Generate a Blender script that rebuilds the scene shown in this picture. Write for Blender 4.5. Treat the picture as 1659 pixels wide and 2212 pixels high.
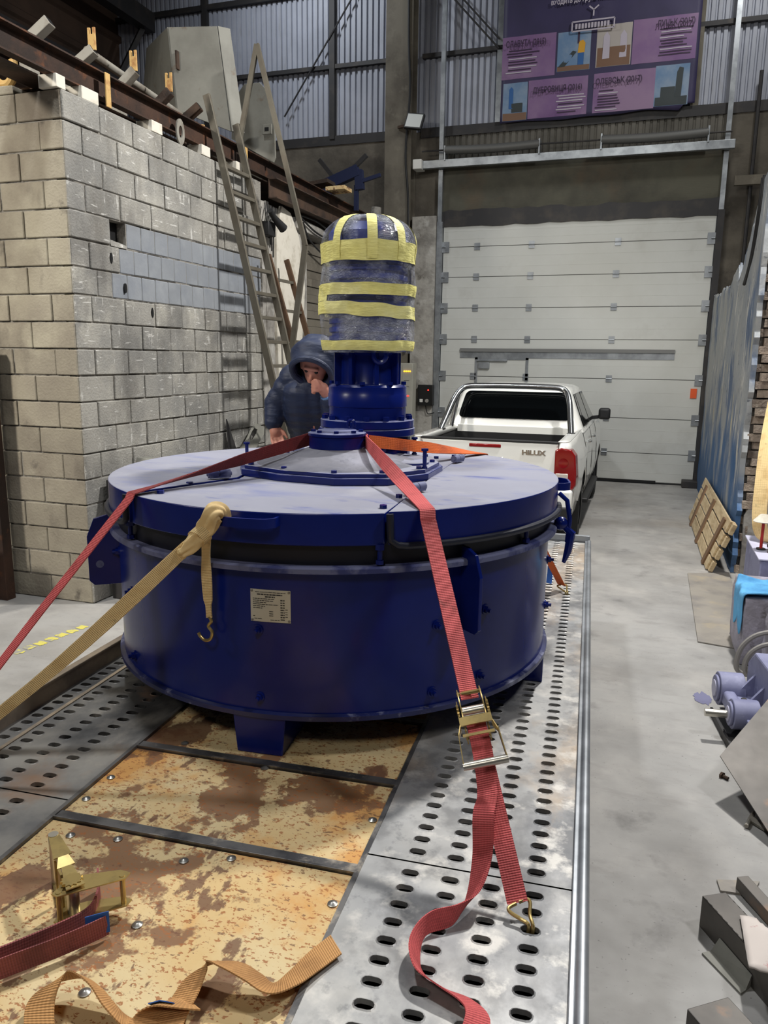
import bpy, bmesh, math, random
from math import sin, cos, pi, radians, degrees, atan2, hypot, sqrt
from mathutils import Vector, Matrix, noise

random.seed(7)
S = bpy.context.scene
for o in list(bpy.data.objects):
    bpy.data.objects.remove(o)
COL = S.collection

# ------------------------------------------------------------------ camera
F_PX, PIT, ROL, YAW, CAM_H = 1660.0, 0.1973, 0.0122, radians(18.4), 2.1
IW, IH = 1659.0, 2212.0
CB = Matrix.Rotation(YAW, 3, 'Z')
_f = Vector((0, cos(PIT), -sin(PIT))); _u = Vector((0, sin(PIT), cos(PIT))); _r = Vector((1, 0, 0))
CR = CB @ (cos(ROL) * _r + sin(ROL) * _u)
CU = CB @ (-sin(ROL) * _r + cos(ROL) * _u)
CF = CB @ _f
CPOS = Vector((0, 0, CAM_H))
cd = bpy.data.cameras.new('camera'); cam = bpy.data.objects.new('camera', cd); COL.objects.link(cam)
cd.sensor_fit = 'HORIZONTAL'; cd.sensor_width = 36.0; cd.lens = 36.0 * F_PX / IW
cd.clip_start = 0.05; cd.clip_end = 100
cam.matrix_world = Matrix.Translation(CPOS) @ Matrix((CR, CU, -CF)).transposed().to_4x4()
S.camera = cam

# ------------------------------------------------------------------ world, lamps, exposure
S.view_settings.view_transform = 'Standard'; S.view_settings.look = 'None'
S.view_settings.gamma = 1.0; S.view_settings.exposure = -0.1
S.view_settings.use_curve_mapping = False
wd = bpy.data.worlds.new('world'); S.world = wd; wd.use_nodes = True
wd.node_tree.nodes['Background'].inputs[0].default_value = (0.80, 0.88, 1.0, 1)
wd.node_tree.nodes['Background'].inputs[1].default_value = 0.03

def flood(name, loc, aim, power, size, col=(1, 1, 1), spread=170):
    l = bpy.data.lights.new(name, 'AREA'); l.shape = 'SQUARE'; l.size = size; l.energy = power; l.color = col
    l.spread = radians(spread)
    o = bpy.data.objects.new(name, l); COL.objects.link(o); o.location = loc
    o.rotation_euler = (Vector(aim) - Vector(loc)).to_track_quat('-Z', 'Y').to_euler()
    return o
flood('hall_and_fill_flood', (0.9, 7.4, 7.6), (-2.4, 4.8, 1.2), 640, 0.36, (1.0, 0.98, 0.95))
flood('hall_and_fill_flood', (-3.4, 3.6, 8.2), (-1.6, 4.0, 0.5), 230, 0.5, (0.94, 0.97, 1.0))
flood('hall_and_fill_flood', (-7.4, -1.2, 6.2), (-5.0, 5.2, 2.3), 120, 0.8, (1.0, 0.94, 0.84), 75)  # added fill for the front block wall, narrow to spare the drum
flood('hall_and_fill_flood', (-0.6, -3.0, 6.5), (-2.0, 5.0, 1.0), 90, 1.2, (1.0, 0.96, 0.90))  # added weak frontal fill from behind the camera
flood('hall_and_fill_flood', (3.2, 2.6, 6.8), (0.4, 3.4, 0.0), 120, 0.6, (0.97, 0.97, 1.0))
flood('hall_and_fill_flood', (-6.4, 11.6, 9.3), (-4.6, 14.2, 6.6), 75, 0.5, (0.90, 0.95, 1.0))  # added lamp grazing the left corrugated bays to bring out the ribs
flood('hall_and_fill_flood', (1.6, 11.2, 9.2), (-0.8, 14.2, 6.9), 80, 0.5, (0.98, 0.98, 0.96))  # added lamp to brighten the right corrugated bay
flood('hall_and_fill_flood', (-0.4, 9.6, 6.6), (-1.4, 14.1, 1.6), 14, 0.5, (0.98, 1.0, 0.95), 110)  # added lamp to lift the gate brightness

# ------------------------------------------------------------------ materials
def C(r, g, b):
    f = lambda c: (c / 255) / 12.92 if c <= 10 else (((c / 255) + 0.055) / 1.055) ** 2.4
    return (f(r), f(g), f(b), 1)
MATS = {}
def mat(name, col, rough=0.6, metal=0.0, layers=(), bump=0.0, bscale=30, rand=0.0, coat=0.0, emit=None, spec=0.5,
        stretch=None, rough2=None, aniso=None):
    """layers: (colour, noise scale, lo, hi, strength, detail, (sx,sy,sz)) blended one over the other on world position"""
    if name in MATS: return MATS[name]
    m = bpy.data.materials.new(name); m.use_nodes = True; MATS[name] = m
    nt = m.node_tree; N = nt.nodes; L = nt.links; b = N['Principled BSDF']
    b.inputs['Roughness'].default_value = rough; b.inputs['Metallic'].default_value = metal
    b.inputs['Specular IOR Level'].default_value = spec
    b.inputs['Coat Weight'].default_value = coat; b.inputs['Coat Roughness'].default_value = 0.08
    if emit:
        b.inputs['Emission Color'].default_value = emit[0]; b.inputs['Emission Strength'].default_value = emit[1]
    geo = N.new('ShaderNodeNewGeometry')
    cur = None
    rgb = N.new('ShaderNodeRGB'); rgb.outputs[0].default_value = col; cur = rgb.outputs[0]
    for i, ly in enumerate(layers):
        c2, sc, lo, hi = ly[:4]; st = ly[4] if len(ly) > 4 else 1.0; det = ly[5] if len(ly) > 5 else 6
        sv = ly[6] if len(ly) > 6 else None
        src = geo.outputs['Position']
        mp = N.new('ShaderNodeMapping'); L.new(src, mp.inputs['Vector'])
        mp.inputs['Location'].default_value = (i * 3.71, i * 1.93, i * 5.17)
        if sv: mp.inputs['Scale'].default_value = sv
        nz = N.new('ShaderNodeTexNoise'); nz.inputs['Scale'].default_value = sc; nz.inputs['Detail'].default_value = det
        nz.inputs['Roughness'].default_value = 0.6
        L.new(mp.outputs[0], nz.inputs['Vector'])
        mr = N.new('ShaderNodeMapRange'); mr.inputs['From Min'].default_value = lo; mr.inputs['From Max'].default_value = hi
        mr.inputs['To Max'].default_value = st; L.new(nz.outputs['Fac'], mr.inputs['Value'])
        mx = N.new('ShaderNodeMix'); mx.data_type = 'RGBA'; L.new(mr.outputs[0], mx.inputs['Factor'])
        L.new(cur, mx.inputs['A']); mx.inputs['B'].default_value = c2; cur = mx.outputs['Result']
    if rand:
        oi = N.new('ShaderNodeObjectInfo'); mr = N.new('ShaderNodeMapRange')
        mr.inputs['To Min'].default_value = 1 - rand; mr.inputs['To Max'].default_value = 1 + rand
        L.new(oi.outputs['Random'], mr.inputs['Value'])
        hs = N.new('ShaderNodeHueSaturation'); L.new(mr.outputs[0], hs.inputs['Value']); L.new(cur, hs.inputs['Color']); cur = hs.outputs[0]
    L.new(cur, b.inputs['Base Color'])
    if bump:
        mp = N.new('ShaderNodeMapping'); L.new(geo.outputs['Position'], mp.inputs['Vector'])
        if stretch: mp.inputs['Scale'].default_value = stretch
        nz = N.new('ShaderNodeTexNoise'); nz.inputs['Scale'].default_value = bscale; nz.inputs['Detail'].default_value = 8
        L.new(mp.outputs[0], nz.inputs['Vector'])
        bp = N.new('ShaderNodeBump'); bp.inputs['Strength'].default_value = bump; bp.inputs['Distance'].default_value = 0.02
        L.new(nz.outputs['Fac'], bp.inputs['Height']); L.new(bp.outputs[0], b.inputs['Normal'])
    if rough2 is not None:
        nz = N.new('ShaderNodeTexNoise'); nz.inputs['Scale'].default_value = 9; nz.inputs['Detail'].default_value = 5
        L.new(geo.outputs['Position'], nz.inputs['Vector'])
        mr = N.new('ShaderNodeMapRange'); mr.inputs['From Min'].default_value = 0.35; mr.inputs['From Max'].default_value = 0.65
        mr.inputs['To Min'].default_value = rough; mr.inputs['To Max'].default_value = rough2
        L.new(nz.outputs['Fac'], mr.inputs['Value']); L.new(mr.outputs[0], b.inputs['Roughness'])
    return m

mat('concrete_floor', C(158, 156, 152), 0.75, layers=[(C(118, 116, 113), 0.9, 0.42, 0.66, 0.7, 8), (C(176, 172, 166), 1.7, 0.5, 0.72, 0.7, 8),
    (C(92, 90, 88), 3.1, 0.60, 0.74, 0.6, 6), (C(126, 118, 108), 0.6, 0.52, 0.7, 0.5), (C(136, 133, 129), 5, 0.55, 0.7, 0.5, 7, (1, 2.5, 1)),
    (C(80, 78, 76), 60, 0.66, 0.72, 0.6, 3)], bump=0.06, bscale=18, rough2=0.6)
mat('block', C(156, 153, 145), 0.9, layers=[(C(126, 125, 121), 1.3, 0.42, 0.60, 0.8), (C(184, 180, 168), 2.3, 0.52, 0.7, 0.6), (C(98, 94, 88), 0.8, 0.52, 0.72, 0.6), (C(112, 108, 100), 3.0, 0.56, 0.7, 0.6, 8, (1, 1, .3)),
    (C(204, 202, 196), 20, 0.625, 0.69, 0.7, 4, (1, 1, 0.22)), (C(206, 204, 198), 30, 0.65, 0.68, 0.7, 2, (1, .2, 1.4)), (C(84, 82, 79), 1.6, 0.52, 0.70, 0.6, 9, (1, 1, .6)), (C(90, 88, 84), 55, 0.66, 0.74, 0.5, 3)], bump=0.35, bscale=55, rand=0.10)
mat('block_brown', C(156, 149, 132), 0.9, layers=[(C(126, 118, 106), 1.1, 0.42, 0.62, 0.7), (C(178, 172, 152), 2.3, 0.52, 0.7, 0.5), (C(92, 80, 70), 0.9, 0.50, 0.68, 0.65, 8), (C(84, 76, 70), 2.6, 0.58, 0.70, 0.6, 9, (1, 1, .5)),
    (C(66, 60, 57), 4, 0.62, 0.72, 0.7, 8)], bump=0.3, bscale=50, rand=0.10)
mat('mortar', C(138, 134, 126), 0.95, layers=[(C(64, 61, 57), 4, 0.47, 0.56, 0.95, 9)], bump=0.5, bscale=60)
mat('blue_tile', C(136, 140, 145), 0.6, layers=[(C(152, 156, 160), 4, 0.5, 0.7, 0.7), (C(118, 124, 134), 2, 0.5, 0.7, 0.6)], bump=0.1, bscale=50, rand=0.06)
mat('plaster_old', C(176, 172, 164), 0.9, layers=[(C(120, 116, 110), 2.0, 0.45, 0.62, 0.8), (C(200, 198, 192), 4.0, 0.55, 0.7, 0.8), (C(92, 86, 78), 6, 0.6, 0.7, 0.7)], bump=0.4, bscale=25)
mat('wall_concrete_dark', C(104, 98, 88), 0.95, layers=[(C(76, 71, 64), 1.2, 0.42, 0.62), (C(124, 117, 105), 2.4, 0.55, 0.72, 0.6)], bump=0.3, bscale=20)
mat('curtain', C(92, 90, 78), 0.9, layers=[(C(72, 70, 62), 1.5, 0.4, 0.65), (C(104, 84, 66), 0.8, 0.56, 0.7, 0.5)], bump=0.12, bscale=8, stretch=(1, 1, 8))
mat('sheet_white', C(176, 180, 192), 0.5, layers=[(C(146, 150, 162), 0.7, 0.4, 0.65, 0.8), (C(150, 150, 152), 9, 0.58, 0.7, 0.5, 4, (2, 2, .25))])
mat('sheet_dark', C(112, 108, 100), 0.8, layers=[(C(80, 77, 70), 1.0, 0.4, 0.65)])
mat('steel_dark', C(58, 57, 58), 0.6, 0.4, layers=[(C(84, 78, 72), 3, 0.5, 0.7, 0.7)])
mat('column_paint', C(112, 106, 94), 0.8, layers=[(C(86, 80, 70), 1.5, 0.4, 0.62), (C(132, 126, 112), 4, 0.56, 0.7, 0.6)], bump=0.1)
mat('spring_grey', C(104, 104, 102), 0.55, 0.5)
mat('galv', C(170, 174, 178), 0.42, 0.75, layers=[(C(132, 136, 140), 5, 0.4, 0.62, 0.8)])
mat('door_white', C(206, 207, 202), 0.55, layers=[(C(192, 192, 185), 0.5, 0.4, 0.65, 0.8), (C(178, 176, 168), 1.6, 0.58, 0.75, 0.5)], bump=0.05, bscale=60)
mat('door_joint', C(120, 120, 118), 0.6)
mat('rust_steel', C(74, 52, 40), 0.8, 0.3, layers=[(C(48, 36, 30), 2.5, 0.4, 0.6), (C(112, 68, 40), 7, 0.56, 0.7, 0.8)], bump=0.2, bscale=60)
mat('rust_brown', C(86, 66, 52), 0.8, 0.2, layers=[(C(52, 42, 36), 3, 0.4, 0.62)], bump=0.2, bscale=50)
mat('grey_paint', C(130, 129, 120), 0.6, layers=[(C(104, 102, 94), 2, 0.42, 0.65, 0.7), (C(104, 84, 64), 6, 0.62, 0.72, 0.7)], bump=0.05)
mat('tube_grey', C(146, 142, 132), 0.6, 0.2, layers=[(C(104, 94, 82), 5, 0.45, 0.65, 0.8)])
mat('fork_yellow', C(196, 160, 98), 0.7, layers=[(C(150, 96, 52), 12, 0.5, 0.66, 0.8)])
mat('spacer_white', C(220, 214, 200), 0.8, layers=[(C(186, 178, 160), 6, 0.5, 0.7)])
mat('ladder_steel', C(108, 103, 91), 0.55, 0.35, layers=[(C(96, 88, 76), 4, 0.45, 0.65, 0.8)])
mat('ladder_rust', C(98, 74, 54), 0.7, 0.3, layers=[(C(70, 54, 42), 5, 0.45, 0.65)])
mat('cable_black', C(26, 26, 27), 0.6)
mat('cable_grey', C(146, 142, 136), 0.6)
mat('roof_brown', C(84, 66, 54), 0.85, layers=[(C(60, 48, 40), 1.0, 0.4, 0.65)])
mat('black', C(14, 14, 15), 0.5)
mat('black_gloss', C(8, 9, 11), 0.08)
mat('white_plastic', C(215, 214, 208), 0.5)
mat('cabinet_grey', C(176, 174, 162), 0.5, layers=[(C(150, 148, 138), 2, 0.45, 0.65, 0.6)])
mat('lamp_glass', C(205, 208, 205), 0.25)
mat('red_switch', C(170, 36, 32), 0.5)
mat('led_amber', C(255, 190, 40), 0.5, emit=(C(255, 180, 30), 4.0))
mat('led_red', C(255, 60, 50), 0.5, emit=(C(255, 50, 40), 3.0))
mat('orange_tag', C(226, 92, 40), 0.6)
# mixer
mat('navy', C(12, 31, 112), 0.26, 0.0, spec=0.34, layers=[(C(9, 22, 86), 2.0, 0.4, 0.65, 0.8), (C(22, 32, 98), 6, 0.6, 0.75, 0.4)], coat=0.08, bump=0.03, bscale=6)
mat('navy_worn', C(34, 42, 92), 0.4, 0.0, layers=[(C(150, 154, 178), 14, 0.55, 0.66, 0.7), (C(16, 22, 70), 5, 0.5, 0.65, 0.8)], coat=0.2)
mat('dust_lid', C(144, 145, 158), 0.9, layers=[(C(132, 132, 144), 1.3, 0.4, 0.65, 0.8), (C(112, 118, 156), 3.2, 0.52, 0.72, 0.7, 9, (1, 2.0, 1)), (C(66, 76, 138), 5, 0.60, 0.74, 0.8, 9, (1, 2.6, 1)),
    (C(156, 156, 164), 3, 0.55, 0.7, 0.7)])
mat('dust_cone', C(112, 112, 120), 0.85, layers=[(C(96, 97, 108), 5, 0.45, 0.62, 0.8), (C(150, 151, 162), 3.4, 0.52, 0.68, 0.8), (C(70, 72, 88), 18, 0.6, 0.7, 0.5)], bump=0.1, bscale=20)
mat('dust_blue', C(104, 108, 140), 0.7, layers=[(C(40, 48, 104), 9, 0.5, 0.62, 0.9)])
mat('rubber', C(30, 33, 46), 0.45)
mat('seal_dark', C(9, 11, 26), 0.5)
mat('nameplate', C(206, 204, 190), 0.35, 0.25)
mat('print_dark', C(60, 58, 56), 0.7)
mat('tape', C(244, 236, 148), 0.65, layers=[(C(228, 218, 122), 9, 0.45, 0.65, 0.7), (C(250, 246, 184), 5, 0.55, 0.7, 0.7)], bump=0.25, bscale=30, stretch=(1, 1, 4))
mat('motor_blue', C(48, 66, 156), 0.35)
# trailer
mat('galv_plate', C(172, 171, 168), 0.40, 0.45, layers=[(C(150, 151, 152), 2.2, 0.40, 0.62, 0.8, 8), (C(204, 201, 194), 3.4, 0.52, 0.68, 0.7, 8), (C(84, 86, 90), 1.7, 0.52, 0.64, 0.8, 9, (1, .6, 1)),
    (C(186, 160, 128), 3.0, 0.52, 0.66, 0.6, 9, (1, .5, 1)), (C(112, 112, 112), 7, 0.5, 0.62, 0.55, 9), (C(214, 210, 202), 9, 0.54, 0.64, 0.6, 9), (C(104, 106, 108), 22, 0.58, 0.68, 0.45)], rough2=0.58, bump=0.04, bscale=12)
mat('galv_plate_old', C(160, 156, 148), 0.45, 0.4, layers=[(C(108, 108, 108), 2.2, 0.40, 0.60, 0.9, 8), (C(190, 182, 168), 3.4, 0.54, 0.68, 0.7, 8), (C(52, 53, 56), 1.6, 0.51, 0.64, 0.9, 9, (1, .6, 1)),
    (C(150, 110, 76), 2.2, 0.57, 0.7, 0.7, 8)], rough2=0.6, bump=0.04, bscale=12)
mat('rail_brown', C(178, 160, 136), 0.6, 0.3, layers=[(C(138, 126, 112), 5, 0.45, 0.65, 0.9), (C(186, 146, 106), 3, 0.55, 0.7, 0.6)])
mat('strip_steel', C(116, 114, 112), 0.45, 0.6, layers=[(C(70, 70, 72), 6, 0.45, 0.6, 0.9), (C(186, 176, 160), 9, 0.56, 0.66, 0.8)])
mat('rust_panel', C(210, 180, 126), 0.62, layers=[(C(216, 198, 154), 3, 0.4, 0.65, 0.8), (C(206, 146, 72), 2.3, 0.535, 0.62, 0.85, 9), (C(124, 86, 58), 2.3, 0.582, 0.600, 0.9, 11),
    (C(158, 96, 48), 70, 0.58, 0.63, 0.85, 2, (1, 1.5, 1)), (C(112, 74, 50), 30, 0.625, 0.65, 0.8, 4, (1, 1.8, 1)), (C(112, 78, 56), 3.3, 0.588, 0.605, 0.88, 11, (1.5, .8, 1))], rough2=0.8, bump=0.06, bscale=40)
mat('screw_zinc', C(150, 148, 142), 0.35, 0.8)
# straps
def strap_mat(name, col, dark):
    m = mat(name, col, 0.8, layers=[(dark, 6, 0.48, 0.66, 0.85), (C(70, 60, 50), 14, 0.62, 0.72, 0.5)])
    nt = m.node_tree; N = nt.nodes; L = nt.links; b = N['Principled BSDF']
    uv = N.new('ShaderNodeUVMap'); uv.uv_map = 'UVMap'; sx = N.new('ShaderNodeSeparateXYZ'); L.new(uv.outputs[0], sx.inputs[0])
    def sine(out, f):
        a = N.new('ShaderNodeMath'); a.operation = 'MULTIPLY'; a.inputs[1].default_value = f; L.new(out, a.inputs[0])
        q = N.new('ShaderNodeMath'); q.operation = 'SINE'; L.new(a.outputs[0], q.inputs[0]); return q.outputs[0]
    h = N.new('ShaderNodeMath'); h.operation = 'ADD'; L.new(sine(sx.outputs['Y'], 2*pi/0.0058), h.inputs[0])
    k = N.new('ShaderNodeMath'); k.operation = 'MULTIPLY'; k.inputs[1].default_value = 0.35; L.new(sine(sx.outputs['X'], 2*pi*7), k.inputs[0]); L.new(k.outputs[0], h.inputs[1])
    mr = N.new('ShaderNodeMapRange'); mr.inputs['From Min'].default_value = -1.2; mr.inputs['From Max'].default_value = 0.4
    mr.inputs['To Min'].default_value = 0.76; mr.inputs['To Max'].default_value = 1.04; L.new(h.outputs[0], mr.inputs['Value'])
    hs = N.new('ShaderNodeHueSaturation'); src = b.inputs['Base Color'].links[0].from_socket; L.new(src, hs.inputs['Color']); L.new(mr.outputs[0], hs.inputs['Value']); L.new(hs.outputs[0], b.inputs['Base Color'])
    bp = N.new('ShaderNodeBump'); bp.inputs['Strength'].default_value = 0.5; bp.inputs['Distance'].default_value = 0.002; L.new(h.outputs[0], bp.inputs['Height']); L.new(bp.outputs[0], b.inputs['Normal'])
    return m
strap_mat('strap_red', C(212, 94, 94), C(170, 70, 70)); strap_mat('strap_maroon', C(128, 44, 44), C(96, 34, 36))
strap_mat('strap_orange', C(226, 104, 34), C(186, 78, 26)); strap_mat('strap_tan', C(238, 208, 150), C(206, 170, 112))
strap_mat('strap_brown', C(204, 152, 94), C(166, 120, 72)); strap_mat('strap_faded', C(150, 82, 80), C(112, 60, 60))
mat('strap_blue', C(40, 88, 160), 0.8)
mat('zinc_yellow', C(196, 172, 112), 0.32, 0.8, layers=[(C(160, 140, 96), 20, 0.45, 0.65, 0.7)])
mat('zinc_bright', C(206, 202, 190), 0.3, 0.85)
# truck
mat('car_white', C(236, 236, 230), 0.25, 0.0, coat=0.8)
mat('chrome', C(214, 217, 219), 0.2, 1.0)
mat('car_glass', C(6, 8, 9), 0.05, spec=0.6)
mat('lamp_red', C(128, 10, 13), 0.18, coat=0.8)
mat('lamp_clear', C(196, 186, 176), 0.2, coat=0.8)
mat('plastic_black', C(24, 24, 25), 0.6)
mat('tyre', C(26, 26, 27), 0.85)
mat('rim', C(120, 122, 125), 0.35, 0.8)
mat('bedliner', C(20, 20, 21), 0.8)
# person
mat('skin', C(206, 142, 122), 0.55, layers=[(C(188, 116, 100), 20, 0.5, 0.7, 0.6)])
mat('jacket', C(30, 42, 72), 0.55, layers=[(C(22, 32, 58), 6, 0.45, 0.65, 0.8)], bump=0.3, bscale=14, stretch=(1, 1, 3))
mat('jacket_dark', C(12, 15, 26), 0.7)
mat('trousers', C(24, 27, 38), 0.8)
mat('boot', C(28, 25, 24), 0.7)
mat('cuff_blue', C(110, 150, 200), 0.7)
# right-hand clutter
mat('wall_blue', C(150, 156, 162), 0.75, layers=[(C(172, 172, 168), 1.1, 0.40, 0.60, 0.9, 8, (1, 1, 0.55)), (C(70, 96, 132), 2.1, 0.50, 0.62, 0.85, 8, (1, 1, .45)), (C(206, 204, 196), 4.5, 0.58, 0.64, 0.9, 5, (1.6, 1.6, 0.35)),
    (C(208, 196, 158), 2.4, 0.62, 0.66, 0.9, 5, (1, 1.6, .35)), (C(48, 58, 72), 9, 0.62, 0.70, 0.7)], bump=0.25, bscale=18)
def dado():
    m = MATS['wall_blue']; nt = m.node_tree; N = nt.nodes; L = nt.links; b = N['Principled BSDF']
    src = b.inputs['Base Color'].links[0].from_socket
    geo = N.new('ShaderNodeNewGeometry'); sx = N.new('ShaderNodeSeparateXYZ'); L.new(geo.outputs['Position'], sx.inputs[0])
    nz = N.new('ShaderNodeTexNoise'); nz.inputs['Scale'].default_value = 2.2; nz.inputs['Detail'].default_value = 9; mp = N.new('ShaderNodeMapping'); mp.inputs['Scale'].default_value = (1, 1, .6); L.new(geo.outputs['Position'], mp.inputs[0]); L.new(mp.outputs[0], nz.inputs['Vector'])
    mu = N.new('ShaderNodeMath'); mu.operation = 'MULTIPLY_ADD'; mu.inputs[1].default_value = 4.2; L.new(nz.outputs['Fac'], mu.inputs[0]); L.new(sx.outputs['Z'], mu.inputs[2])
    mr = N.new('ShaderNodeMapRange'); mr.inputs['From Min'].default_value = 2.7; mr.inputs['From Max'].default_value = 3.6; mr.inputs['To Min'].default_value = .9; mr.inputs['To Max'].default_value = 0.0; L.new(mu.outputs[0], mr.inputs['Value'])
    mx = N.new('ShaderNodeMix'); mx.data_type = 'RGBA'; L.new(mr.outputs[0], mx.inputs['Factor']); L.new(src, mx.inputs['A']); mx.inputs['B'].default_value = C(46, 92, 140); L.new(mx.outputs['Result'], b.inputs['Base Color'])
dado()
mat('wall_grey_plaster', C(150, 147, 142), 0.9, layers=[(C(120, 116, 112), 1.6, 0.4, 0.62, 0.8), (C(176, 173, 170), 3, 0.55, 0.7, 0.6)], bump=0.3, bscale=20)
mat('brick_raw', C(150, 136, 122), 0.95, layers=[(C(112, 100, 92), 9, 0.45, 0.62, 0.8), (C(176, 166, 152), 14, 0.55, 0.7, 0.7)], bump=0.6, bscale=40, rand=0.15)
mat('wood', C(196, 176, 140), 0.8, layers=[(C(160, 136, 100), 4, 0.42, 0.65, 0.8, 6, (1, 1, 6)), (C(120, 100, 74), 8, 0.6, 0.72, 0.6)], bump=0.1, bscale=30)
mat('wood_dark', C(110, 84, 60), 0.8)
mat('block_lilac', C(168, 164, 178), 0.9, layers=[(C(130, 126, 132), 3, 0.42, 0.62, 0.8), (C(190, 186, 206), 5, 0.55, 0.7, 0.7), (C(84, 78, 74), 9, 0.62, 0.7, 0.7)], bump=0.5, bscale=25)
mat('cloth_blue', C(96, 168, 214), 0.9, layers=[(C(66, 130, 182), 5, 0.45, 0.65, 0.8)], bump=0.2, bscale=40)
mat('primer_lilac', C(138, 140, 170), 0.6, layers=[(C(112, 114, 146), 5, 0.42, 0.65, 0.8), (C(176, 177, 204), 8, 0.56, 0.7, 0.7)])
mat('primer_dust', C(190, 189, 208), 0.8)
mat('trestle_blue', C(22, 32, 66), 0.5)
mat('sheet_steel', C(100, 96, 91), 0.5, 0.5, layers=[(C(80, 77, 74), 2.5, 0.4, 0.62, 0.8), (C(150, 112, 82), 4, 0.57, 0.7, 0.6)], rough2=0.55)
mat('rag_white', C(206, 196, 188), 0.9, layers=[(C(170, 70, 84), 14, 0.60, 0.66, 0.7)])
mat('yellow_paint', C(206, 196, 96), 0.8, layers=[(C(150, 148, 138), 12, 0.5, 0.6)])
mat('plate_floor', C(150, 144, 134), 0.7, 0.1, layers=[(C(118, 114, 112), 2.2, 0.42, 0.62, 0.8), (C(172, 158, 132), 3.6, 0.53, 0.68, 0.7), (C(84, 82, 84), 5, 0.62, 0.72, 0.5)], bump=0.1)
mat('paint_stain', C(112, 112, 140), 0.8)
# banner prints
mat('banner', C(58, 52, 88), 0.6, layers=[(C(48, 44, 72), 1.2, 0.4, 0.65, 0.7)], bump=0.06, bscale=4)
mat('card', C(124, 92, 138), 0.6, layers=[(C(150, 124, 152), 0.9, 0.40, 0.66, 0.9), (C(96, 60, 112), 1.2, 0.55, 0.7, 0.7)])
mat('print_sky', C(104, 134, 168), 0.6, layers=[(C(150, 164, 180), 2, 0.45, 0.65, 0.7)])
mat('print_haze', C(176, 168, 162), 0.6)
mat('print_white', C(186, 178, 190), 0.6)
mat('print_plum', C(58, 40, 66), 0.6)
mat('print_blue', C(46, 96, 156), 0.6)
mat('print_yellow', C(214, 160, 50), 0.6)
mat('print_brown', C(122, 92, 72), 0.6)
mat('print_green', C(52, 60, 62), 0.6)
# ------------------------------------------------------------------ film (stretch wrap): part clear, part glossy creases
def film_mat():
    m = bpy.data.materials.new('stretch_film'); m.use_nodes = True; MATS['film'] = m
    nt = m.node_tree; N = nt.nodes; L = nt.links; b = N['Principled BSDF']; out = N['Material Output']
    b.inputs['Base Color'].default_value = C(226, 230, 240); b.inputs['Roughness'].default_value = 0.14
    b.inputs['Specular IOR Level'].default_value = 1.0
    geo = N.new('ShaderNodeNewGeometry')
    mp = N.new('ShaderNodeMapping'); mp.inputs['Scale'].default_value = (1, 1, 1.6); L.new(geo.outputs['Position'], mp.inputs['Vector'])
    vz = N.new('ShaderNodeTexNoise'); vz.inputs['Scale'].default_value = 34; vz.inputs['Detail'].default_value = 4
    vz.inputs['Distortion'].default_value = 2.2
    L.new(mp.outputs[0], vz.inputs['Vector'])
    bp = N.new('ShaderNodeBump'); bp.inputs['Strength'].default_value = 1.0; bp.inputs['Distance'].default_value = 0.05
    L.new(vz.outputs['Fac'], bp.inputs['Height']); L.new(bp.outputs[0], b.inputs['Normal'])
    n2 = N.new('ShaderNodeTexNoise'); n2.inputs['Scale'].default_value = 7; n2.inputs['Detail'].default_value = 8
    L.new(geo.outputs['Position'], n2.inputs['Vector'])
    mr = N.new('ShaderNodeMapRange'); mr.inputs['From Min'].default_value = 0.42; mr.inputs['From Max'].default_value = 0.64
    mr.inputs['To Min'].default_value = 0.08; mr.inputs['To Max'].default_value = 0.72; L.new(n2.outputs['Fac'], mr.inputs['Value'])
    tr = N.new('ShaderNodeBsdfTransparent'); mx = N.new('ShaderNodeMixShader')
    L.new(mr.outputs[0], mx.inputs[0]); L.new(tr.outputs[0], mx.inputs[1]); L.new(b.outputs[0], mx.inputs[2]); L.new(mx.outputs[0], out.inputs['Surface'])
film_mat()

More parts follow.
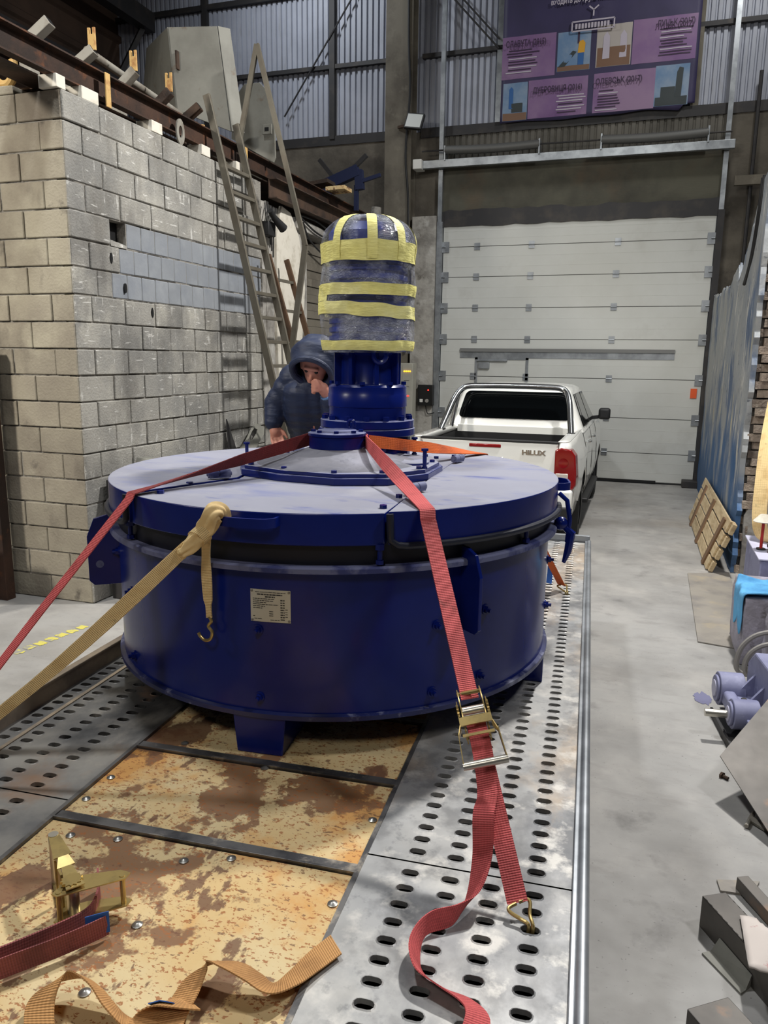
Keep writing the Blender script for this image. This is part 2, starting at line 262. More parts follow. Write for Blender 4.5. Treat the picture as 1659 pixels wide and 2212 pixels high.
# ------------------------------------------------------------------ mesh builder
def V(*a): return Vector(a)
class MB:
    def __init__(s, X=None): s.v = []; s.f = []; s.m = []; s.X = X; s.mi = 0; s.uv = {}
    def add(s, vs, fs, mi=None):
        b = len(s.v)
        s.v += [tuple((s.X @ Vector(p)) if s.X else Vector(p)) for p in vs]
        s.f += [tuple(b + i for i in f) for f in fs]; s.m += [s.mi if mi is None else mi] * len(fs)
        return s
    def box(s, x0, x1, y0, y1, z0, z1):
        return s.add([(x0,y0,z0),(x1,y0,z0),(x1,y1,z0),(x0,y1,z0),(x0,y0,z1),(x1,y0,z1),(x1,y1,z1),(x0,y1,z1)],
                     [(0,3,2,1),(4,5,6,7),(0,1,5,4),(1,2,6,5),(2,3,7,6),(3,0,4,7)])
    def hexa(s, p):   # 8 points, bottom four then top four
        return s.add(p, [(0,3,2,1),(4,5,6,7),(0,1,5,4),(1,2,6,5),(2,3,7,6),(3,0,4,7)])
    def bar(s, a, b, w, h, up=(0, 0, 1)):   # rectangular bar from a to b
        a = Vector(a); b = Vector(b); d = (b - a).normalized(); u = Vector(up)
        sx = d.cross(u)
        if sx.length < 1e-4: sx = d.cross(Vector((1, 0, 0)))
        sx.normalize(); u = sx.cross(d).normalized(); sx *= w / 2; u *= h / 2
        return s.hexa([a-sx-u, a+sx-u, b+sx-u, b-sx-u, a-sx+u, a+sx+u, b+sx+u, b-sx+u])
    def cyl(s, a, b, r0, r1=None, n=16, caps=True):
        return s.tube([a, b], [r0, r0 if r1 is None else r1], n, caps)
    def tube(s, pts, r, n=10, caps=True, closed=False):
        pts = [Vector(p) for p in pts]; k = len(pts); rs = r if isinstance(r, (list, tuple)) else [r] * k
        vs = []; t0 = None
        for i, p in enumerate(pts):
            if closed: d = pts[(i+1) % k] - pts[i-1]
            else: d = pts[min(i+1, k-1)] - pts[max(i-1, 0)]
            d.normalize()
            if t0 is None:
                nrm = d.orthogonal().normalized()
            else:
                nrm = (nrm - d * nrm.dot(d))
                nrm = nrm.normalized() if nrm.length > 1e-6 else d.orthogonal().normalized()
            t0 = d; bi = d.cross(nrm)
            for j in range(n):
                a = 2*pi*j/n; vs.append(p + (nrm*cos(a) + bi*sin(a)) * rs[i])
        fs = []
        for i in range(k if closed else k-1):
            i2 = (i+1) % k
            for j in range(n): fs.append((i*n+j, i*n+(j+1) % n, i2*n+(j+1) % n, i2*n+j))
        if caps and not closed: fs += [tuple(range(n-1, -1, -1)), tuple((k-1)*n+j for j in range(n))]
        return s.add(vs, fs)
    def lathe(s, prof, n=48, c=(0, 0, 0), a0=0, a1=2*pi, mis=None):
        full = abs(a1-a0-2*pi) < 1e-6; m = n if full else n+1; vs = []
        for r, z in prof:
            for j in range(m):
                a = a0+(a1-a0)*j/n; vs.append((c[0]+r*cos(a), c[1]+r*sin(a), c[2]+z))
        for i in range(len(prof)-1):
            fs = []
            for j in range(n):
                j2 = (j+1) % m
                fs.append((i*m+j, i*m+j2, (i+1)*m+j2, (i+1)*m+j))
            if i == 0: base = len(s.v); s.add(vs, fs, mis[i] if mis else None)
            else:
                s.f += [tuple(base+q for q in f) for f in fs]; s.m += [(mis[i] if mis else s.mi)] * len(fs)
        return s
    def prism(s, poly, z0, z1, side=None, top=None, bot=None):   # poly CCW in xy
        n = len(poly)
        b = len(s.v)
        s.add([(x, y, z0) for x, y in poly] + [(x, y, z1) for x, y in poly], [(i, (i+1) % n, n+(i+1) % n, n+i) for i in range(n)], side)
        s.f += [tuple(b+i for i in range(n-1, -1, -1)), tuple(b+n+i for i in range(n))]
        s.m += [s.mi if bot is None else bot, s.mi if top is None else top]
        return s
    def ribbon(s, pts, wv, t=0.004):   # pts centre line; wv half-width vectors (one or per point)
        pts = [Vector(p) for p in pts]; k = len(pts)
        ws = [Vector(w) for w in wv] if isinstance(wv, list) else [Vector(wv)] * k
        vs = []; b0 = len(s.v); dist = 0.0
        for i, p in enumerate(pts):
            if i: dist += (p-pts[i-1]).length
            for q, uu in enumerate((0, 1, 1, 0)): s.uv[b0+4*i+q] = (uu, dist)
            d = (pts[min(i+1, k-1)] - pts[max(i-1, 0)]).normalized(); n = d.cross(ws[i]).normalized() * t / 2
            vs += [p-ws[i]-n, p+ws[i]-n, p+ws[i]+n, p-ws[i]+n]
        fs = []
        for i in range(k-1):
            for j in range(4): fs.append((i*4+j, i*4+(j+1) % 4, i*4+4+(j+1) % 4, i*4+4+j))
        fs += [(3, 2, 1, 0), tuple((k-1)*4+j for j in range(4))]
        return s.add(vs, fs)
    def ball(s, c, r, n=12, sc=(1, 1, 1)):
        prof = [(max(1e-5, r*sin(pi*i/n)), -r*cos(pi*i/n)) for i in range(n+1)]
        vs = []; m = n*2
        for rr, z in prof:
            for j in range(m): a = 2*pi*j/m; vs.append((c[0]+rr*cos(a)*sc[0], c[1]+rr*sin(a)*sc[1], c[2]+z*sc[2]))
        fs = [(i*m+j, i*m+(j+1) % m, (i+1)*m+(j+1) % m, (i+1)*m+j) for i in range(n) for j in range(m)]
        return s.add(vs, fs)
    def hexbolt(s, p, ax, r=0.012, h=0.01, shank=0):
        ax = Vector(ax).normalized(); p = Vector(p)
        s.tube([p, p + ax*h], r, 6)
        if shank: s.tube([p + ax*h, p + ax*(h+shank)], r*0.55, 8)
        return s
    def build(s, name, mats, parent=None, smooth=35, bevel=0.0, bseg=2, world=False, mods=None, fixn=True):
        vs = s.v
        me = bpy.data.meshes.new(name); o = bpy.data.objects.new(name, me)
        if parent is None:
            xs = [p[0] for p in vs]; ys = [p[1] for p in vs]; zs = [p[2] for p in vs]
            c = Vector(((min(xs)+max(xs))/2, (min(ys)+max(ys))/2, min(zs)))
            vs = [Vector(p) - c for p in vs]; o.location = c
        elif world:
            Mx = Matrix.Identity(4); q = parent
            while q is not None: Mx = q.matrix_basis @ Mx; q = q.parent
            Mx = Mx.inverted(); vs = [Mx @ Vector(p) for p in vs]
        me.from_pydata([tuple(p) for p in vs], [], s.f)
        if isinstance(mats, str): mats = [mats]
        for m in mats: me.materials.append(MATS[m])
        if s.uv:
            ul = me.uv_layers.new(name='UVMap')
            for lp in me.loops: ul.data[lp.index].uv = s.uv.get(lp.vertex_index, (0, 0))
        if len(mats) > 1: me.polygons.foreach_set('material_index', s.m)
        me.update()
        if fixn:
            bm = bmesh.new(); bm.from_mesh(me); bmesh.ops.recalc_face_normals(bm, faces=bm.faces); bm.to_mesh(me); bm.free()
        if smooth:
            me.polygons.foreach_set('use_smooth', [True]*len(me.polygons))
            me.set_sharp_from_angle(angle=radians(smooth))
        COL.objects.link(o)
        if parent is not None: o.parent = parent
        if bevel:
            b = o.modifiers.new('bevel', 'BEVEL'); b.width = bevel; b.segments = bseg; b.limit_method = 'ANGLE'; b.angle_limit = radians(40)
        return o

def tag(o, label=None, cat=None, group=None, kind=None):
    if label: o['label'] = label
    if cat: o['category'] = cat
    if group: o['group'] = group
    if kind: o['kind'] = kind
    return o
def thing(name, loc, label=None, cat=None, rotz=0.0, group=None, kind=None):
    o = bpy.data.objects.new(name, None); COL.objects.link(o); o.location = loc; o.rotation_euler = (0, 0, rotz)
    o.empty_display_size = 0.1
    return tag(o, label, cat, group, kind)
def link_copy(src, parent, loc=None, rotz=None, name=None):
    c = src.copy(); COL.objects.link(c); c.parent = parent
    if loc is not None: c.location = loc
    if rotz is not None: c.rotation_euler = (0, 0, rotz)
    return c
def copy_thing(src, loc, rotz=0, label=None):
    c = src.copy(); COL.objects.link(c); c.location = loc; c.rotation_euler = (0, 0, rotz)
    if label: c['label'] = label
    for ch in list(src.children):
        d = ch.copy(); COL.objects.link(d); d.parent = c
    return c
def ray(x, y): return CF + CR*((x-IW/2)/F_PX) - CU*((y-IH/2)/F_PX)
def atz(x, y, z): d = ray(x, y); return CPOS + d*((z-CAM_H)/d.z)
def aty(x, y, Y): d = ray(x, y); return CPOS + d*(Y/d.y)
def atx(x, y, X): d = ray(x, y); return CPOS + d*(X/d.x)
def atd(x, y, D):   # D = horizontal distance along the camera heading
    d = ray(x, y); h = CB @ Vector((0, 1, 0)); return CPOS + d*(D/d.dot(h))
def catmull(pts, n=8):
    P = [Vector(p) for p in pts]; out = []
    for i in range(len(P)-1):
        p0 = P[max(i-1, 0)]; p1 = P[i]; p2 = P[i+1]; p3 = P[min(i+2, len(P)-1)]
        for k in range(n):
            t = k/n
            out.append(0.5*((2*p1)+(p2-p0)*t+(2*p0-5*p1+4*p2-p3)*t*t+(3*p1-p0-3*p2+p3)*t**3))
    out.append(P[-1]); return out
def text_obj(txt, size, M4, matname, name, parent, depth=0.0, align='LEFT', width=None, offset=0.0):
    cu = bpy.data.curves.new(name, 'FONT'); cu.body = txt; cu.size = size; cu.align_x = align; cu.extrude = depth
    cu.resolution_u = 3; cu.offset = offset
    t = bpy.data.objects.new(name+'_tmp', cu); COL.objects.link(t)
    dg = bpy.context.evaluated_depsgraph_get(); dg.update()
    me = bpy.data.meshes.new_from_object(t.evaluated_get(dg)); me.name = name
    bpy.data.objects.remove(t); bpy.data.curves.remove(cu)
    if width and len(me.vertices):
        xs = [v.co.x for v in me.vertices]; k = width/max(1e-4, max(xs)-min(xs))
        me.transform(Matrix.Diagonal((k, 1, 1, 1)))
    Mx = Matrix.Identity(4); q = parent
    while q is not None: Mx = q.matrix_basis @ Mx; q = q.parent
    me.transform(Mx.inverted() @ M4)
    me.materials.clear(); me.materials.append(MATS[matname])
    o = bpy.data.objects.new(name, me); COL.objects.link(o); o.parent = parent
    return o
# ================================================================== SETTING
YW = 14.14            # back wall face
XL = -4.348           # block wall face
# ---- floor
def build_floor():
    m = MB(); m.add([(-16, -6, 0), (10, -6, 0), (10, 16, 0), (-16, 16, 0)], [(0, 1, 2, 3)])
    o = m.build('floor', 'concrete_floor', smooth=0); tag(o, 'worn grey concrete workshop floor', None, kind='structure')
build_floor()

# ---- back wall: dark lower concrete, corrugated sheets above, girts, mullions
def corrugated(x0, x1, y, z0, z1, pitch=0.105, depth=0.04):
    m = MB(); n = int(round((x1-x0)/pitch)); p = (x1-x0)/n; xs = []
    for i in range(n):
        a = x0+i*p
        xs += [(a, 0), (a+p*.22, 0), (a+p*.34, depth), (a+p*.88, depth)]
    xs.append((x1, 0)); vs = []
    for x, d in xs: vs += [(x, y-d, z0), (x, y-d, z1)]
    m.add(vs, [(2*i, 2*i+2, 2*i+3, 2*i+1) for i in range(len(xs)-1)])
    return m
def build_back():
    w = thing('wall_back', (-3, YW, 0), 'hall end wall of pale corrugated sheet above dark concrete', kind='structure')
    m = MB()
    m.box(-11.5, -3.72, YW+.02, YW+.32, 0, 6.05); m.box(.98, 4.5, YW+.02, YW+.32, 0, 6.05)
    m.build('lower_wall', 'wall_concrete_dark', w, world=True, smooth=0)
    corrugated(-3.72, .98, YW+.04, 5.30, 6.05, .11, .02).build('sheet_over_door', 'sheet_dark', w, world=True, smooth=0, fixn=False)
    MB().box(-3.72, .98, YW-.02, YW+.02, 4.62, 5.46).build('lintel_curtain', 'curtain', w, world=True, smooth=0)
    # ragged dark sealing strip over the door head
    m = MB(); pts = []
    random.seed(3)
    xs = [-3.72+4.7*i/24 for i in range(25)]
    lo = [4.42 + random.uniform(-.015, .015) for _ in xs]; hi = [4.68 + random.uniform(-.03, .03) for _ in xs]
    for i in range(24):
        m.hexa([(xs[i], YW-.075, lo[i]), (xs[i+1], YW-.075, lo[i+1]), (xs[i+1], YW-.051, lo[i+1]), (xs[i], YW-.051, lo[i]),
                (xs[i], YW-.075, hi[i]), (xs[i+1], YW-.075, hi[i+1]), (xs[i+1], YW-.02, hi[i+1]), (xs[i], YW-.02, hi[i])])
    m.build('door_head_seal', 'steel_dark', w, world=True, smooth=0)
    # corrugated bays
    for a, b in ((-11.5, -8.4), (-8.4, -5.8), (-5.8, -4.3), (-4.3, -2.7), (-2.7, .42), (.42, 4.5)):
        corrugated(a, b, YW+.12, 6.0, 9.6).build('corrugated_sheet', 'sheet_white', w, world=True, smooth=0, fixn=False)
    for z, h in ((6.03, .16), (7.28, .07), (8.55, .09)):
        for a, b in ((-11.5, -4.72), (-4.1, 4.5)):
            MB().bar((a, YW+.05, z), (b, YW+.05, z), .1, h).build('girt', 'steel_dark', w, world=True, smooth=0)
    for x in (-8.4, -5.8):
        MB().box(x-.05, x+.05, YW-.02, YW+.1, 6.05, 9.6).build('mullion', 'steel_dark', w, world=True, smooth=0)
    MB().box(-2.78, -2.66, YW-.0, YW+.1, 6.05, 9.6).build('mullion', 'galv', w, world=True, smooth=0)
    MB().box(.36, .48, YW-.0, YW+.1, 6.05, 9.6).build('mullion', 'column_paint', w, world=True, smooth=0)
    for a, b in (((-6.75, YW-.03, 6.5), (-4.7, YW-.03, 9.3)), ((-3.6, YW-.03, 8.3), (-2.75, YW-.03, 7.4)), ((-3.6, YW-.05, 8.15), (-2.75, YW-.05, 7.25)), ((.5, YW-.03, 7.9), (.88, YW-.03, 8.4))):
        MB().cyl(a, b, .015, n=8).build('brace_rod', 'steel_dark', w, world=True)
    # foundation sill strip left of the gate
    # far right dim strip of wall with pipes and brackets
    m = MB(); m.tube([(1.35, YW-.1, 3.1), (1.35, YW-.1, 6.5)], .03); m.tube([(1.65, YW-.15, 0), (1.65, YW-.15, 9)], .03)
    m.build('wall_pipe', 'steel_dark', w, world=True)
    MB().bar((1.1, YW-.2, 4.9), (2.6, YW-.2, 4.9), .1, .14).build('bracket_beam', 'column_paint', w, world=True, smooth=0)
    return w
build_back()

# ---- gate
def build_gate():
    d = thing('door_1', (-1.36, YW, 0), 'white sectional overhead gate with wicket door', kind='structure')
    x0, x1 = -3.62, .9
    zs = [0.02, .47, 1.13, 1.82, 2.47, 3.02, 3.55, 4.06, 4.46]
    zs = [0.03, .53, 1.13, 1.80, 2.46, 3.01, 3.55, 4.07, 4.47]
    for i in range(8):
        a, b = zs[i], zs[i+1]
        m = MB(); m.box(x0, x1, YW-.05, YW-.01, a+.006, b-.006)
        # shallow stamped ribs so that the panel is not a bare slab
        k = 3
        for j in range(1, k):
            z = a+(b-a)*j/k; m.box(x0+.01, x1-.01, YW-.0515, YW-.049, z-.004, z+.004)
        m.build('panel', 'door_white', d, world=True, smooth=0, bevel=.006)
    MB().box(x0, x1, YW-.035, YW-.012, 0.02, 4.46).build('panel_joint', 'door_joint', d, world=True, smooth=0)
    hinge = None
    for z in zs[1:8]:
        for x in (x0+.62, x0+1.58, x0+3.02):
            m = MB(); m.box(x-.05, x+.05, YW-.062, YW-.05, z-.06, z+.06); m.tube([(x-.05, YW-.066, z), (x+.05, YW-.066, z)], .01, 8)
            m.build('hinge', 'galv', d, world=True, smooth=0)
        for x, s in ((x0+.05, -1), (x1-.05, 1)):
            m = MB(); m.box(x-.06, x+.06, YW-.075, YW-.05, z-.09, z+.09); m.cyl((x, YW-.09, z), (x+s*.14, YW-.09, z), .012, n=8); m.cyl((x+s*.1, YW-.09, z), (x+s*.14, YW-.09, z), .028, n=12)
            m.build('roller_bracket', 'galv', d, world=True, smooth=0)
    for x, a in ((x0-.06, 0), (x1+.06, 0)):
        m = MB(); m.box(x-.05, x+.05, YW-.13, YW-.02, 0, 4.5)
        m.build('guide_track', 'galv' if x < 0 else 'steel_dark', d, world=True, smooth=0)
        m = MB(); m.box(x-.045, x+.0, YW-.12, YW-.08, 4.5, 9.2); m.box(x+.0, x+.03, YW-.12, YW-.04, 4.5, 9.2)
        m.build('vertical_rail', 'galv', d, world=True, smooth=0)
    # spring shaft carrier
    MB().bar((-4.12, YW-.22, 5.44), (1.06, YW-.22, 5.44), .09, .13).build('shaft_carrier', 'galv', d, world=True, smooth=0, bevel=.005)
    MB().box(-4.14, -3.98, YW-.34, YW-.1, 5.36, 5.52).build('carrier_end', 'white_plastic', d, world=True, bevel=.01)
    MB().cyl((-4.0, YW-.25, 5.66), (1.0, YW-.25, 5.62), .014, n=8).build('spring_shaft', 'steel_dark', d, world=True)
    for a, b in ((-3.58, -1.96), (-.96, .66)):
        m = MB(); n = 70; pts = []
        m.tube([(a+(b-a)*i/n, YW-.25, 5.655-.02*sin(pi*i/n)-.03*(a+(b-a)*i/n+3.6)/5) for i in range(n+1)], [.068+(.006 if i % 2 else 0) for i in range(n+1)], 14)
        m.build('torsion_spring', 'spring_grey', d, world=True, smooth=60)
        for x in (a, b):
            MB().box(x-.012, x+.012, YW-.3, YW-.1, 5.48, 5.72).build('spring_bracket', 'galv', d, world=True, smooth=0)
    # stiffening bar, wicket frame
    MB().box(-3.25, .44, YW-.085, YW-.05, 2.24, 2.30).build('stiffener_bar', 'door_joint', d, world=True, smooth=0)
    MB().box(-3.25, .44, YW-.060, YW-.05, 2.13, 2.24).build('stiffener_plate', 'galv', d, world=True, smooth=0)
    m = MB(); m.box(-2.97, -2.92, YW-.062, YW-.05, .05, 2.14); m.box(-2.05, -2.0, YW-.062, YW-.05, .05, 2.14); m.box(-2.97, -2.0, YW-.062, YW-.05, 2.10, 2.15)
    m.build('wicket_frame', 'galv', d, world=True, smooth=0)
    m = MB(); m.box(-2.94, -2.38, YW-.09, YW-.055, 2.07, 2.10); m.box(-2.9, -2.7, YW-.1, YW-.05, 1.94, 2.05)
    m.build('door_closer', 'galv', d, world=True, bevel=.004)
    MB().box(.74, .84, YW-.07, YW-.05, 1.50, 1.66).build('warning_tag', 'orange_tag', d, world=True, smooth=0)
    MB().box(-3.5, .3, YW-.07, YW-.05, 0.02, .06).build('bottom_seal', 'black', d, world=True, smooth=0)
    MB().box(.72, .98, YW-.3, YW-.05, 0, .12).build('track_foot', 'steel_dark', d, world=True, smooth=0, bevel=.01)
build_gate()

# ---- block building on the left
BH, BW = .2145, .436
def block_mesh(name, w, h, d, bev, matname):
    m = MB(); m.box(-w/2, w/2, -d, 0, 0, h)
    o = m.build(name, matname, smooth=0); o.location = (0, 0, 0)
    me = o.data
    me.transform(Matrix.Translation((0, 0, -min(v.co.z for v in me.vertices))))
    # centre x at 0, front face at y=0 (towards -y)
    ys = [v.co.y for v in me.vertices]; me.transform(Matrix.Translation((0, -min(ys), 0)))
    bm = bmesh.new(); bm.from_mesh(me); bmesh.ops.bevel(bm, geom=list(bm.edges), offset=bev, segments=1, affect='EDGES'); bm.to_mesh(me); bm.free()
    bpy.data.objects.remove(o); return me
def build_blocks():
    # wall_left runs along y at x = XL (face +x); blocks' fronts look to +x
    wl = thing('wall_left', (XL, 5.2, 0), 'grey concrete block wall along the loading bay', kind='structure')
    m = MB(); pz0, pz1 = 14*BH+.03, 15*BH
    m.box(XL-.22, XL-.012, 5.23, 8.46, 0, pz0); m.box(XL-.22, XL-.012, 5.23, 8.46, pz1, 4.07); m.box(XL-.22, XL-.012, 5.23, 5.705, pz0, pz1); m.box(XL-.22, XL-.012, 5.92, 8.46, pz0, pz1)
    m.build('mortar_bed', 'mortar', wl, world=True, smooth=0)
    me = {}
    def blk(w, kind):
        k = (round(w, 3), kind)
        if k not in me: me[k] = block_mesh('block', w, BH-.012, .1, .006, kind)
        return me[k]
    rng = random.Random(11)
    def put(y0, y1, r, kind='block'):
        w = y1-y0-.011
        if w < .03: return
        w = round(w/.01)*.01
        o = bpy.data.objects.new('block' if kind != 'blue_tile' else 'tile', blk(w, kind)); COL.objects.link(o); o.parent = wl
        dx = rng.uniform(-.005, .007) if kind == 'block' else -.006
        o.location = (dx, (y0+y1)/2-5.2, r*BH+.006+rng.uniform(-.002, .002)); o.rotation_euler = (0, rng.uniform(-.008, .008), pi/2+rng.uniform(-.006, .006))
    for r in range(19):
        top = r*BH
        y = 5.207; off = (.5 if r % 2 else 1.0)*BW
        ends = [5.207]; yy = 5.207+off*(.96 if r % 2 else 1)
        while yy < 8.40: ends.append(yy); yy += BW
        ends.append(8.45 if r < 17 else 8.05)
        if r in (12, 13, 14):   # three courses of small blue-grey tiles (bottom row first)
            t0 = {12: 5.70, 13: 5.81, 14: 5.925}[r]
            e = [5.207, 5.207+ (.30 if r != 13 else .22), (5.70 if r == 14 else t0)] if r != 14 else [5.207, 5.698]
            for a, b in zip(e, e[1:]): put(a, b, r)
            y = t0
            while y < 8.3: put(y, min(y+.207, 8.42), r, 'blue_tile'); y += .207
        else:
            for a, b in zip(ends, ends[1:]): put(a, b, r)
    # the broken-out pocket left of the tiles; back painted black for its shade
    MB().box(XL-.16, XL-.10, 5.70, 5.92, 14*BH, 15*BH).build('pocket_shade_back', 'black', wl, world=True, smooth=0)
    MB().hexa([(XL-.08, 5.70, 14*BH), (XL, 5.70, 14*BH), (XL, 5.92, 14*BH), (XL-.08, 5.92, 14*BH), (XL-.08, 5.70, 14*BH+.03), (XL-.005, 5.70, 14*BH+.05), (XL-.005, 5.92, 14*BH+.025), (XL-.08, 5.92, 14*BH+.06)]).build('broken_edge', 'block', wl, world=True, smooth=0)
    for x_, y_ in ((240, 557), (271, 623), (329, 676)):  # solid black plugs stand in for the dark inside small chips
        c_ = atx(x_, y_, XL+.005); k_ = MB(); oc = [(.018*cos(t)*(1+.4*noise.noise((t*2, x_, 0))), .042*sin(t)*(1+.4*noise.noise((t*2, y_, 3)))) for t in [2*pi*q/9 for q in range(9)]]
        k_.add([(c_.x-.02, c_.y+a, c_.z+b) for a, b in oc]+[(c_.x+.005, c_.y+a, c_.z+b) for a, b in oc], [tuple(range(9, 18))]+[(q, (q+1) % 9, 9+(q+1) % 9, 9+q) for q in range(9)]); k_.build('chip_shade_plug', 'black', wl, world=True, smooth=0)
    # rebated older wall behind the ladder: plaster and dark ribbed shutter
    random.seed(5)
    m = MB(); n = 14
    for i in range(n):
        a = 8.46+i*.09; h = 3.86+random.uniform(-.09, .08)-(.25*i/n)
        m.box(XL-.24, XL-.02+random.uniform(-.02, .02), a, a+.09, 0, h)
    m.build('plaster_wall', 'plaster_old', wl, world=True, smooth=0)
    m = MB(); outline = [(8.85, 1.4), (9.25, 1.5), (9.5, 2.2), (9.62, 3.0), (9.45, 3.6), (9.2, 3.86), (8.95, 3.9), (8.8, 3.5), (8.78, 2.4)]
    k = len(outline); m.add([(XL-.02, y, z) for y, z in outline]+[(XL+.02, y, z) for y, z in outline], [(i, (i+1) % k, k+(i+1) % k, k+i) for i in range(k)]+[tuple(range(k, 2*k))])
    m.build('plaster_patch', 'spacer_white', wl, world=True, smooth=0, bevel=.01)
    m = MB()
    for i in range(34): m.box(XL-.2, XL-.06+(.015 if i % 2 else 0), 9.72, 13.79, i*.105, i*.105+.1)
    m.build('ribbed_shutter', 'column_paint', wl, world=True, smooth=0)
    MB().bar((XL-.08, 9.4, 3.78), (XL-.08, 13.78, 3.62), .2, .14).build('concrete_lintel', 'plaster_old', wl, world=True, smooth=0, bevel=.01)
    # front face (looks at the camera)
    wf = thing('wall_front', (XL, 5.207, 0), 'brownish concrete block wall facing the loading bay', kind='structure')
    MB().box(-7.2, XL-.10, 5.207+.012, 5.207+.2, 0, 4.07).build('mortar_bed', 'mortar', wf, world=True, smooth=0)
    cache = {}
    for r in range(19):
        x = XL; first = True; k = 0
        while x > -6.9:
            w = BW*(.5 if (r % 2 and k == 0) else 1.0)
            ww = round((w-.011)/.01)*.01
            if ww not in cache: cache[ww] = block_mesh('block', ww, BH-.012, .1, .006, 'block_brown')
            o = bpy.data.objects.new('block', cache[ww]); COL.objects.link(o); o.parent = wf
            o.location = (x-w/2-XL-(.006 if k == 0 else 0), rng.uniform(-.008, .003), r*BH+.006); o.rotation_euler = (rng.uniform(-.006, .006), 0, rng.uniform(-.006, .006))
            x -= w; k += 1
    # ledge slabs on top of the block building
    MB().box(-7.2, XL-.02, 5.25, 8.4, 4.06, 4.075).build('top_screed', 'mortar', wf, world=True, smooth=0)
build_blocks()

# ---- right wall stub: blue painted plaster, torn end of raw brick
def build_right():
    X = .99
    wr = thing('wall_right', (X, 8.3, 0), 'peeling blue painted wall stub with a torn brick end', kind='structure')
    random.seed(9)
    n = 60; ny = 26
    def edge(i): return 8.32 + .05*noise.noise((i*.55, 3.1, 0))*2+.03*noise.noise((i*1.9, 7.1, 0))*2
    m = MB(); vs = []
    H = 3.9
    for i in range(n+1):
        z = H*i/n; ye = edge(i)
        ytop_far = 14.0
        for j in range(ny+1):
            y = ye+(ytop_far-ye)*j/ny
            # ruined top line falls towards the gate
            zt = min(z, H if y < 8.7 else max(3.1, H-.55*(y-8.7)*(1 if y < 10.5 else .6))+.12*noise.noise((y*2.3, 4.2, 0))+.05*noise.noise((y*7, 1.2, 0)))
            vs.append((X+.012*noise.noise((y*2, z*2, 1)), y, zt))
    fs = [(i*(ny+1)+j, i*(ny+1)+j+1, (i+1)*(ny+1)+j+1, (i+1)*(ny+1)+j) for i in range(n) for j in range(ny)]
    m.add(vs, fs); b = m.build('painted_plaster', 'wall_blue', wr, world=True, smooth=0)
    md = b.modifiers.new('thick', 'SOLIDIFY'); md.thickness = .05; md.offset = 0
    # core of the wall
    MB().box(X+.03, X+.62, 8.42, 14.1, 0, 3.1).build('wall_core', 'wall_grey_plaster', wr, world=True, smooth=0)
    MB().hexa([(X+.03, 8.42, 3.1), (X+.62, 8.42, 3.1), (X+.62, 10.4, 3.1), (X+.03, 10.4, 3.1), (X+.03, 8.42, 3.88), (X+.62, 8.42, 3.95), (X+.62, 9.4, 3.3), (X+.03, 9.4, 3.3)]).build('wall_core_top', 'wall_grey_plaster', wr, world=True, smooth=0)
    # torn brick toothing on the end face
    rng = random.Random(4)
    proto = {}
    for r in range(46):
        z = r*.084
        for c in range(4):
            w = .15; x = X+.04+c*.155+(0.04 if r % 2 else 0)
            if c > 1 and r < 36: continue
            if c == 1 and (r < 36 and rng.random() < .7): continue
            key = 'b'
            if key not in proto:
                q = MB(); q.box(-.07, .07, 0, .22, 0, .074); me = q.build('brick', 'brick_raw', smooth=0); proto[key] = me.data; bpy.data.objects.remove(me)
            o = bpy.data.objects.new('brick', proto[key]); COL.objects.link(o); o.parent = wr
            o.location = (x-X+.05, rng.uniform(.04, .12)+.06, z); o.rotation_euler = (rng.uniform(-.05, .05), rng.uniform(-.05, .05), rng.uniform(-.12, .12))
    # grey render left on the end face
    m = MB(); outl = [(.06, .0), (.62, 0), (.62, 3.3), (.5, 3.0), (.34, 2.85), (.30, 2.4), (.22, 2.0), (.17, 1.6), (.19, 1.3), (.12, 1.0), (.14, .8), (.05, .6)]
    k = len(outl); m.add([(X+x, 8.30, z) for x, z in outl]+[(X+x, 8.42, z) for x, z in outl], [tuple(range(k))]+[(i, (i+1) % k, k+(i+1) % k, k+i) for i in range(k)])
    m.build('end_render', 'wall_grey_plaster', wr, world=True, smooth=0, bevel=.008)
    # cables down the blue face
    for dy in (0, .12):
        MB().tube(catmull([(X-.03, 8.75+dy, 3.9), (X-.03, 8.85+dy, 3.5), (X-.03, 9.1+dy, 3.15), (X-.03, 9.5+dy, 2.95)], 6), .018, 8).build('wall_cable', 'cable_black', wr, world=True)
build_right()

# ---- upper left: dark ribbed hall cladding and crane runway, roof
def build_upper_left():
    w = thing('wall_left_upper', (-10.4, 9, 0), 'dark brown ribbed side cladding of the hall', kind='structure')
    m = MB()
    prof = []
    z = 4.0
    while z < 10.5:
        prof += [(z, 0), (z+.36, 0), (z+.40, .05), (z+.5, .05)]; z += .54
    vs = []
    for zz, d in prof: vs += [(-10.4+d, 0, zz), (-10.4+d, YW+.1, zz)]
    m.add(vs, [(2*i, 2*i+1, 2*i+3, 2*i+2) for i in range(len(prof)-1)])
    m.build('ribbed_cladding', 'roof_brown', w, world=True, smooth=0)
    for z in (6.9, 8.4):
        MB().bar((-9.6, 0, z), (-9.6, YW, z), .22, .34).build('runway_beam', 'steel_dark', w, world=True, smooth=0)
    for y in (3, 6.2, 9.4, 12.6):
        MB().bar((-10.3, y, 5.5), (-9.6, y+1.4, 8.4), .09, .09).build('bracing', 'steel_dark', w, world=True, smooth=0)
    c = MB(); c.box(-11.5, 5, -2, 15, 10.3, 10.4)
    tag(c.build('ceiling', 'roof_brown', smooth=0), 'dark hall roof deck', kind='structure')
build_upper_left()
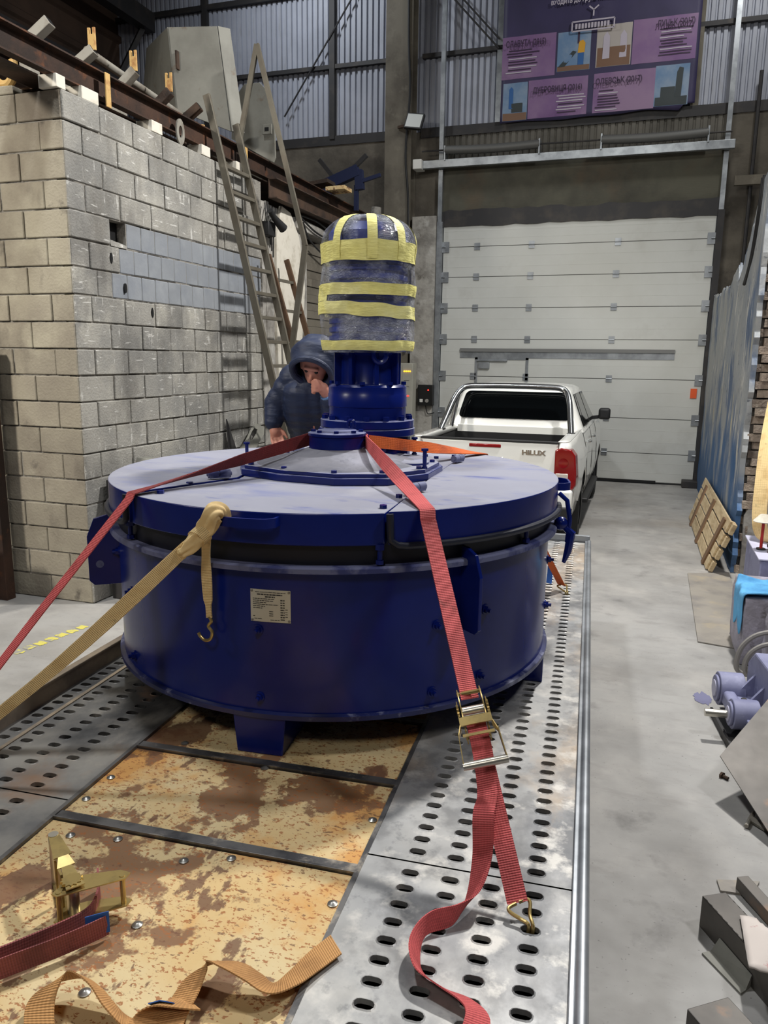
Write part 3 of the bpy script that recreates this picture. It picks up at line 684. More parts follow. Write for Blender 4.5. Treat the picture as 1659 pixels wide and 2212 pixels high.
# ================================================================== TRAILER
ZB = .72
TR_O = Vector((-.043, 1.447, 0)); TR_A = radians(3.673)
TRW, TR_Y0, TR_Y1 = 2.12, -1.15, 4.60
TRM = Matrix.Translation(TR_O) @ Matrix.Rotation(TR_A, 4, 'Z')
def TW(v, u, z): return TRM @ Vector((-v, u, z))       # v from right edge, u along
def slot_plate(m, x0, x1, cols, rows, y0, y1, z, slot_l=.047, slot_w=.0265):
    """plate with real oblong holes; cols/rows are hole centres; cells share straight borders"""
    cols = sorted(cols); rows = sorted(rows)
    xb = [x0]+[(a+b)/2 for a, b in zip(cols, cols[1:])]+[x1]
    yb = [y0]+[(a+b)/2 for a, b in zip(rows, rows[1:])]+[y1]
    n = 5
    for j, cy in enumerate(rows):
        for i, cx in enumerate(cols):
            X0, X1, Y0, Y1 = xb[i], xb[i+1], yb[j], yb[j+1]
            r = slot_w/2; h = slot_l/2-r; ring = []
            for k in range(n+1):
                a = -pi/2+pi*k/n; ring.append((cx+h+r*cos(a), cy+r*sin(a)))
            for k in range(n+1):
                a = pi/2+pi*k/n; ring.append((cx-h+r*cos(a), cy+r*sin(a)))
            outer = []
            for px, py in ring:
                # push outwards to the cell border
                dx, dy = px-cx, py-cy
                sx = ((X1-cx) if dx > 0 else (cx-X0))/max(abs(dx), 1e-6); sy = ((Y1-cy) if dy > 0 else (cy-Y0))/max(abs(dy), 1e-6)
                t = min(sx, sy); outer.append((cx+dx*t, cy+dy*t))
            lip = [(cx+(px-cx)*1.14, cy+(py-cy)*1.28) for px, py in ring]
            k = len(ring); vs = [(a, b, z) for a, b in outer]+[(a, b, z) for a, b in lip]+[(a, b, z+.0022) for a, b in ring]+[(a, b, z-.012) for a, b in ring]
            fs = []
            for L in range(3):
                for q in range(k): fs.append((L*k+q, L*k+(q+1) % k, (L+1)*k+(q+1) % k, (L+1)*k+q))
            b0 = len(m.v); m.add(vs, fs)
            # cell corners
            for (qx, qy) in ((X1, Y1), (X0, Y1), (X0, Y0), (X1, Y0)):
                best = None
                for q in range(k):
                    a, b = outer[q], outer[(q+1) % k]
                    if (abs(a[0]-qx) < 1e-6 and abs(b[1]-qy) < 1e-6) or (abs(a[1]-qy) < 1e-6 and abs(b[0]-qx) < 1e-6):
                        if abs(a[0]-b[0]) > 1e-7 and abs(a[1]-b[1]) > 1e-7: best = q
                if best is not None:
                    m.add([outer[best]+(z,), outer[(best+1) % k]+(z,), (qx, qy, z)], [(0, 2, 1)])
def build_trailer():
    t = thing('flatbed_trailer', TR_O, 'low flatbed trailer with slotted galvanised side plates and rusty beige deck panels', 'trailer', rotz=TR_A)
    near = [.380-.0645*k for k in range(0, 24)]; far = [.476+.0601*k for k in range(0, 68)]
    cr = [-.11, -.222, -.333, -.443]; cl = [-1.713, -1.835, -1.952, -2.05]
    for cols, x0, x1, mt in ((cr, -.58, -.012, 'galv_plate'), (cl, -2.10, -1.56, 'galv_plate_old')):
        for rows, y0, y1 in ((near, TR_Y0, .427), (far, .433, 4.54)):
            rows = [q for q in rows if y0+.02 < q < y1-.02]
            m = MB(); slot_plate(m, x0, x1, cols, rows, y0, y1, ZB)
            o = m.build('slotted_plate', mt, t, smooth=0, fixn=False); tag(o, 'galvanised walkway plate with rows of oblong slots')
    # black panel added below to keep the slots dark, then the chassis frame
    m = MB(); m.box(-2.08, -.03, TR_Y0+.05, 4.5, ZB-.135, ZB-.125); m.build('slot_dark_backing', 'black', t, smooth=0); m = MB()
    for x in (-.04, -.58, -1.06, -1.56, -2.08): m.box(x-.03, x+.03, TR_Y0, 4.55, ZB-.14, ZB-.02)
    for k in range(12): m.box(-2.08, -.04, TR_Y0+.02+k*.48, TR_Y0+.07+k*.48, ZB-.14, ZB-.025)
    m.build('chassis_frame', 'steel_dark', t, smooth=0)
    # deck panels between the plates and cross strips
    ys = [-1.15, -.53, -.08+.0, .37, .82, 1.27, 1.72, 2.17, 2.62, 3.07, 3.52, 3.97, 4.54]
    ys = [-1.15, .36, .815, 1.27, 1.725, 2.18, 2.635, 3.09, 3.545, 4.54]
    for a, b in zip(ys, ys[1:]):
        m = MB(); m.box(-1.548, -.592, a+.024, b-.022, ZB-.026, ZB-.008); m.build('deck_panel', 'rust_panel', t, smooth=0, bevel=.002)
    for y in ys[1:-1]:
        m = MB(); m.box(-1.555, -.585, y-.021, y+.021, ZB-.02, ZB-.001); m.box(-1.555, -.585, y-.021, y-.015, ZB-.02, ZB+.004)
        m.build('cross_strip', 'strip_steel', t, smooth=0, bevel=.001)
    for x, d in ((-.585, 1), (-1.555, -1)):
        m = MB(); m.box(x-.007, x+.007, TR_Y0, 4.54, ZB-.02, ZB+.003); m.build('edge_strip', 'strip_steel', t, smooth=0)
    # longitudinal flat bars on the plates
    MB().box(-2.008, -1.992, TR_Y0, 4.54, ZB, ZB+.004).build('flat_bar', 'rail_brown', t, smooth=0)
    # side rails
    m = MB(); m.box(-2.118, -2.098, TR_Y0, 4.58, ZB-.10, ZB+.075); m.box(-2.118, -2.10, TR_Y0, 4.58, ZB-.1, ZB-.08)
    m.box(-2.13, -2.095, TR_Y0, 4.58, ZB+.066, ZB+.078)
    m.build('side_rail', 'rail_brown', t, smooth=0, bevel=.003)
    m = MB(); m.box(-.014, .0, TR_Y0, 4.58, ZB-.09, ZB+.012)
    m.build('side_rail', 'galv', t, smooth=0, bevel=.003)
    MB().cyl((.014, TR_Y0, ZB+.002), (.014, 4.58, ZB+.002), .017, n=14).build('edge_tube', 'galv', t)
    MB().box(-2.12, .02, 4.56, 4.60, ZB-.1, ZB+.05).build('front_rail', 'galv', t, smooth=0, bevel=.003)
    MB().box(-2.12, .02, TR_Y0-.03, TR_Y0, ZB-.12, ZB+.012).build('rear_rail', 'galv', t, smooth=0, bevel=.003)
    # screws of the deck panels
    sc = MB(); sc.lathe([(0.0001, .005), (.006, .0045), (.0105, .001), (.0135, 0), (.0135, -.002)], 14)
    sm = sc.build('deck_screw', 'screw_zinc', smooth=50).data; bpy.data.objects.remove(bpy.data.objects['deck_screw'])
    pts = [(.283, 1.446), (.305, 1.302), (.268, 1.068), (.314, .945), (.217, .612), (.014, 1.054), (.593, 1.52), (.46, 1.52), (-.2, 1.05), (-.05, .612), (-.15, 1.5), (.79, 1.05), (.60, .612), (.87, 1.4)]
    for u, v in pts:
        o = bpy.data.objects.new('deck_screw', sm); COL.objects.link(o); o.parent = t; o.location = (-v, u, ZB-.007)
    # running gear, coupling (below and in front of the deck)
    for y in (1.7, 2.45):
        MB().cyl((-1.95, y, .31), (-.15, y, .31), .035, n=12).build('axle', 'steel_dark', t)
        for x in (-1.86, -.26):
            w = MB(); w.lathe([(.16, -.09), (.27, -.09), (.30, -.06), (.31, 0), (.30, .06), (.27, .09), (.16, .09)], 32)
            w.v = [(q[2]+x, q[0]+y, q[1]+.31) for q in w.v]; wo = w.build('wheel', 'tyre', t)
            w = MB(); w.lathe([(.001, .05), (.06, .06), (.155, .02), (.165, .08), (.165, -.08), (.001, -.04)], 24)
            w.v = [(q[2]+x, q[0]+y, q[1]+.31) for q in w.v]; w.build('wheel_disc', 'rim', wo)
    for y in (1.7, 2.45):
        for x in (-1.62, -.5): MB().box(x-.03, x+.03, y-.12, y+.12, .28, ZB-.14).build('axle_mount', 'steel_dark', t, smooth=0)
    m = MB(); m.bar((-1.95, 4.4, .56), (-1.06, 6.0, .50), .07, .1); m.bar((-.15, 4.4, .56), (-1.06, 6.0, .50), .07, .1); m.bar((-1.06, 5.6, .50), (-1.06, 6.25, .50), .07, .09)
    m.build('drawbar', 'galv', t, smooth=0)
    m = MB(); m.ball((-1.06, 6.28, .5), .05, 8); m.box(-1.1, -1.02, 6.1, 6.28, .48, .56); m.build('coupling', 'steel_dark', t)
    m = MB(); m.cyl((-.98, 5.5, .75), (-.98, 5.5, .12), .028, n=12); m.cyl((-1.02, 5.5, .08), (-.94, 5.5, .08), .08, n=16)
    m.build('jockey_wheel', 'galv', t)
    return t
trailer = build_trailer()

# ================================================================== MIXER
MX = Vector((-1.2924, 3.206, ZB-.008))
def arc(a0, a1, r, n): return [(r*cos(radians(a0+(a1-a0)*i/n)), r*sin(radians(a0+(a1-a0)*i/n))) for i in range(n+1)]
def pol(r, az, z=0): return Vector((r*cos(radians(az)), r*sin(radians(az)), z))
def build_mixer():
    g = thing('pan_mixer', MX, 'big navy blue concrete pan mixer with dusty lid strapped on the trailer', 'mixer')
    Z = lambda z: z + .008           # heights above the deck
    # drum
    m = MB(); m.lathe([(.90, Z(.150)), (.950, Z(.150)), (.950, Z(.672)), (.93, Z(.672)), (.90, Z(.2))], 160)
    m.build('drum', 'navy', g)
    m = MB(); m.lathe([(.93, Z(.135)), (.968, Z(.135)), (.968, Z(.152)), (.955, Z(.156)), (.93, Z(.156))], 160); m.build('bottom_flange', 'navy_worn', g)
    m = MB(); m.lathe([(.001, Z(.138)), (.94, Z(.138)), (.94, Z(.15))], 96); m.build('pan_floor', 'navy', g)
    m = MB(); m.lathe([(.93, Z(.672)), (.985, Z(.672)), (.985, Z(.688)), (.978, Z(.694)), (.93, Z(.694))], 160); m.build('upper_flange', 'dust_blue', g)
    m = MB(); m.lathe([(.948, Z(.694)), (.948, Z(.775)), (.92, Z(.775)), (.92, Z(.694))], 160); m.build('seal_band', 'seal_dark', g)
    # drum wear-plate bolts
    bolts = [(-84.8, .455), (-84.8, .205), (-46.2, .455), (-47, .205), (-33, .478), (-34, .225), (-126, .47), (-126, .205), (-142, .57), (-144, .33), (6, .53), (4, .335), (-100, .6)]
    for az, z in bolts[:-1]:
        m = MB(); n = pol(1, az); p = pol(.949, az, Z(z)); m.tube([p, p+n*.006], .020, 16); m.hexbolt(p+n*.006, n, .014, .012, .012)
        m.build('wear_plate_bolt', 'navy', g)
    # legs
    for az, zf in ((-84.8, 0), (5.2, .0085), (95.2, .0110), (185.2, .0085)):     # side legs stand on the plates, the rear one on a cross strip
        n = pol(1, az); tdir = pol(1, az+90); up = Vector((0, 0, 1))
        def P(r, tt, z): return n*r + tdir*tt + up*z
        m = MB()
        m.hexa([P(.70, -.085, zf), P(.958, -.085, zf), P(.958, .085, zf), P(.70, .085, zf), P(.70, -.100, Z(.15)), P(.958, -.100, Z(.15)), P(.958, .100, Z(.15)), P(.70, .100, Z(.15))])
        m.build('leg', 'navy', g, smooth=0, bevel=.004)
    # lid: centre strip and two hinged side covers, each with its rim skirt; tops are dust covered
    R1, R2 = .972, .980
    PLa, PLb, PLc, PLd = (-.485, -.842), (-.300, -.365), (-.40, .10), (-.414, .882)
    PRa, PRb, PRc, PRd = (.508, -.828), (.483, -.5), (.44, 0), (.40, .888)
    aR0 = degrees(atan2(PRa[1], PRa[0])); aR1 = degrees(atan2(PRd[1], PRd[0])); aL0 = degrees(atan2(PLd[1], PLd[0])); aL1 = degrees(atan2(PLa[1], PLa[0]))+360
    g_ = .006
    right = arc(aR0+.35, aR1-.35, R2, 60)+[(PRc[0]+g_, PRc[1]), (PRb[0]+g_, PRb[1])]
    left = arc(aL0+.35, aL1-.35, R2, 60)+[(PLb[0]-g_, PLb[1]), (PLc[0]-g_, PLc[1])]
    centre = arc(aL1-360+.2, aR0-.2, R1, 40)+[(PRb[0], PRb[1]), (PRc[0], PRc[1])]+arc(aR1+.2, aL0-.2, R1, 30)+[PLc, PLb]
    for nm, poly, z0, z1 in (('lid_strip', centre, .765, .876), ('hinged_cover', right, .768, .882), ('hinged_cover', left, .768, .882)):
        m = MB(); m.prism(poly, Z(z0), Z(z1), 0, 1, 0); m.build(nm, ['navy', 'dust_lid'], g, smooth=30, bevel=.004)
    # rubber seal cords of the covers
    for a0, a1, s in ((aR0+.6, 8, 1), (aL1-360-.6, -176, -1)):
        pts = [pol(R2+.006, a0, Z(.875)), pol(R2+.008, a0+.1*s, Z(.82)), pol(R2+.008, a0+.2*s, Z(.785)), pol(R2+.008, a0+1.6*s, Z(.768))]
        pts += [pol(R2+.008, a0+(a1-a0)*k/40+1.6*s, Z(.764)) for k in range(1, 41)]
        MB().tube(pts, .0125, 10).build('seal_cord', 'rubber', g)
    # cover hinges
    hp = [((-.385, -.465), (-.315, -.405)), ((.485, -.475), (.520, -.405)), ((.440, .42), (.462, .50)), ((-.42, .42), (-.40, .5))]
    for a, b in hp:
        m = MB(); A = Vector((*a, Z(.904))); B = Vector((*b, Z(.904))); d = (B-A)
        m.tube([A, A+d*.48], .017, 14); m.tube([A+d*.52, B], .017, 14); m.tube([A-d*.06, B+d*.06], .008, 8); m.bar(A+d*.05-Vector((0, 0, .012)), B-d*.05-Vector((0, 0, .012)), .03, .008)
        m.build('cover_hinge', 'dust_blue', g)
    # lid bolts
    lb_ = [atz(x, y, MX.z+Z(.876))-MX for x, y in ((410, 1047), (347, 1066), (828, 1098), (862, 1075))]
    for x, y in [(q.x, q.y) for q in lb_]+[(.37, .72), (-.34, .74), (-.1, .86), (.2, .85), (.30, .62)]:
        MB().hexbolt((x, y, Z(.876)), (0, 0, 1), .014, .012).build('lid_bolt', 'navy', g, smooth=0)
    # long jacking bolts
    jb_ = [atz(x, y, MX.z+Z(.924))-MX for x, y in ((895, 981), (917, 1011))]
    for x, y, h, zb_ in ((-.62, .30, .065, .876), (jb_[0].x, jb_[0].y, .075, .922), (jb_[1].x, jb_[1].y, .075, .922)):
        m = MB(); m.cyl((x, y, Z(zb_)), (x, y, Z(zb_+h)), .009, n=10); m.hexbolt((x, y, Z(zb_+h)), (0, 0, 1), .017, .010); m.hexbolt((x, y, Z(zb_)), (0, 0, 1), .014, .008)
        m.build('jacking_bolt', 'navy', g)
    # centre drive cover: faceted base ring, dusty cone, round cap
    base = [(-.405, -.16), (-.33, -.285), (-.12, -.36), (.14, -.385), (.34, -.30), (.455, -.10), (.45, .16), (.36, .36), (.1, .45), (-.2, .43), (-.38, .22)]
    m = MB(); m.prism(base, Z(.876), Z(.906), 0, 1, 0); m.build('drive_cover_base', ['navy', 'dust_blue'], g, smooth=25, bevel=.003)
    top = [(x*.965, y*.965) for x, y in base]
    m = MB(); m.prism(top, Z(.906), Z(.922), 0, 1, 0); m.build('drive_cover_plate', ['navy', 'dust_lid'], g, smooth=25, bevel=.002)
    m = MB(); m.lathe([(.36, Z(.921)), (.355, Z(.925)), (.25, Z(.945)), (.16, Z(.972)), (.128, Z(.985))], 64); m.build('drive_cone', 'dust_cone', g, smooth=60)
    for k, (x, y) in enumerate(base):
        x2, y2 = base[(k+1) % len(base)]
        MB().hexbolt(((x*.9), (y*.9), Z(.922)), (0, 0, 1), .013, .011).build('cover_bolt', 'navy', g, smooth=0)
    m = MB(); m.lathe([(.126, Z(.965)), (.124, Z(1.038)), (.130, Z(1.040)), (.130, Z(1.052)), (.118, Z(1.056)), (.09, Z(1.056)), (.086, Z(1.064)), (.001, Z(1.064))], 64, mis=[0, 0, 0, 1, 1, 1, 1])
    m.build('gear_cap', ['navy', 'dust_blue'], g)
    for k in range(8):
        a = 20+45*k; MB().hexbolt(pol(.106, a, Z(1.056)), (0, 0, 1), .012, .010).build('cap_bolt', 'navy', g, smooth=0)
    # inspection hatch shell right of the cone
    hc_ = atz(888, 997, MX.z+Z(.93))-MX; m = MB(); m.lathe([(.080, 0), (.080, .016), (.074, .020), (.001, .020)], 32, (hc_.x, hc_.y, Z(.915)), radians(150), radians(420), mis=[0, 1, 1]); m.build('hatch_shell', ['navy', 'dust_lid'], g)
    # bar handle on rim front, right
    for a0, a1, in ((-91.5, -79.5), (7, 17)):
        pts = [pol(.972, a0, Z(.848)), pol(1.005, a0+.3, Z(.848)), pol(1.026, a0+1.6, Z(.848))]+[pol(1.030, a0+1.6+(a1-a0-3.2)*k/6, Z(.848)) for k in range(1, 6)]+[pol(1.026, a1-1.6, Z(.848)), pol(1.005, a1-.3, Z(.848)), pol(.972, a1, Z(.848))]
        MB().ribbon(pts, (0, 0, .016), .008).build('bar_handle', 'navy', g, smooth=40)
    # lifting brackets (fins)
    for az, out in ((-40, 1.055), (-143, 1.075), (140, 1.06)):
        n = pol(1, az); td = pol(1, az+90)*.007
        prof = [(.945, .43), (out-.02, .43), (out, .45), (out, .64), (out-.03, .715), (.975, .735), (.945, .735)]
        m = MB(); k = len(prof); m.add([n*r-td+Vector((0, 0, Z(z))) for r, z in prof]+[n*r+td+Vector((0, 0, Z(z))) for r, z in prof], [tuple(range(k-1, -1, -1)), tuple(range(k, 2*k))]+[(i, (i+1) % k, k+(i+1) % k, k+i) for i in range(k)])
        b = m.build('lifting_bracket', 'navy', g, smooth=0, bevel=.002)
        if az == -143:
            p = n*1.03+Vector((0, 0, Z(.52))); MB().tube([p-td*1.25, p+td*1.25], .016, 16).build('bracket_hole', 'dust_blue', b)
    # lid clamps
    for az in (-59.5, -122, -150, -20, 60, 120):
        n = pol(1, az); p = pol(.965, az, Z(.70))
        m = MB(); m.tube([p, p+Vector((0, 0, .075))], .009, 8); m.hexbolt(p+Vector((0, 0, .05)), (0, 0, 1), .017, .02); m.hexbolt(p, (0, 0, 1), .015, .014); m.build('lid_clamp', 'navy', g)
    # toggle latch on the right
    n = pol(1, 4); p = lambda r, z: pol(r, 4, Z(z)); td = pol(1, 94)*.012
    m = MB(); m.tube([p(.985, .83), p(1.02, .80), p(1.035, .72), p(1.03, .62)], .010, 8); m.tube([p(1.0, .70), p(1.045, .66), p(1.035, .58), p(1.02, .53)], [.012, .02, .016, .008], 8)
    m.ball(p(1.0, .70), .03, 8); m.build('toggle_latch', 'navy', g)
    # nameplate with printed lines
    def skin(az, z, r=.9525): return pol(r, az, Z(z))
    az0, az1, z0, z1 = -86.2, -77.6, .487, .602
    m = MB(); n = 8; vs = []
    for i in range(n+1):
        a = az0+(az1-az0)*i/n; vs += [skin(a, z0, .951), skin(a, z1, .951), skin(a, z1, .953), skin(a, z0, .953)]
    m.add(vs, [(4*i+j, 4*i+(j+1) % 4, 4*i+4+(j+1) % 4, 4*i+4+j) for i in range(n) for j in range(4)]+[(0, 3, 2, 1), (4*n, 4*n+1, 4*n+2, 4*n+3)])
    npl = m.build('nameplate', 'nameplate', g, smooth=0)
    tag(npl, 'pale metal nameplate with lines of small print')
    def strip(u0, u1, w0, w1, nm='print_line'):
        a, b = az0+(az1-az0)*u0, az0+(az1-az0)*u1; za, zb = z1-(z1-z0)*w1, z1-(z1-z0)*w0
        q = MB(); vs = []; k = max(1, int((b-a)/1.0)); 
        for i in range(k+1): c = a+(b-a)*i/k; vs += [skin(c, za, .9535), skin(c, zb, .9535)]
        q.add(vs, [(2*i, 2*i+2, 2*i+3, 2*i+1) for i in range(k)]); return q
    rows = MB()
    rr = random.Random(2)
    def words(u0, u1, w, h):
        u = u0
        while u < u1:
            l = min(rr.uniform(.03, .11), u1-u); q = strip(u, u+l, w, w+h); rows.add(q.v, q.f); u += l+.012
    words(.12, .88, .07, .02); words(.17, .80, .13, .04); words(.37, .62, .20, .04)
    for k, e in enumerate((.6, .57, .40, .70, .37, .30)): words(.06, e, .275+k*.058, .022)
    for k in range(3): words(.47, .58, .66+k*.065, .022)
    words(.06, .11, .82, .02); words(.09, .28, .90, .022); words(.50, .73, .92, .022)
    for k in range(9): words(.75, .855, .29+k*.075, .035)
    for k in (4, 5, 6, 7): words(.87, .93, .28+k*.075, .02)
    tag(rows.build('print_lines', 'print_dark', npl, smooth=0, fixn=False), kind='stuff')
    for u, w in ((.035, .05), (.96, .06), (.035, .95), (.96, .95)):
        a = az0+(az1-az0)*u; p = skin(a, z1-(z1-z0)*w, .953); nn = pol(1, a); MB().tube([p, p+nn*.002], [.005, .003], 10).build('rivet', 'screw_zinc', npl)
    # --- gear motor
    mo = Vector((-.003, .408, 0))
    c = (mo.x, mo.y, 0)
    m = MB(); m.lathe([(.001, .876), (.17, .876), (.17, 1.0), (.16, 1.02), (.001, 1.02)], 48, c); m.build('motor_pedestal', 'navy', g)
    for k in range(6):
        a = 60*k+10; p = mo+pol(.19, a); MB().box(p.x-.02, p.x+.02, p.y-.02, p.y+.02, .876, 1.03).build('pedestal_post', 'navy', g, smooth=0)
    m = MB(); m.lathe([(.14, 1.018), (.230, 1.018), (.236, 1.022), (.236, 1.052), (.230, 1.056), (.14, 1.056)], 72, c, mis=[0, 0, 0, 1, 1]); m.build('mount_flange', ['navy', 'dust_blue'], g)
    m = MB(); m.lathe([(.14, 1.056), (.226, 1.056), (.232, 1.06), (.232, 1.092), (.226, 1.096), (.14, 1.096)], 72, c, mis=[0, 0, 0, 1, 1]); m.build('gearbox_flange', ['navy', 'dust_blue'], g)
    m = MB(); m.lathe([(.190, 1.094), (.190, 1.155), (.194, 1.158), (.194, 1.215), (.192, 1.218), (.192, 1.252), (.180, 1.262), (.12, 1.264)], 72, c, mis=[0]*6+[1]); m.build('gearbox_housing', ['navy', 'dust_blue'], g)
    for k in range(14):
        a = k*360/14+6; p = mo+pol(.212, a, 1.096); MB().hexbolt(p, (0, 0, 1), .016, .02).build('flange_bolt', 'navy', g, smooth=0)
    m = MB(); m.lathe([(.13, 1.262), (.142, 1.264), (.136, 1.275), (.134, 1.40), (.15, 1.415), (.15, 1.425), (.10, 1.425)], 64, c); m.build('adapter_neck', 'navy', g)
    for k in range(8):
        a = -100+45*k; n = pol(1, a); td = pol(1, a+90)*.010; q = MB()
        q.add([mo+n*.125-td+Vector((0, 0, 1.262)), mo+n*.168-td+Vector((0, 0, 1.262)), mo+n*.168-td+Vector((0, 0, 1.415)), mo+n*.125-td+Vector((0, 0, 1.415)),
               mo+n*.125+td+Vector((0, 0, 1.262)), mo+n*.168+td+Vector((0, 0, 1.262)), mo+n*.168+td+Vector((0, 0, 1.415)), mo+n*.125+td+Vector((0, 0, 1.415))],
              [(0, 1, 2, 3), (7, 6, 5, 4), (0, 4, 5, 1), (1, 5, 6, 2), (2, 6, 7, 3), (3, 7, 4, 0)])
        q.build('neck_rib', 'navy', g, smooth=0, bevel=.003)
        p = mo+pol(.178, a+22, 1.262); MB().hexbolt(p, (0, 0, 1), .014, .016).build('neck_bolt', 'navy', g, smooth=0)
    ring = [mo+pol(.178, -52)+Vector((cos(t)*.030*cos(radians(20)), cos(t)*.030*sin(radians(20)), 1.405+sin(t)*.036)) for t in [2*pi*k/20 for k in range(20)]]
    MB().tube(ring, .012, 8, closed=True).build('eye_bolt', 'navy', g)
    capring = [Vector((.035+cos(t)*.016, .085, Z(1.082)+sin(t)*.02)) for t in [2*pi*k/16 for k in range(16)]]
    MB().tube(capring, .008, 8, closed=True).build('eye_bolt', 'navy', g)
    # motor body with fins under stretch film
    m = MB(); prof = [(.001, 1.422), (.185, 1.422), (.185, 1.47)]
    z = 1.47
    while z < 1.86: prof += [(.188, z), (.188, z+.02), (.176, z+.024), (.176, z+.036)]; z += .04
    prof += [(.19, 1.87), (.19, 1.96), (.16, 2.0), (.06, 2.015), (.001, 2.015)]
    m.lathe(prof, 64, c); m.build('motor_body', 'motor_blue', g, smooth=30)
    def wr(a, z):   # film radius
        base = .222
        if z > 1.90: t = min(1, (z-1.90)/.135); base = .222*sqrt(max(0.02, 1-(t*.86)**2.6))
        if z < 1.44: base = .222-.3*(1.44-z)
        w = .010*noise.noise((cos(a)*2.2, sin(a)*2.2, z*9))+.006*noise.noise((cos(a)*7, sin(a)*7, z*22+5))
        lump = .014*max(0, cos(a-radians(200)))*max(0, 1-abs(z-1.62)/.18)
        return base+w+lump
    film = MB(); nz_, na = 70, 120; vs = []
    for i in range(nz_+1):
        z = 1.413+(2.034-1.413)*i/nz_
        for j in range(na):
            a = 2*pi*j/na; r = wr(a, z); vs.append((mo.x+r*cos(a), mo.y+r*sin(a), z))
    fs = [(i*na+j, i*na+(j+1) % na, (i+1)*na+(j+1) % na, (i+1)*na+j) for i in range(nz_) for j in range(na)]
    top = len(vs); vs.append((mo.x, mo.y, 2.040)); fs += [(nz_*na+j, nz_*na+(j+1) % na, top) for j in range(na)]
    film.add(vs, fs); fo = film.build('stretch_film', 'film', g, smooth=80); tag(fo, 'clear crinkled stretch film around the motor')
    def band(zc, w, slope=0, wav=.006, a0=0, a1=360, ph=0.0, wslope=0):
        q = MB(); n = max(8, int((a1-a0)/3)); vs = []
        for j in range(n+1):
            a = radians(a0+(a1-a0)*j/n); u = sin(a+radians(68)+ph)
            z = zc+slope*sin(a-radians(-68))+wav*noise.noise((cos(a)*2.5+zc*7, sin(a)*2.5, zc*3))*2
            ww = w*(1+.12*noise.noise((cos(a)*1.5, sin(a)*1.5+zc*5, 3)))+wslope*sin(a-radians(-68))
            for k in range(5):
                zz = z-ww/2+ww*k/4; r = wr(a, zz)+.0045+.002*noise.noise((a*6, zz*40, 1)); vs.append((mo.x+r*cos(a), mo.y+r*sin(a), zz))
        q.add(vs, [(5*j+k, 5*j+5+k, 5*j+6+k, 5*j+1+k) for j in range(n) for k in range(4)])
        return q.build('tape_band', 'tape', g, smooth=60)
    band(1.868, .088, 0, .001); band(1.700, .052, .0, .0015); band(1.607, .058, -.012, .003); band(1.446, .046, 0, .0015)
    band(1.672, .045, 0, .004, 205, 235)
    def vert(az, z0, hw):
        q = MB(); vs = []; n = 14
        for i in range(n+1):
            t = i/n; z = z0+(2.035-z0)*t if t < .8 else None
            zz = z0+(2.033-z0)*min(1, t/.8)
            for k in (-1, 0, 1):
                if t <= .8: a = radians(az)+k*hw/wr(radians(az), zz); r = wr(a, zz)+.007
                else: a = radians(az)+k*hw/.13; r = wr(a, 2.033)*(1-(t-.8)/.2*.9)
                vs.append((mo.x+r*cos(a), mo.y+r*sin(a), zz+(.010 if t > .8 else 0)))
        q.add(vs, [(3*i+k, 3*i+k+1, 3*i+k+4, 3*i+k+3) for i in range(n) for k in range(2)])
        return q.build('tape_strip', 'tape', g, smooth=60)
    for az, hw in ((-66, .022), (-110, .022), (-28, .026), (20, .02), (100, .02), (180, .02)): vert(az, 1.83, hw)
    return g
mixer = build_mixer()
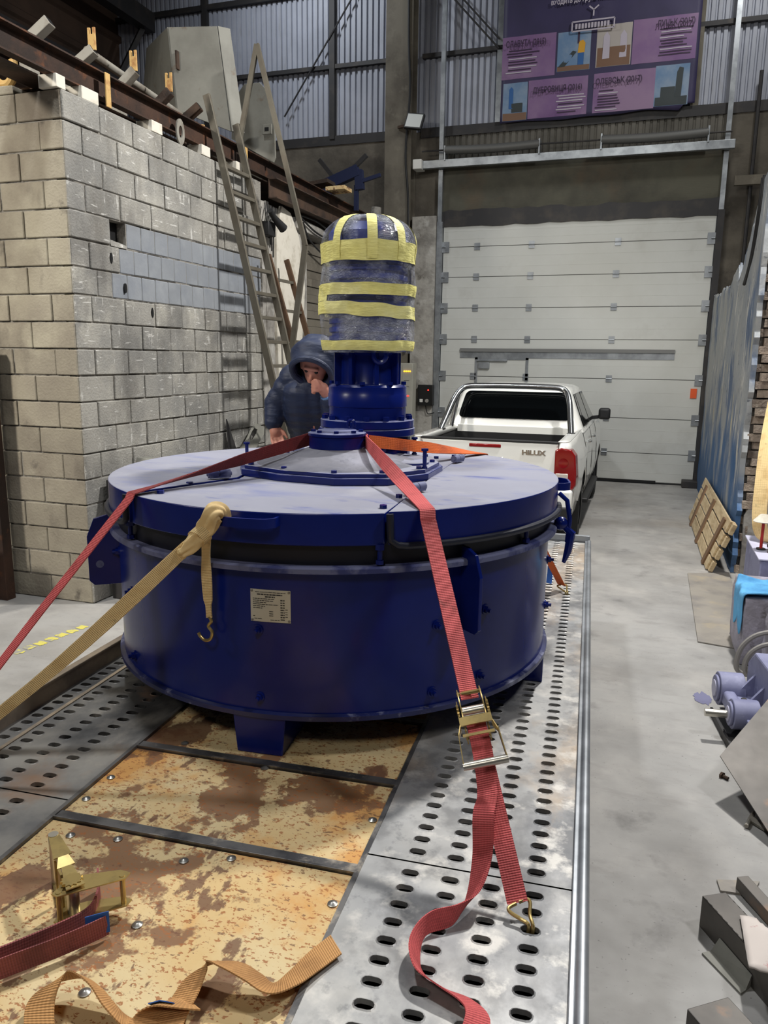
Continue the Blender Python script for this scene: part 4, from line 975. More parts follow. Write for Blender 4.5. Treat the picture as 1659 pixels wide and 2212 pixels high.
# ================================================================== LASHING STRAPS
def frame_mat(o, d, w):
    d = Vector(d).normalized(); w = Vector(w); w = (w-d*w.dot(d)).normalized(); n = w.cross(d).normalized()
    return Matrix(((w.x, d.x, n.x, o[0]), (w.y, d.y, n.y, o[1]), (w.z, d.z, n.z, o[2]), (0, 0, 0, 1)))   # local x=width, y=along, z=normal
def ratchet(parent, F, open_deg=18, s=1.0, mat_='zinc_yellow', boff=0.0):
    """ratchet buckle: base side plates, spool, handle cheeks, handle bar; local y runs along the strap"""
    def T(m): m.X = F @ Matrix.Scale(s, 4); return m
    base = T(MB())
    for x in (-.033, .033):
        prof = [(-.062+boff, -.006), (.075+boff, -.006), (.088+boff, .010), (.07+boff, .028), (.03, .044), (-.02, .044), (-.055+boff, .024), (-.072+boff, .008)]
        k = len(prof); base.add([(x-.0015, y, z) for y, z in prof]+[(x+.0015, y, z) for y, z in prof], [tuple(range(k-1, -1, -1)), tuple(range(k, 2*k))]+[(i, (i+1) % k, k+(i+1) % k, k+i) for i in range(k)])
    base.cyl((-.036, .07+boff, .006), (.036, .07+boff, .006), .006, n=10); base.cyl((-.036, -.058+boff, .006), (.036, -.058+boff, .006), .006, n=10)
    base.build('ratchet_base', mat_, parent, world=True, smooth=30)
    sp = T(MB()); sp.cyl((-.033, 0, .024), (.033, 0, .024), .013, n=14)
    sp.build('spool', 'zinc_bright', parent, world=True)
    for x in (-.043, .043):
        wv = T(MB()); n = 26
        vs = []
        for j in range(n): a = 2*pi*j/n; r = .023 if j % 2 else .018; vs.append((x-.003, r*cos(a), .024+r*sin(a)))
        for j in range(n): a = 2*pi*j/n; r = .023 if j % 2 else .018; vs.append((x+.003, r*cos(a), .024+r*sin(a)))
        wv.add(vs, [tuple(range(n-1, -1, -1)), tuple(range(n, 2*n))]+[(i, (i+1) % n, n+(i+1) % n, n+i) for i in range(n)])
        wv.build('ratchet_wheel', mat_, parent, world=True, smooth=20)
    a = radians(open_deg); ca, sa = cos(a), sin(a)
    def H(x, t, q): return (x, t*ca-q*sa, .024+t*sa+q*ca)     # t along handle, q across
    h = T(MB())
    for sgn in (-1, 1):
        xs = [(-.026, .042), (.05, .046), (.075, .056), (.165, .060)]
        for (t0, x0), (t1, x1) in zip(xs, xs[1:]):
            h.hexa([H(sgn*x0-.0012, t0, -.020), H(sgn*x0+.0012, t0, -.020), H(sgn*x1+.0012, t1, -.013), H(sgn*x1-.0012, t1, -.013),
                    H(sgn*x0-.0012, t0, .018), H(sgn*x0+.0012, t0, .018), H(sgn*x1+.0012, t1, .009), H(sgn*x1-.0012, t1, .009)])
    h.hexa([H(-.046, .026, .012), H(.046, .026, .012), H(.046, .052, .012), H(-.046, .052, .012), H(-.046, .026, .017), H(.046, .026, .017), H(.046, .052, .017), H(-.046, .052, .017)])
    h.hexa([H(-.045, .078, .012), H(.045, .078, .012), H(.045, .086, .012), H(-.045, .086, .012), H(-.045, .078, .016), H(.045, .078, .016), H(.045, .086, .016), H(-.045, .086, .016)])
    ho = h.build('ratchet_handle', mat_, parent, world=True, smooth=30)
    g = T(MB()); g.cyl(H(-.062, .163, -.002), H(.062, .163, -.002), .0115, n=16); g.build('handle_bar', 'zinc_bright', ho, world=True)
def slot_hook(parent, p, u, v):
    """twin wire hook from the strap end p down through the plate slot centred at trailer (u, v)"""
    p = Vector(p); T = TW(v, u, ZB); ev = (TW(v+1, u, ZB)-T).normalized(); eu = (TW(v, u+1, ZB)-T).normalized()
    dv = T+Vector((0, 0, .012))-p; dh = dv.normalized(); w = (ev-dh*ev.dot(dh)).normalized()
    for sg in (-1, 1):
        pts = [p+w*sg*.004, p+w*sg*.026+dv*.03, p+w*sg*.028+dv*.22, p+w*sg*.013+dv*.6, T+ev*sg*.0055+Vector((0, 0, .016)), T+ev*sg*.0055-Vector((0, 0, .010)), T+ev*sg*.0055-eu*.004-Vector((0, 0, .027)), T+ev*sg*.0055-eu*.016-Vector((0, 0, .032))]
        MB().tube(catmull(pts, 5), .0048, 8).build('wire_hook', 'zinc_yellow', parent, world=True)
def jhook(parent, p, d, w, n, s=1.0):
    """twin wire hook: p strap end, d pull direction, w width, n up"""
    p, d, w, n = (Vector(q) for q in (p, d, w, n))
    for sg in (-1, 1):
        pts = [p+w*sg*.006-d*.004, p+w*sg*.026+d*.002, p+w*sg*.028+d*.020, p+w*sg*.014+d*.05, p+w*sg*.006+d*.072, p+w*sg*.0055+d*.088-n*.006, p+w*sg*.0055+d*.094-n*.024, p+w*sg*.0055+d*.080-n*.034, p+w*sg*.0055+d*.064-n*.026]
        MB().tube(catmull([p+(q-p)*s for q in pts], 5), .0048*s, 8).build('wire_hook', 'zinc_yellow', parent, world=True)

HW = .028
def rim(x, y, dz=0.004): return MX+Vector((x, y, .890+dz))
CAPC = MX+Vector((0, 0, 0))
def build_red_strap():
    st = thing('ratchet_strap', MX+Vector((.3, -.6, .3)), 'red ratchet strap tied over the mixer lid and hooked to the slotted plate', 'strap')
    zc = MX.z+1.024
    # around the back of the cap, then to the right front rim
    capr = .137
    pts = []; ws = []
    for a in (168, 140, 110, 80, 50, 22, 0): p = pol(capr, a); pts.append(Vector((MX.x+p.x, MX.y+p.y, zc))); ws.append(Vector((0, 0, HW)))
    R = rim(.630, -.759)
    Rn = Vector((.612, -.737, 0)).normalized(); tang = Vector((-Rn.y, Rn.x, 0))
    for t in (.2, .4, .6, .8, .94):
        q = pts[6].lerp(R, t) if t else None
        pts.append(q); k = min(1, t*1.05); ws.append((Vector((0, 0, HW))*(1-k)+tang*HW*k).normalized()*HW)
    hook = atz(1118, 1950, ZB+.035)
    d = (hook-R).normalized()
    pts += [R, R+Rn*.006-Vector((0, 0, .006)), R+Rn*.010-Vector((0, 0, .03))]; ws += [tang*HW]*3
    P0 = pts[-1]
    rat = P0.lerp(hook, .575)
    for t in (.2, .4, .54): pts.append(P0.lerp(hook, t)); ws.append(tang*HW)
    m = MB(); m.ribbon(pts, ws, .004); w1 = m.build('webbing', 'strap_red', st, world=True, smooth=50)
    wv = Vector((1, .15, 0)); wv = (wv-d*wv.dot(d)).normalized()
    m = MB(); m.ribbon([rat+d*.05, P0.lerp(hook, .75), hook], [wv*HW*.95]*3, .004); m.build('webbing_fixed_end', 'strap_red', st, world=True, smooth=50)
    F = frame_mat(rat, d, wv)
    if F.col[2].z < 0 or (F.col[2].to_3d().dot(CPOS-rat) < 0): F = frame_mat(rat, d, -wv)
    ratchet(st, F, 14)
    nrm = F.col[2].to_3d()
    slot_hook(st, hook, .2510, .11)
    # free tail
    tp = [rat+d*.03+nrm*.012, rat+d*.12+nrm*.02, rat+d*.22+nrm*.02+Vector((-.01, 0, -.01))]
    tw = [wv*HW]*3
    for (x, y, z), w in (((1044, 1760, .92), (1, .25, 0)), ((1042, 1850, .82), (.9, .1, .35)), ((1022, 1932, .770), (.65, -.1, .7)), ((985, 1975, .750), (.25, .35, .9)), ((925, 1995, .750), (.1, .5, .9)),
                         ((897, 2045, .748), (-.5, .35, .8)), ((905, 2095, .745), (-.3, -.5, .75)), ((950, 2130, .740), (-.2, -.6, .7)), ((1005, 2160, .738), (-.3, -.75, .55)), ((1032, 2195, .737), (-.9, -.3, .35)), ((1015, 2260, .733), (-.95, .1, .15))):
        tp.append(atz(x, y, z)); tw.append(Vector(w).normalized()*HW)
    P = catmull(tp, 6); Wd = catmull(tw, 6); Wd = [q.normalized()*HW for q in Wd]
    MB().ribbon(P, Wd, .003).build('loose_tail', 'strap_red', st, world=True, smooth=60)
    # left side run of the same lashing
    L = rim(-.458, -.874); Ln = Vector((-.45, -.868, 0)).normalized(); lt = Vector((-Ln.y, Ln.x, 0))
    s2 = thing('lashing_strap', MX+Vector((-.6, -.8, .4)), 'long red strap running from the mixer cap over the lid edge to the trailer side', 'strap')
    a = pol(capr, 172); start = Vector((MX.x+a.x, MX.y+a.y, zc))
    pts = [start]; ws = [Vector((0, 0, HW*1.05))]
    for t in (.2, .45, .7, .88):
        k = max(0, (t-.25)/.75); pts.append(start.lerp(L, t)); ws.append((Vector((0, 0, 1))*(1-k)+lt*k*1.2).normalized()*HW)
    anchor = atz(-120, 1590, ZB+.06)
    pts += [L, L+Ln*.010-Vector((0, 0, .02)), L.lerp(anchor, .5), anchor]; ws += [lt*HW]*4
    MB().ribbon(pts[:6], ws[:6], .004).build('webbing_on_lid', 'strap_maroon', s2, world=True, smooth=50)
    MB().ribbon(pts[5:], ws[5:], .004).build('webbing', 'strap_red', s2, world=True, smooth=50)
    dd = (anchor-L).normalized(); jhook(s2, anchor, dd, lt, Vector((0, 0, 1)))
build_red_strap()
def build_orange_strap():
    st = thing('lashing_strap', MX+Vector((.6, .6, .4)), 'orange strap from the mixer cap to the far lid edge and the slotted plate', 'strap')
    zc = MX.z+1.022
    a = pol(.144, 20); s = Vector((MX.x+a.x, MX.y+a.y, zc)); R = rim(.50, .855); Rn = Vector((.5, .855, 0)).normalized(); tg = Vector((-Rn.y, Rn.x, 0))
    pts = [s]; ws = [Vector((0, 0, HW))]
    for t in (.25, .5, .75, .92):
        pts.append(s.lerp(R, t)+Vector((0, 0, .0))); k = max(0, t-.3)/.7; ws.append((Vector((0, 0, 1))*(1-k)+tg*k).normalized()*HW)
    hk = TW(.145, 3.205, ZB+.035)
    pts += [R, R+Rn*.014-Vector((0, 0, .02)), R.lerp(hk, .5)+Vector((.03, 0, 0)), hk]; ws += [tg*HW, tg*HW, tg*HW, tg*HW]
    MB().ribbon(pts, ws, .004).build('webbing', 'strap_orange', st, world=True, smooth=50)
    slot_hook(st, hk, 3.1204, .11)
    b = atz(1188, 1240, ZB+.06); m = MB(); m.ribbon([b+Vector((0, 0, .05)), b, b-Vector((0, .04, .05))], tg*.02, .003); m.build('label_tab', 'strap_blue', st, world=True)
build_orange_strap()
def build_tan_strap():
    st = thing('tie_down_strap', MX+Vector((0, -1, .3)), 'frayed tan sling knotted to the mixer bar handle with a hanging hook', 'strap')
    h = MX+pol(1.032, -90.5, .856)
    k1 = h+Vector((-.02, -.01, .012)); anchor = atz(-160, 1665, ZB+.05)
    d = (anchor-h).normalized()
    wv = Vector((0, 0, 1)); wv = (wv-d*wv.dot(d)).normalized()
    kn = h+d*.13
    # doubled band
    for off, tw_, nm in ((0.0, .0, 'sling_band'), (.010, .35, 'sling_band')):
        pts = []; ws = []
        for i in range(11):
            t = i/10; p = kn.lerp(anchor, t); sag = -.025*sin(pi*t)
            side = d.cross(wv).normalized()
            pts.append(p+Vector((0, 0, sag))+side*off*(1-.3*t)+side*.004*sin(9*t+off*90)); ws.append((wv*(1-.25*tw_)+side*tw_).normalized()*(.021+.003*sin(7*t)))
        MB().ribbon(pts, ws, .005).build(nm, 'strap_tan', st, world=True, smooth=60)
    # knot: wrapped band turns
    side = d.cross(wv).normalized()
    path = catmull([h+Vector((.012, .028, -.004)), h+Vector((.008, .006, .030)), h+Vector((-.004, -.022, .024)), h+d*.045+wv*.004, h+d*.09, h+d*.135-wv*.004, h+d*.165], 7)
    m = MB(); na = 28; vs = []
    for i_, p in enumerate(path):
        t = i_/(len(path)-1); dd = (path[min(i_+1, len(path)-1)]-path[max(i_-1, 0)]).normalized(); n1 = dd.cross(side).normalized(); n2 = dd.cross(n1)
        R = (.020+.012*sin(pi*min(1, t*1.15)))*(1 if t < .96 else .7)
        for k_ in range(na):
            a_ = 2*pi*k_/na; f_ = 1+.16*sin(4*a_+7*t)+.10*sin(7*a_-11*t)+.18*noise.noise((cos(a_)*2, sin(a_)*2, t*9)); vs.append(p+(n1*cos(a_)+n2*sin(a_)*.72)*R*f_)
    L_ = len(path); m.add(vs, [(q*na+k_, q*na+(k_+1) % na, (q+1)*na+(k_+1) % na, (q+1)*na+k_) for q in range(L_-1) for k_ in range(na)]+[tuple(range(na-1, -1, -1)), tuple((L_-1)*na+k_ for k_ in range(na))])
    m.build('knot', 'strap_tan', st, world=True, smooth=70)
    wr_ = [h+d*.075+(wv*cos(q_)+side*sin(q_)*.8)*.030+d*.02*sin(q_) for q_ in [2*pi*k_/20 for k_ in range(21)]]
    MB().ribbon(wr_, [d*.017]*21, .006).build('knot_wrap', 'strap_tan', st, world=True, smooth=70)
    # hanging end with hook
    q0 = h+d*.10-Vector((0, 0, .02))
    p0 = atd(462, 1150, 2.32); 
    pts = catmull([h+d*.05+Vector((0, 0, -.02)), MX+pol(1.02, -93.5, .78), MX+pol(1.00, -94.5, .69), MX+pol(.995, -94.6, .60), MX+pol(.990, -94.6, .50)], 6)
    ws = [Vector((.92, .2*sin(i*.5), .1)).normalized()*(.018-.006*(i > len(pts)-5)) for i in range(len(pts))]
    MB().ribbon(pts, ws, .005).build('hanging_end', 'strap_tan', st, world=True, smooth=60)
    e = pts[-1]; hk = [e+Vector((0, 0, .004)), e+Vector((.008, 0, -.012)), e+Vector((-.002, -.004, -.03)), e+Vector((.012, -.004, -.05)), e+Vector((.006, -.006, -.075)), e+Vector((-.014, -.008, -.082)), e+Vector((-.032, -.01, -.068)), e+Vector((-.038, -.01, -.056))]
    MB().tube(catmull(hk, 5), .0058, 8).build('wire_hook', 'zinc_yellow', st, world=True)
build_tan_strap()
# loose ratchet lying on the deck with its rolled faded strap
def build_loose_ratchet():
    c = atz(150, 1965, ZB)
    st = thing('ratchet_strap', c, 'open ratchet with a faded red strap lying on the rusty deck panel', 'strap')
    # lies on its side: width axis vertical
    o = atz(160, 1955, ZB+.064)
    d = TRM.to_3x3() @ Vector((.75, .65, 0)); w = Vector((0, 0, 1))
    F = frame_mat(o, d, w)
    ratchet(st, F, 100, 1.15, boff=.03)
    pts = [(212, 1895), (214, 1930), (205, 1965), (180, 1990), (130, 2015), (80, 2037), (20, 2062), (-40, 2085), (-120, 2112)]
    P = catmull([atz(x, y, ZB+.03) for x, y in pts], 6)
    MB().ribbon(P, [Vector((.0, .0, HW))]*len(P), .005).build('webbing', 'strap_faded', st, world=True, smooth=60)
    P2 = catmull([atz(x, y, ZB+.03) for x, y in ((232, 1998), (190, 2018), (120, 2048), (40, 2078), (-40, 2108), (-120, 2132))], 6)
    MB().ribbon(P2, [Vector((.0, -.004, HW))]*len(P2), .003).build('loose_tail', 'strap_faded', st, world=True, smooth=60)
    P3 = [atz(232, 1998, ZB+.035), atz(205, 2005, ZB+.035), atz(180, 2012, ZB+.035)]
    MB().ribbon([p+Vector((0, .008, .004)) for p in P3], [Vector((0, .0, HW))]*3, .002).build('blue_lining', 'strap_blue', st, world=True)
build_loose_ratchet()
def build_brown_strap():
    st = thing('webbing_strap', atz(400, 2150, ZB), 'crumpled brown webbing strap lying in loops on the beige deck', 'strap')
    def rib(pts, nm, hw=.034, matn='strap_brown'):
        P = catmull([atz(x, y, ZB+z) for x, y, z, *_ in pts], 7); Wd = [Vector((q.x, q.y, q.z*.6)).normalized()*hw for q in catmull([w for *_, w in pts], 7)]
        return MB().ribbon(P, Wd, .003).build(nm, matn, st, world=True, smooth=60)
    rib([(726, 2040, .012, (.7, -.7, .05)), (680, 2075, .012, (.7, -.7, .15)), (630, 2115, .016, (.55, -.7, .45)), (585, 2135, .026, (.2, -.75, .65)), (545, 2110, .04, (-.15, -.75, .7)), (500, 2085, .055, (-.2, -.7, .65)),
         (455, 2078, .052, (.1, -.5, .85)), (425, 2105, .034, (.65, -.1, .75)), (400, 2150, .022, (.8, .1, .55)), (370, 2200, .015, (.85, .3, .35)), (345, 2260, .014, (.9, .3, .2))], 'webbing_loop')
    rib([(420, 2172, .020, (.6, -.4, .5)), (385, 2165, .028, (.1, -.7, .6)), (345, 2168, .026, (-.1, -.6, .6)), (320, 2195, .014, (-.6, -.6, .3)), (300, 2240, .012, (-.8, -.4, .2))], 'webbing_fold')
    rib([(330, 2230, .012, (.7, -.5, .3)), (275, 2210, .016, (.5, -.6, .5)), (235, 2170, .03, (.2, -.55, .75)), (205, 2130, .05, (.1, -.45, .85)), (165, 2105, .06, (.1, -.4, .9)), (120, 2120, .05, (.55, -.1, .8)), (90, 2160, .035, (.85, .15, .5)), (85, 2215, .022, (.95, .2, .2)), (100, 2270, .02, (.9, .2, .1))], 'webbing_loop')
    P3 = [atz(x, y, ZB+.034) for x, y in ((325, 2170), (350, 2163), (378, 2168))]
    MB().ribbon(P3, [Vector((0, -.5, .6)).normalized()*.012]*3, .002).build('blue_lining', 'strap_blue', st, world=True)
build_brown_strap()

# ================================================================== PICKUP
def build_truck():
    t = thing('pickup_truck', (-1.52, 8.0, 0), 'white double cab pickup truck with chrome roll bar parked before the gate', 'truck')
    axR, axF, WR = 1.25, 4.33, .385
    ys = [0.0, .04, .10, .2, .35, .5, .6, .68, .74, .80, .86, .93, 1.0, 1.08, 1.17, 1.25, 1.33, 1.42, 1.5, 1.57, 1.64, 1.70, 1.76, 1.82, 1.9, 2.1, 2.5, 3.0, 3.5, 3.72, 3.82, 3.88, 3.94, 4.0, 4.07, 4.15, 4.24, 4.33, 4.42, 4.51, 4.6, 4.66, 4.72, 4.78, 4.84, 4.95, 5.1, 5.22, 5.3]
    def belt(y):
        if y < 3.8: return 1.275-.012*max(0, y-1.6)
        return 1.248-.16*((y-3.8)/1.5)**1.6
    def bottom(y):
        b = .46 if y > .3 else .60-.3*y
        for ax in (axR, axF):
            dy = y-ax; r = WR+.075
            if abs(dy) < r: b = max(b, .39+sqrt(r*r-dy*dy))
        return b
    def halfw(y, z):
        zz = (z-.46)/(1.275-.46); w = .905-.05*max(0, (zz-.62)/.38)**1.5*1.4-.03*max(0, (.25-zz)/.25)
        for ax in (axR, axF):
            dy = abs(y-ax); 
            if dy < .62: w += .028*max(0, 1-dy/.62)**.6*max(0, 1-abs(z-.72)/.45)
        if y < .12: w -= .05*(1-y/.12)**2
        if y > 4.7: w -= .22*((y-4.7)/.6)**2
        return w
    K = 12
    for s, nm in ((1, 'body_side'), (-1, 'body_side')):
        m = MB(); vs = []
        for y in ys:
            b, tp = bottom(y), belt(y)
            for k in range(K+1):
                z = b+(tp-b)*k/K; vs.append((s*halfw(y, z), y, z))
        fs = [(i*(K+1)+k, (i+1)*(K+1)+k, (i+1)*(K+1)+k+1, i*(K+1)+k+1) for i in range(len(ys)-1) for k in range(K)]
        m.add(vs, fs)
        # return lip into the bed / cab at the belt
        vs = []
        n = len(ys)
        for y in ys: vs += [(s*halfw(y, belt(y)), y, belt(y)), (s*.735, y, belt(y)+.004), (s*.72, y, belt(y)-.05)]
        m.add(vs, [(3*i+k, 3*i+3+k, 3*i+4+k, 3*i+1+k) for i in range(n-1) for k in range(2)])
        # tail corner face
        cor = [(s*halfw(0, .60+(1.275-.60)*k/K), 0, .60+(1.275-.60)*k/K) for k in range(K+1)]+[(s*.735, .01, 1.275), (s*.735, .01, .60)]
        m.add(cor, [tuple(range(len(cor)))])
        o = m.build(nm, 'car_white', t, smooth=40, fixn=True)
        sd = o.modifiers.new('thick', 'SOLIDIFY'); sd.thickness = .012; sd.offset = -1
    # tailgate
    m = MB(); m.box(-.728, .728, .0, .05, .66, 1.265); tg = m.build('tailgate', 'car_white', t, smooth=30, bevel=.012, bseg=3)
    MB().box(-.735, .735, -.004, .07, 1.258, 1.282).build('tailgate_cap', 'plastic_black', t, bevel=.005)
    MB().box(-.20, .14, -.008, .01, 1.195, 1.232).build('high_brake_light', 'lamp_red', tg, bevel=.008)
    m = MB(); m.box(-.13, .17, -.010, .01, 1.03, 1.10); m.build('gate_handle_plate', 'chrome', tg, bevel=.01)
    M4 = Matrix.Translation((-1.52+.36, 8.0-.004, 1.140)) @ Matrix.Rotation(pi/2, 4, 'X')
    text_obj('HILUX', .066, M4, 'chrome', 'model_badge', tg, depth=.004, width=.245, offset=.003)
    MB().box(-.66, .66, -.003, .002, .80, .86).build('gate_crease', 'car_white', tg, bevel=.01)
    # tail lights
    for s in (1, -1):
        m = MB(); 
        prof = [(.70, .82), (.70, 1.20), (.76, 1.225), (.86, 1.21), (.905, 1.15), (.925, .95), (.925, .85), (.90, .80), (.80, .79)]
        pts = [(x*s, z) for x, z in prof]; k = len(pts)
        m.add([(x, -.022, z) for x, z in pts]+[(x*1.012, .13, z) for x, z in pts], [tuple(range(k)), tuple(range(2*k-1, k-1, -1))]+[(i, (i+1) % k, k+(i+1) % k, k+i) for i in range(k)])
        l = m.build('tail_light', 'lamp_red', t, smooth=30, bevel=.012, bseg=3)
        m = MB(); m.box(min(s*.715, s*.845), max(s*.715, s*.845), -.028, .0, .845, .965); m.build('clear_lens', 'lamp_clear', l, bevel=.01)
        m = MB(); m.lathe([(.001, 0), (.04, 0), (.05, .01)], 20); m.v = [(q[0]+s*.79, -.029-q[2]*.1, q[1]+1.07) for q in m.v]; m.build('lens_ring', 'lamp_red', l)
    # bumper
    m = MB(); m.box(-.90, .90, -.09, .06, .47, .63); m.build('rear_bumper', 'plastic_black', t, bevel=.03, bseg=3)
    for s in (1, -1):
        m = MB(); m.box(min(s*.74, s*.90), max(s*.74, s*.90), -.075, .2, .58, .80); m.build('bumper_corner', 'car_white', t, bevel=.03, bseg=3)
    MB().box(-.26, .26, -.095, -.08, .50, .62).build('plate_recess', 'black', t, bevel=.005)
    m = MB(); m.cyl((.0, -.09, .44), (0, -.22, .44), .03, n=12); m.ball((0, -.24, .50), .026, 8); m.cyl((0, -.24, .44), (0, -.24, .5), .016, n=10); m.build('tow_ball', 'chrome', t)
    # bed
    m = MB(); m.box(-.73, .73, .05, 1.56, .70, .73); m.box(-.735, -.715, .05, 1.56, .73, 1.25); m.box(.715, .735, .05, 1.56, .73, 1.25); m.box(-.73, .73, .05, .07, .72, 1.25); m.box(-.73, .73, 1.545, 1.565, .72, 1.21)
    m.build('bed_liner', 'bedliner', t, smooth=0)
    m = MB(); m.box(-.70, .70, 1.57, 1.60, 1.05, 1.30); m.build('cab_back', 'car_white', t, bevel=.01)
    # cab greenhouse
    B = [(-.865, 1.58), (.865, 1.58), (.865, 4.0), (-.865, 4.0)]
    zb = 1.245
    rows = [(zb, 1.58, 4.02, .862), (1.40, 1.615, 3.80, .80), (1.56, 1.655, 3.52, .735), (1.68, 1.69, 3.30, .69), (1.745, 1.73, 3.14, .655), (1.785, 1.80, 2.98, .60), (1.806, 1.95, 2.7, .45)]
    m = MB(); vs = []
    def outline(y0, y1, w, r):
        pts = []
        for cx, cy, a0 in ((w-r, y0+r, -90), (w-r, y1-r, 0), (-w+r, y1-r, 90), (-w+r, y0+r, 180)):
            for k in range(6): a = radians(a0+90*k/5); pts.append((cx+r*cos(a), cy+r*sin(a)))
        return pts
    for z, y0, y1, w in rows: vs += [(x, y, z) for x, y in outline(y0, y1, w, .09 if z < 1.78 else .2)]
    n = 24
    fs = [(i*n+j, i*n+(j+1) % n, (i+1)*n+(j+1) % n, (i+1)*n+j) for i in range(len(rows)-1) for j in range(n)]+[tuple((len(rows)-1)*n+j for j in range(n))]
    m.add(vs, fs); m.build('cab', 'car_white', t, smooth=50)
    # glass set slightly proud
    def lerp_row(z):
        for (za, a0, a1, aw), (zb_, b0, b1, bw) in zip(rows, rows[1:]):
            if za <= z <= zb_:
                q = (z-za)/(zb_-za); return a0+(b0-a0)*q, a1+(b1-a1)*q, aw+(bw-aw)*q
        return rows[-1][1:]
    def rounded(quad, r=.05, n=5):
        out = []
        k = len(quad)
        for i in range(k):
            p = Vector(quad[i]); a = Vector(quad[i-1]); b = Vector(quad[(i+1) % k]); d1 = (a-p).normalized(); d2 = (b-p).normalized()
            for j in range(n+1):
                q = j/n; out.append(tuple((p+d1*r)*(1-q)**2+p*2*q*(1-q)+(p+d2*r)*q*q))
        return out
    def pane(quad, out, nm, matn='car_glass', r=.05):
        pts = rounded(quad, r); k = len(pts); out = Vector(out)
        m = MB(); m.add([tuple(Vector(p)+out) for p in pts]+[tuple(Vector(p)-out) for p in pts], [tuple(range(k)), tuple(range(2*k-1, k-1, -1))]+[(i, (i+1) % k, k+(i+1) % k, k+i) for i in range(k)])
        return m.build(nm, matn, t, smooth=30)
    yb = lambda z: lerp_row(z)[0]
    pane([(-.70, yb(1.385), 1.385), (.70, yb(1.385), 1.385), (.615, yb(1.715), 1.715), (-.615, yb(1.715), 1.715)], (0, -.012, 0), 'rear_window', r=.07)
    for s in (1, -1):
        xw = lambda z: s*(lerp_row(z)[2])
        for y0, y1, y0t, y1t, nm in ((1.78, 1.98, 1.88, 2.0, 'quarter_window'), (2.03, 2.72, 2.06, 2.66, 'side_window'), (2.80, 3.62, 2.74, 3.10, 'side_window')):
            pane([(xw(1.30), y0, 1.30), (xw(1.30), y1, 1.30), (xw(1.69), y1t, 1.69), (xw(1.69), y0t, 1.69)], (s*.010, 0, .002), nm, r=.04)
        for y in (2.02, 2.80):   # door handles
            m = MB(); xx = s*halfw(y, 1.08); m.tube(catmull([(xx, y, 1.10), (xx+s*.035, y+.03, 1.10), (xx+s*.035, y+.14, 1.10), (xx, y+.18, 1.10)], 4), .013, 8); m.build('door_handle', 'chrome', t)
        for y in (1.66, 2.76, 3.72):
            m = MB(); prev = None; pts = [(s*(halfw(y, z)+.001), y, z) for z in (.52, .7, .9, 1.1, 1.24)]; m.tube(pts, .004, 6); m.build('door_gap', 'black', t)
        m = MB(); m.box(min(s*.80, s*.95), max(s*.80, s*.95), 1.75, 3.8, .36, .42); m.build('side_step', 'plastic_black', t, bevel=.015)
    pane([(-.74, 3.90, 1.31), (.74, 3.90, 1.31), (.60, 3.17, 1.72), (-.60, 3.17, 1.72)], (0, .012, .01), 'windscreen', r=.06)
    # bonnet and front
    m = MB(); vs = []
    yy = [3.85, 4.1, 4.4, 4.7, 5.0, 5.2, 5.3]
    for y in yy:
        for k in range(9):
            u = -1+2*k/8; z = belt(y)+.06*(1-u*u)*(1 if y < 5.1 else .5)+(.05 if y < 4 else 0)*(1-u*u); vs.append((u*(halfw(y, belt(y))-.0), y, z))
    m.add(vs, [(i*9+k, i*9+k+1, i*9+10+k, i*9+9+k) for i in range(len(yy)-1) for k in range(8)]); b = m.build('bonnet', 'car_white', t, smooth=50)
    m = MB(); m.box(-.80, .80, 5.2, 5.33, .45, 1.08); m.build('front_fascia', 'plastic_black', t, bevel=.04, bseg=3)
    m = MB(); m.box(-.80, .80, .1, 5.1, .36, .52); m.build('underbody', 'black', t, smooth=0)
    for ax in (axR, axF):
        for s in (1, -1):
            m = MB(); m.box(min(s*.55, s*.86), max(s*.55, s*.86), ax-.46, ax+.46, .45, .93); m.build('wheel_well', 'black', t, smooth=0)
            w = MB(); w.lathe([(.20, -.12), (.33, -.125), (.37, -.10), (.385, -.05), (.385, .05), (.37, .10), (.33, .125), (.20, .12)], 40)
            w.v = [(q[2]+s*.77, q[0]+ax, q[1]+.385) for q in w.v]; wo = w.build('wheel', 'tyre', t)
            w = MB(); w.lathe([(.001, .07), (.05, .08), (.07, .06), (.19, .09), (.215, .11), (.215, -.1), (.001, -.08)], 30)
            w.v = [(s*q[2]+s*.77, q[0]+ax, q[1]+.385) for q in w.v]; w.build('wheel_rim', 'rim', wo)
    for s in (1, -1): MB().box(min(s*.66, s*.92), max(s*.66, s*.92), .72, .74, .14, .56).build('mud_flap', 'black', t, smooth=0)
    # mirrors
    for s in (1, -1):
        m = MB(); m.box(min(s*.93, s*1.09), max(s*.93, s*1.09), 3.30, 3.42, 1.29, 1.45); o = m.build('wing_mirror', 'plastic_black', t, bevel=.035, bseg=3)
        m = MB(); m.bar((s*.80, 3.42, 1.30), (s*.98, 3.37, 1.33), .05, .05); m.build('mirror_arm', 'plastic_black', o, bevel=.01)
    # chrome roll bar
    for dy, r in ((0, .036), ):
        pts = catmull([(.765, .98, 1.27), (.74, 1.12, 1.40), (.70, 1.32, 1.60), (.645, 1.46, 1.725), (.55, 1.50, 1.775), (.3, 1.50, 1.785), (0, 1.50, 1.788), (-.3, 1.50, 1.785), (-.55, 1.50, 1.775), (-.645, 1.46, 1.725), (-.70, 1.32, 1.60), (-.74, 1.12, 1.40), (-.765, .98, 1.27)], 5)
        MB().tube(pts, r, 14).build('roll_bar', 'chrome', t, smooth=60)
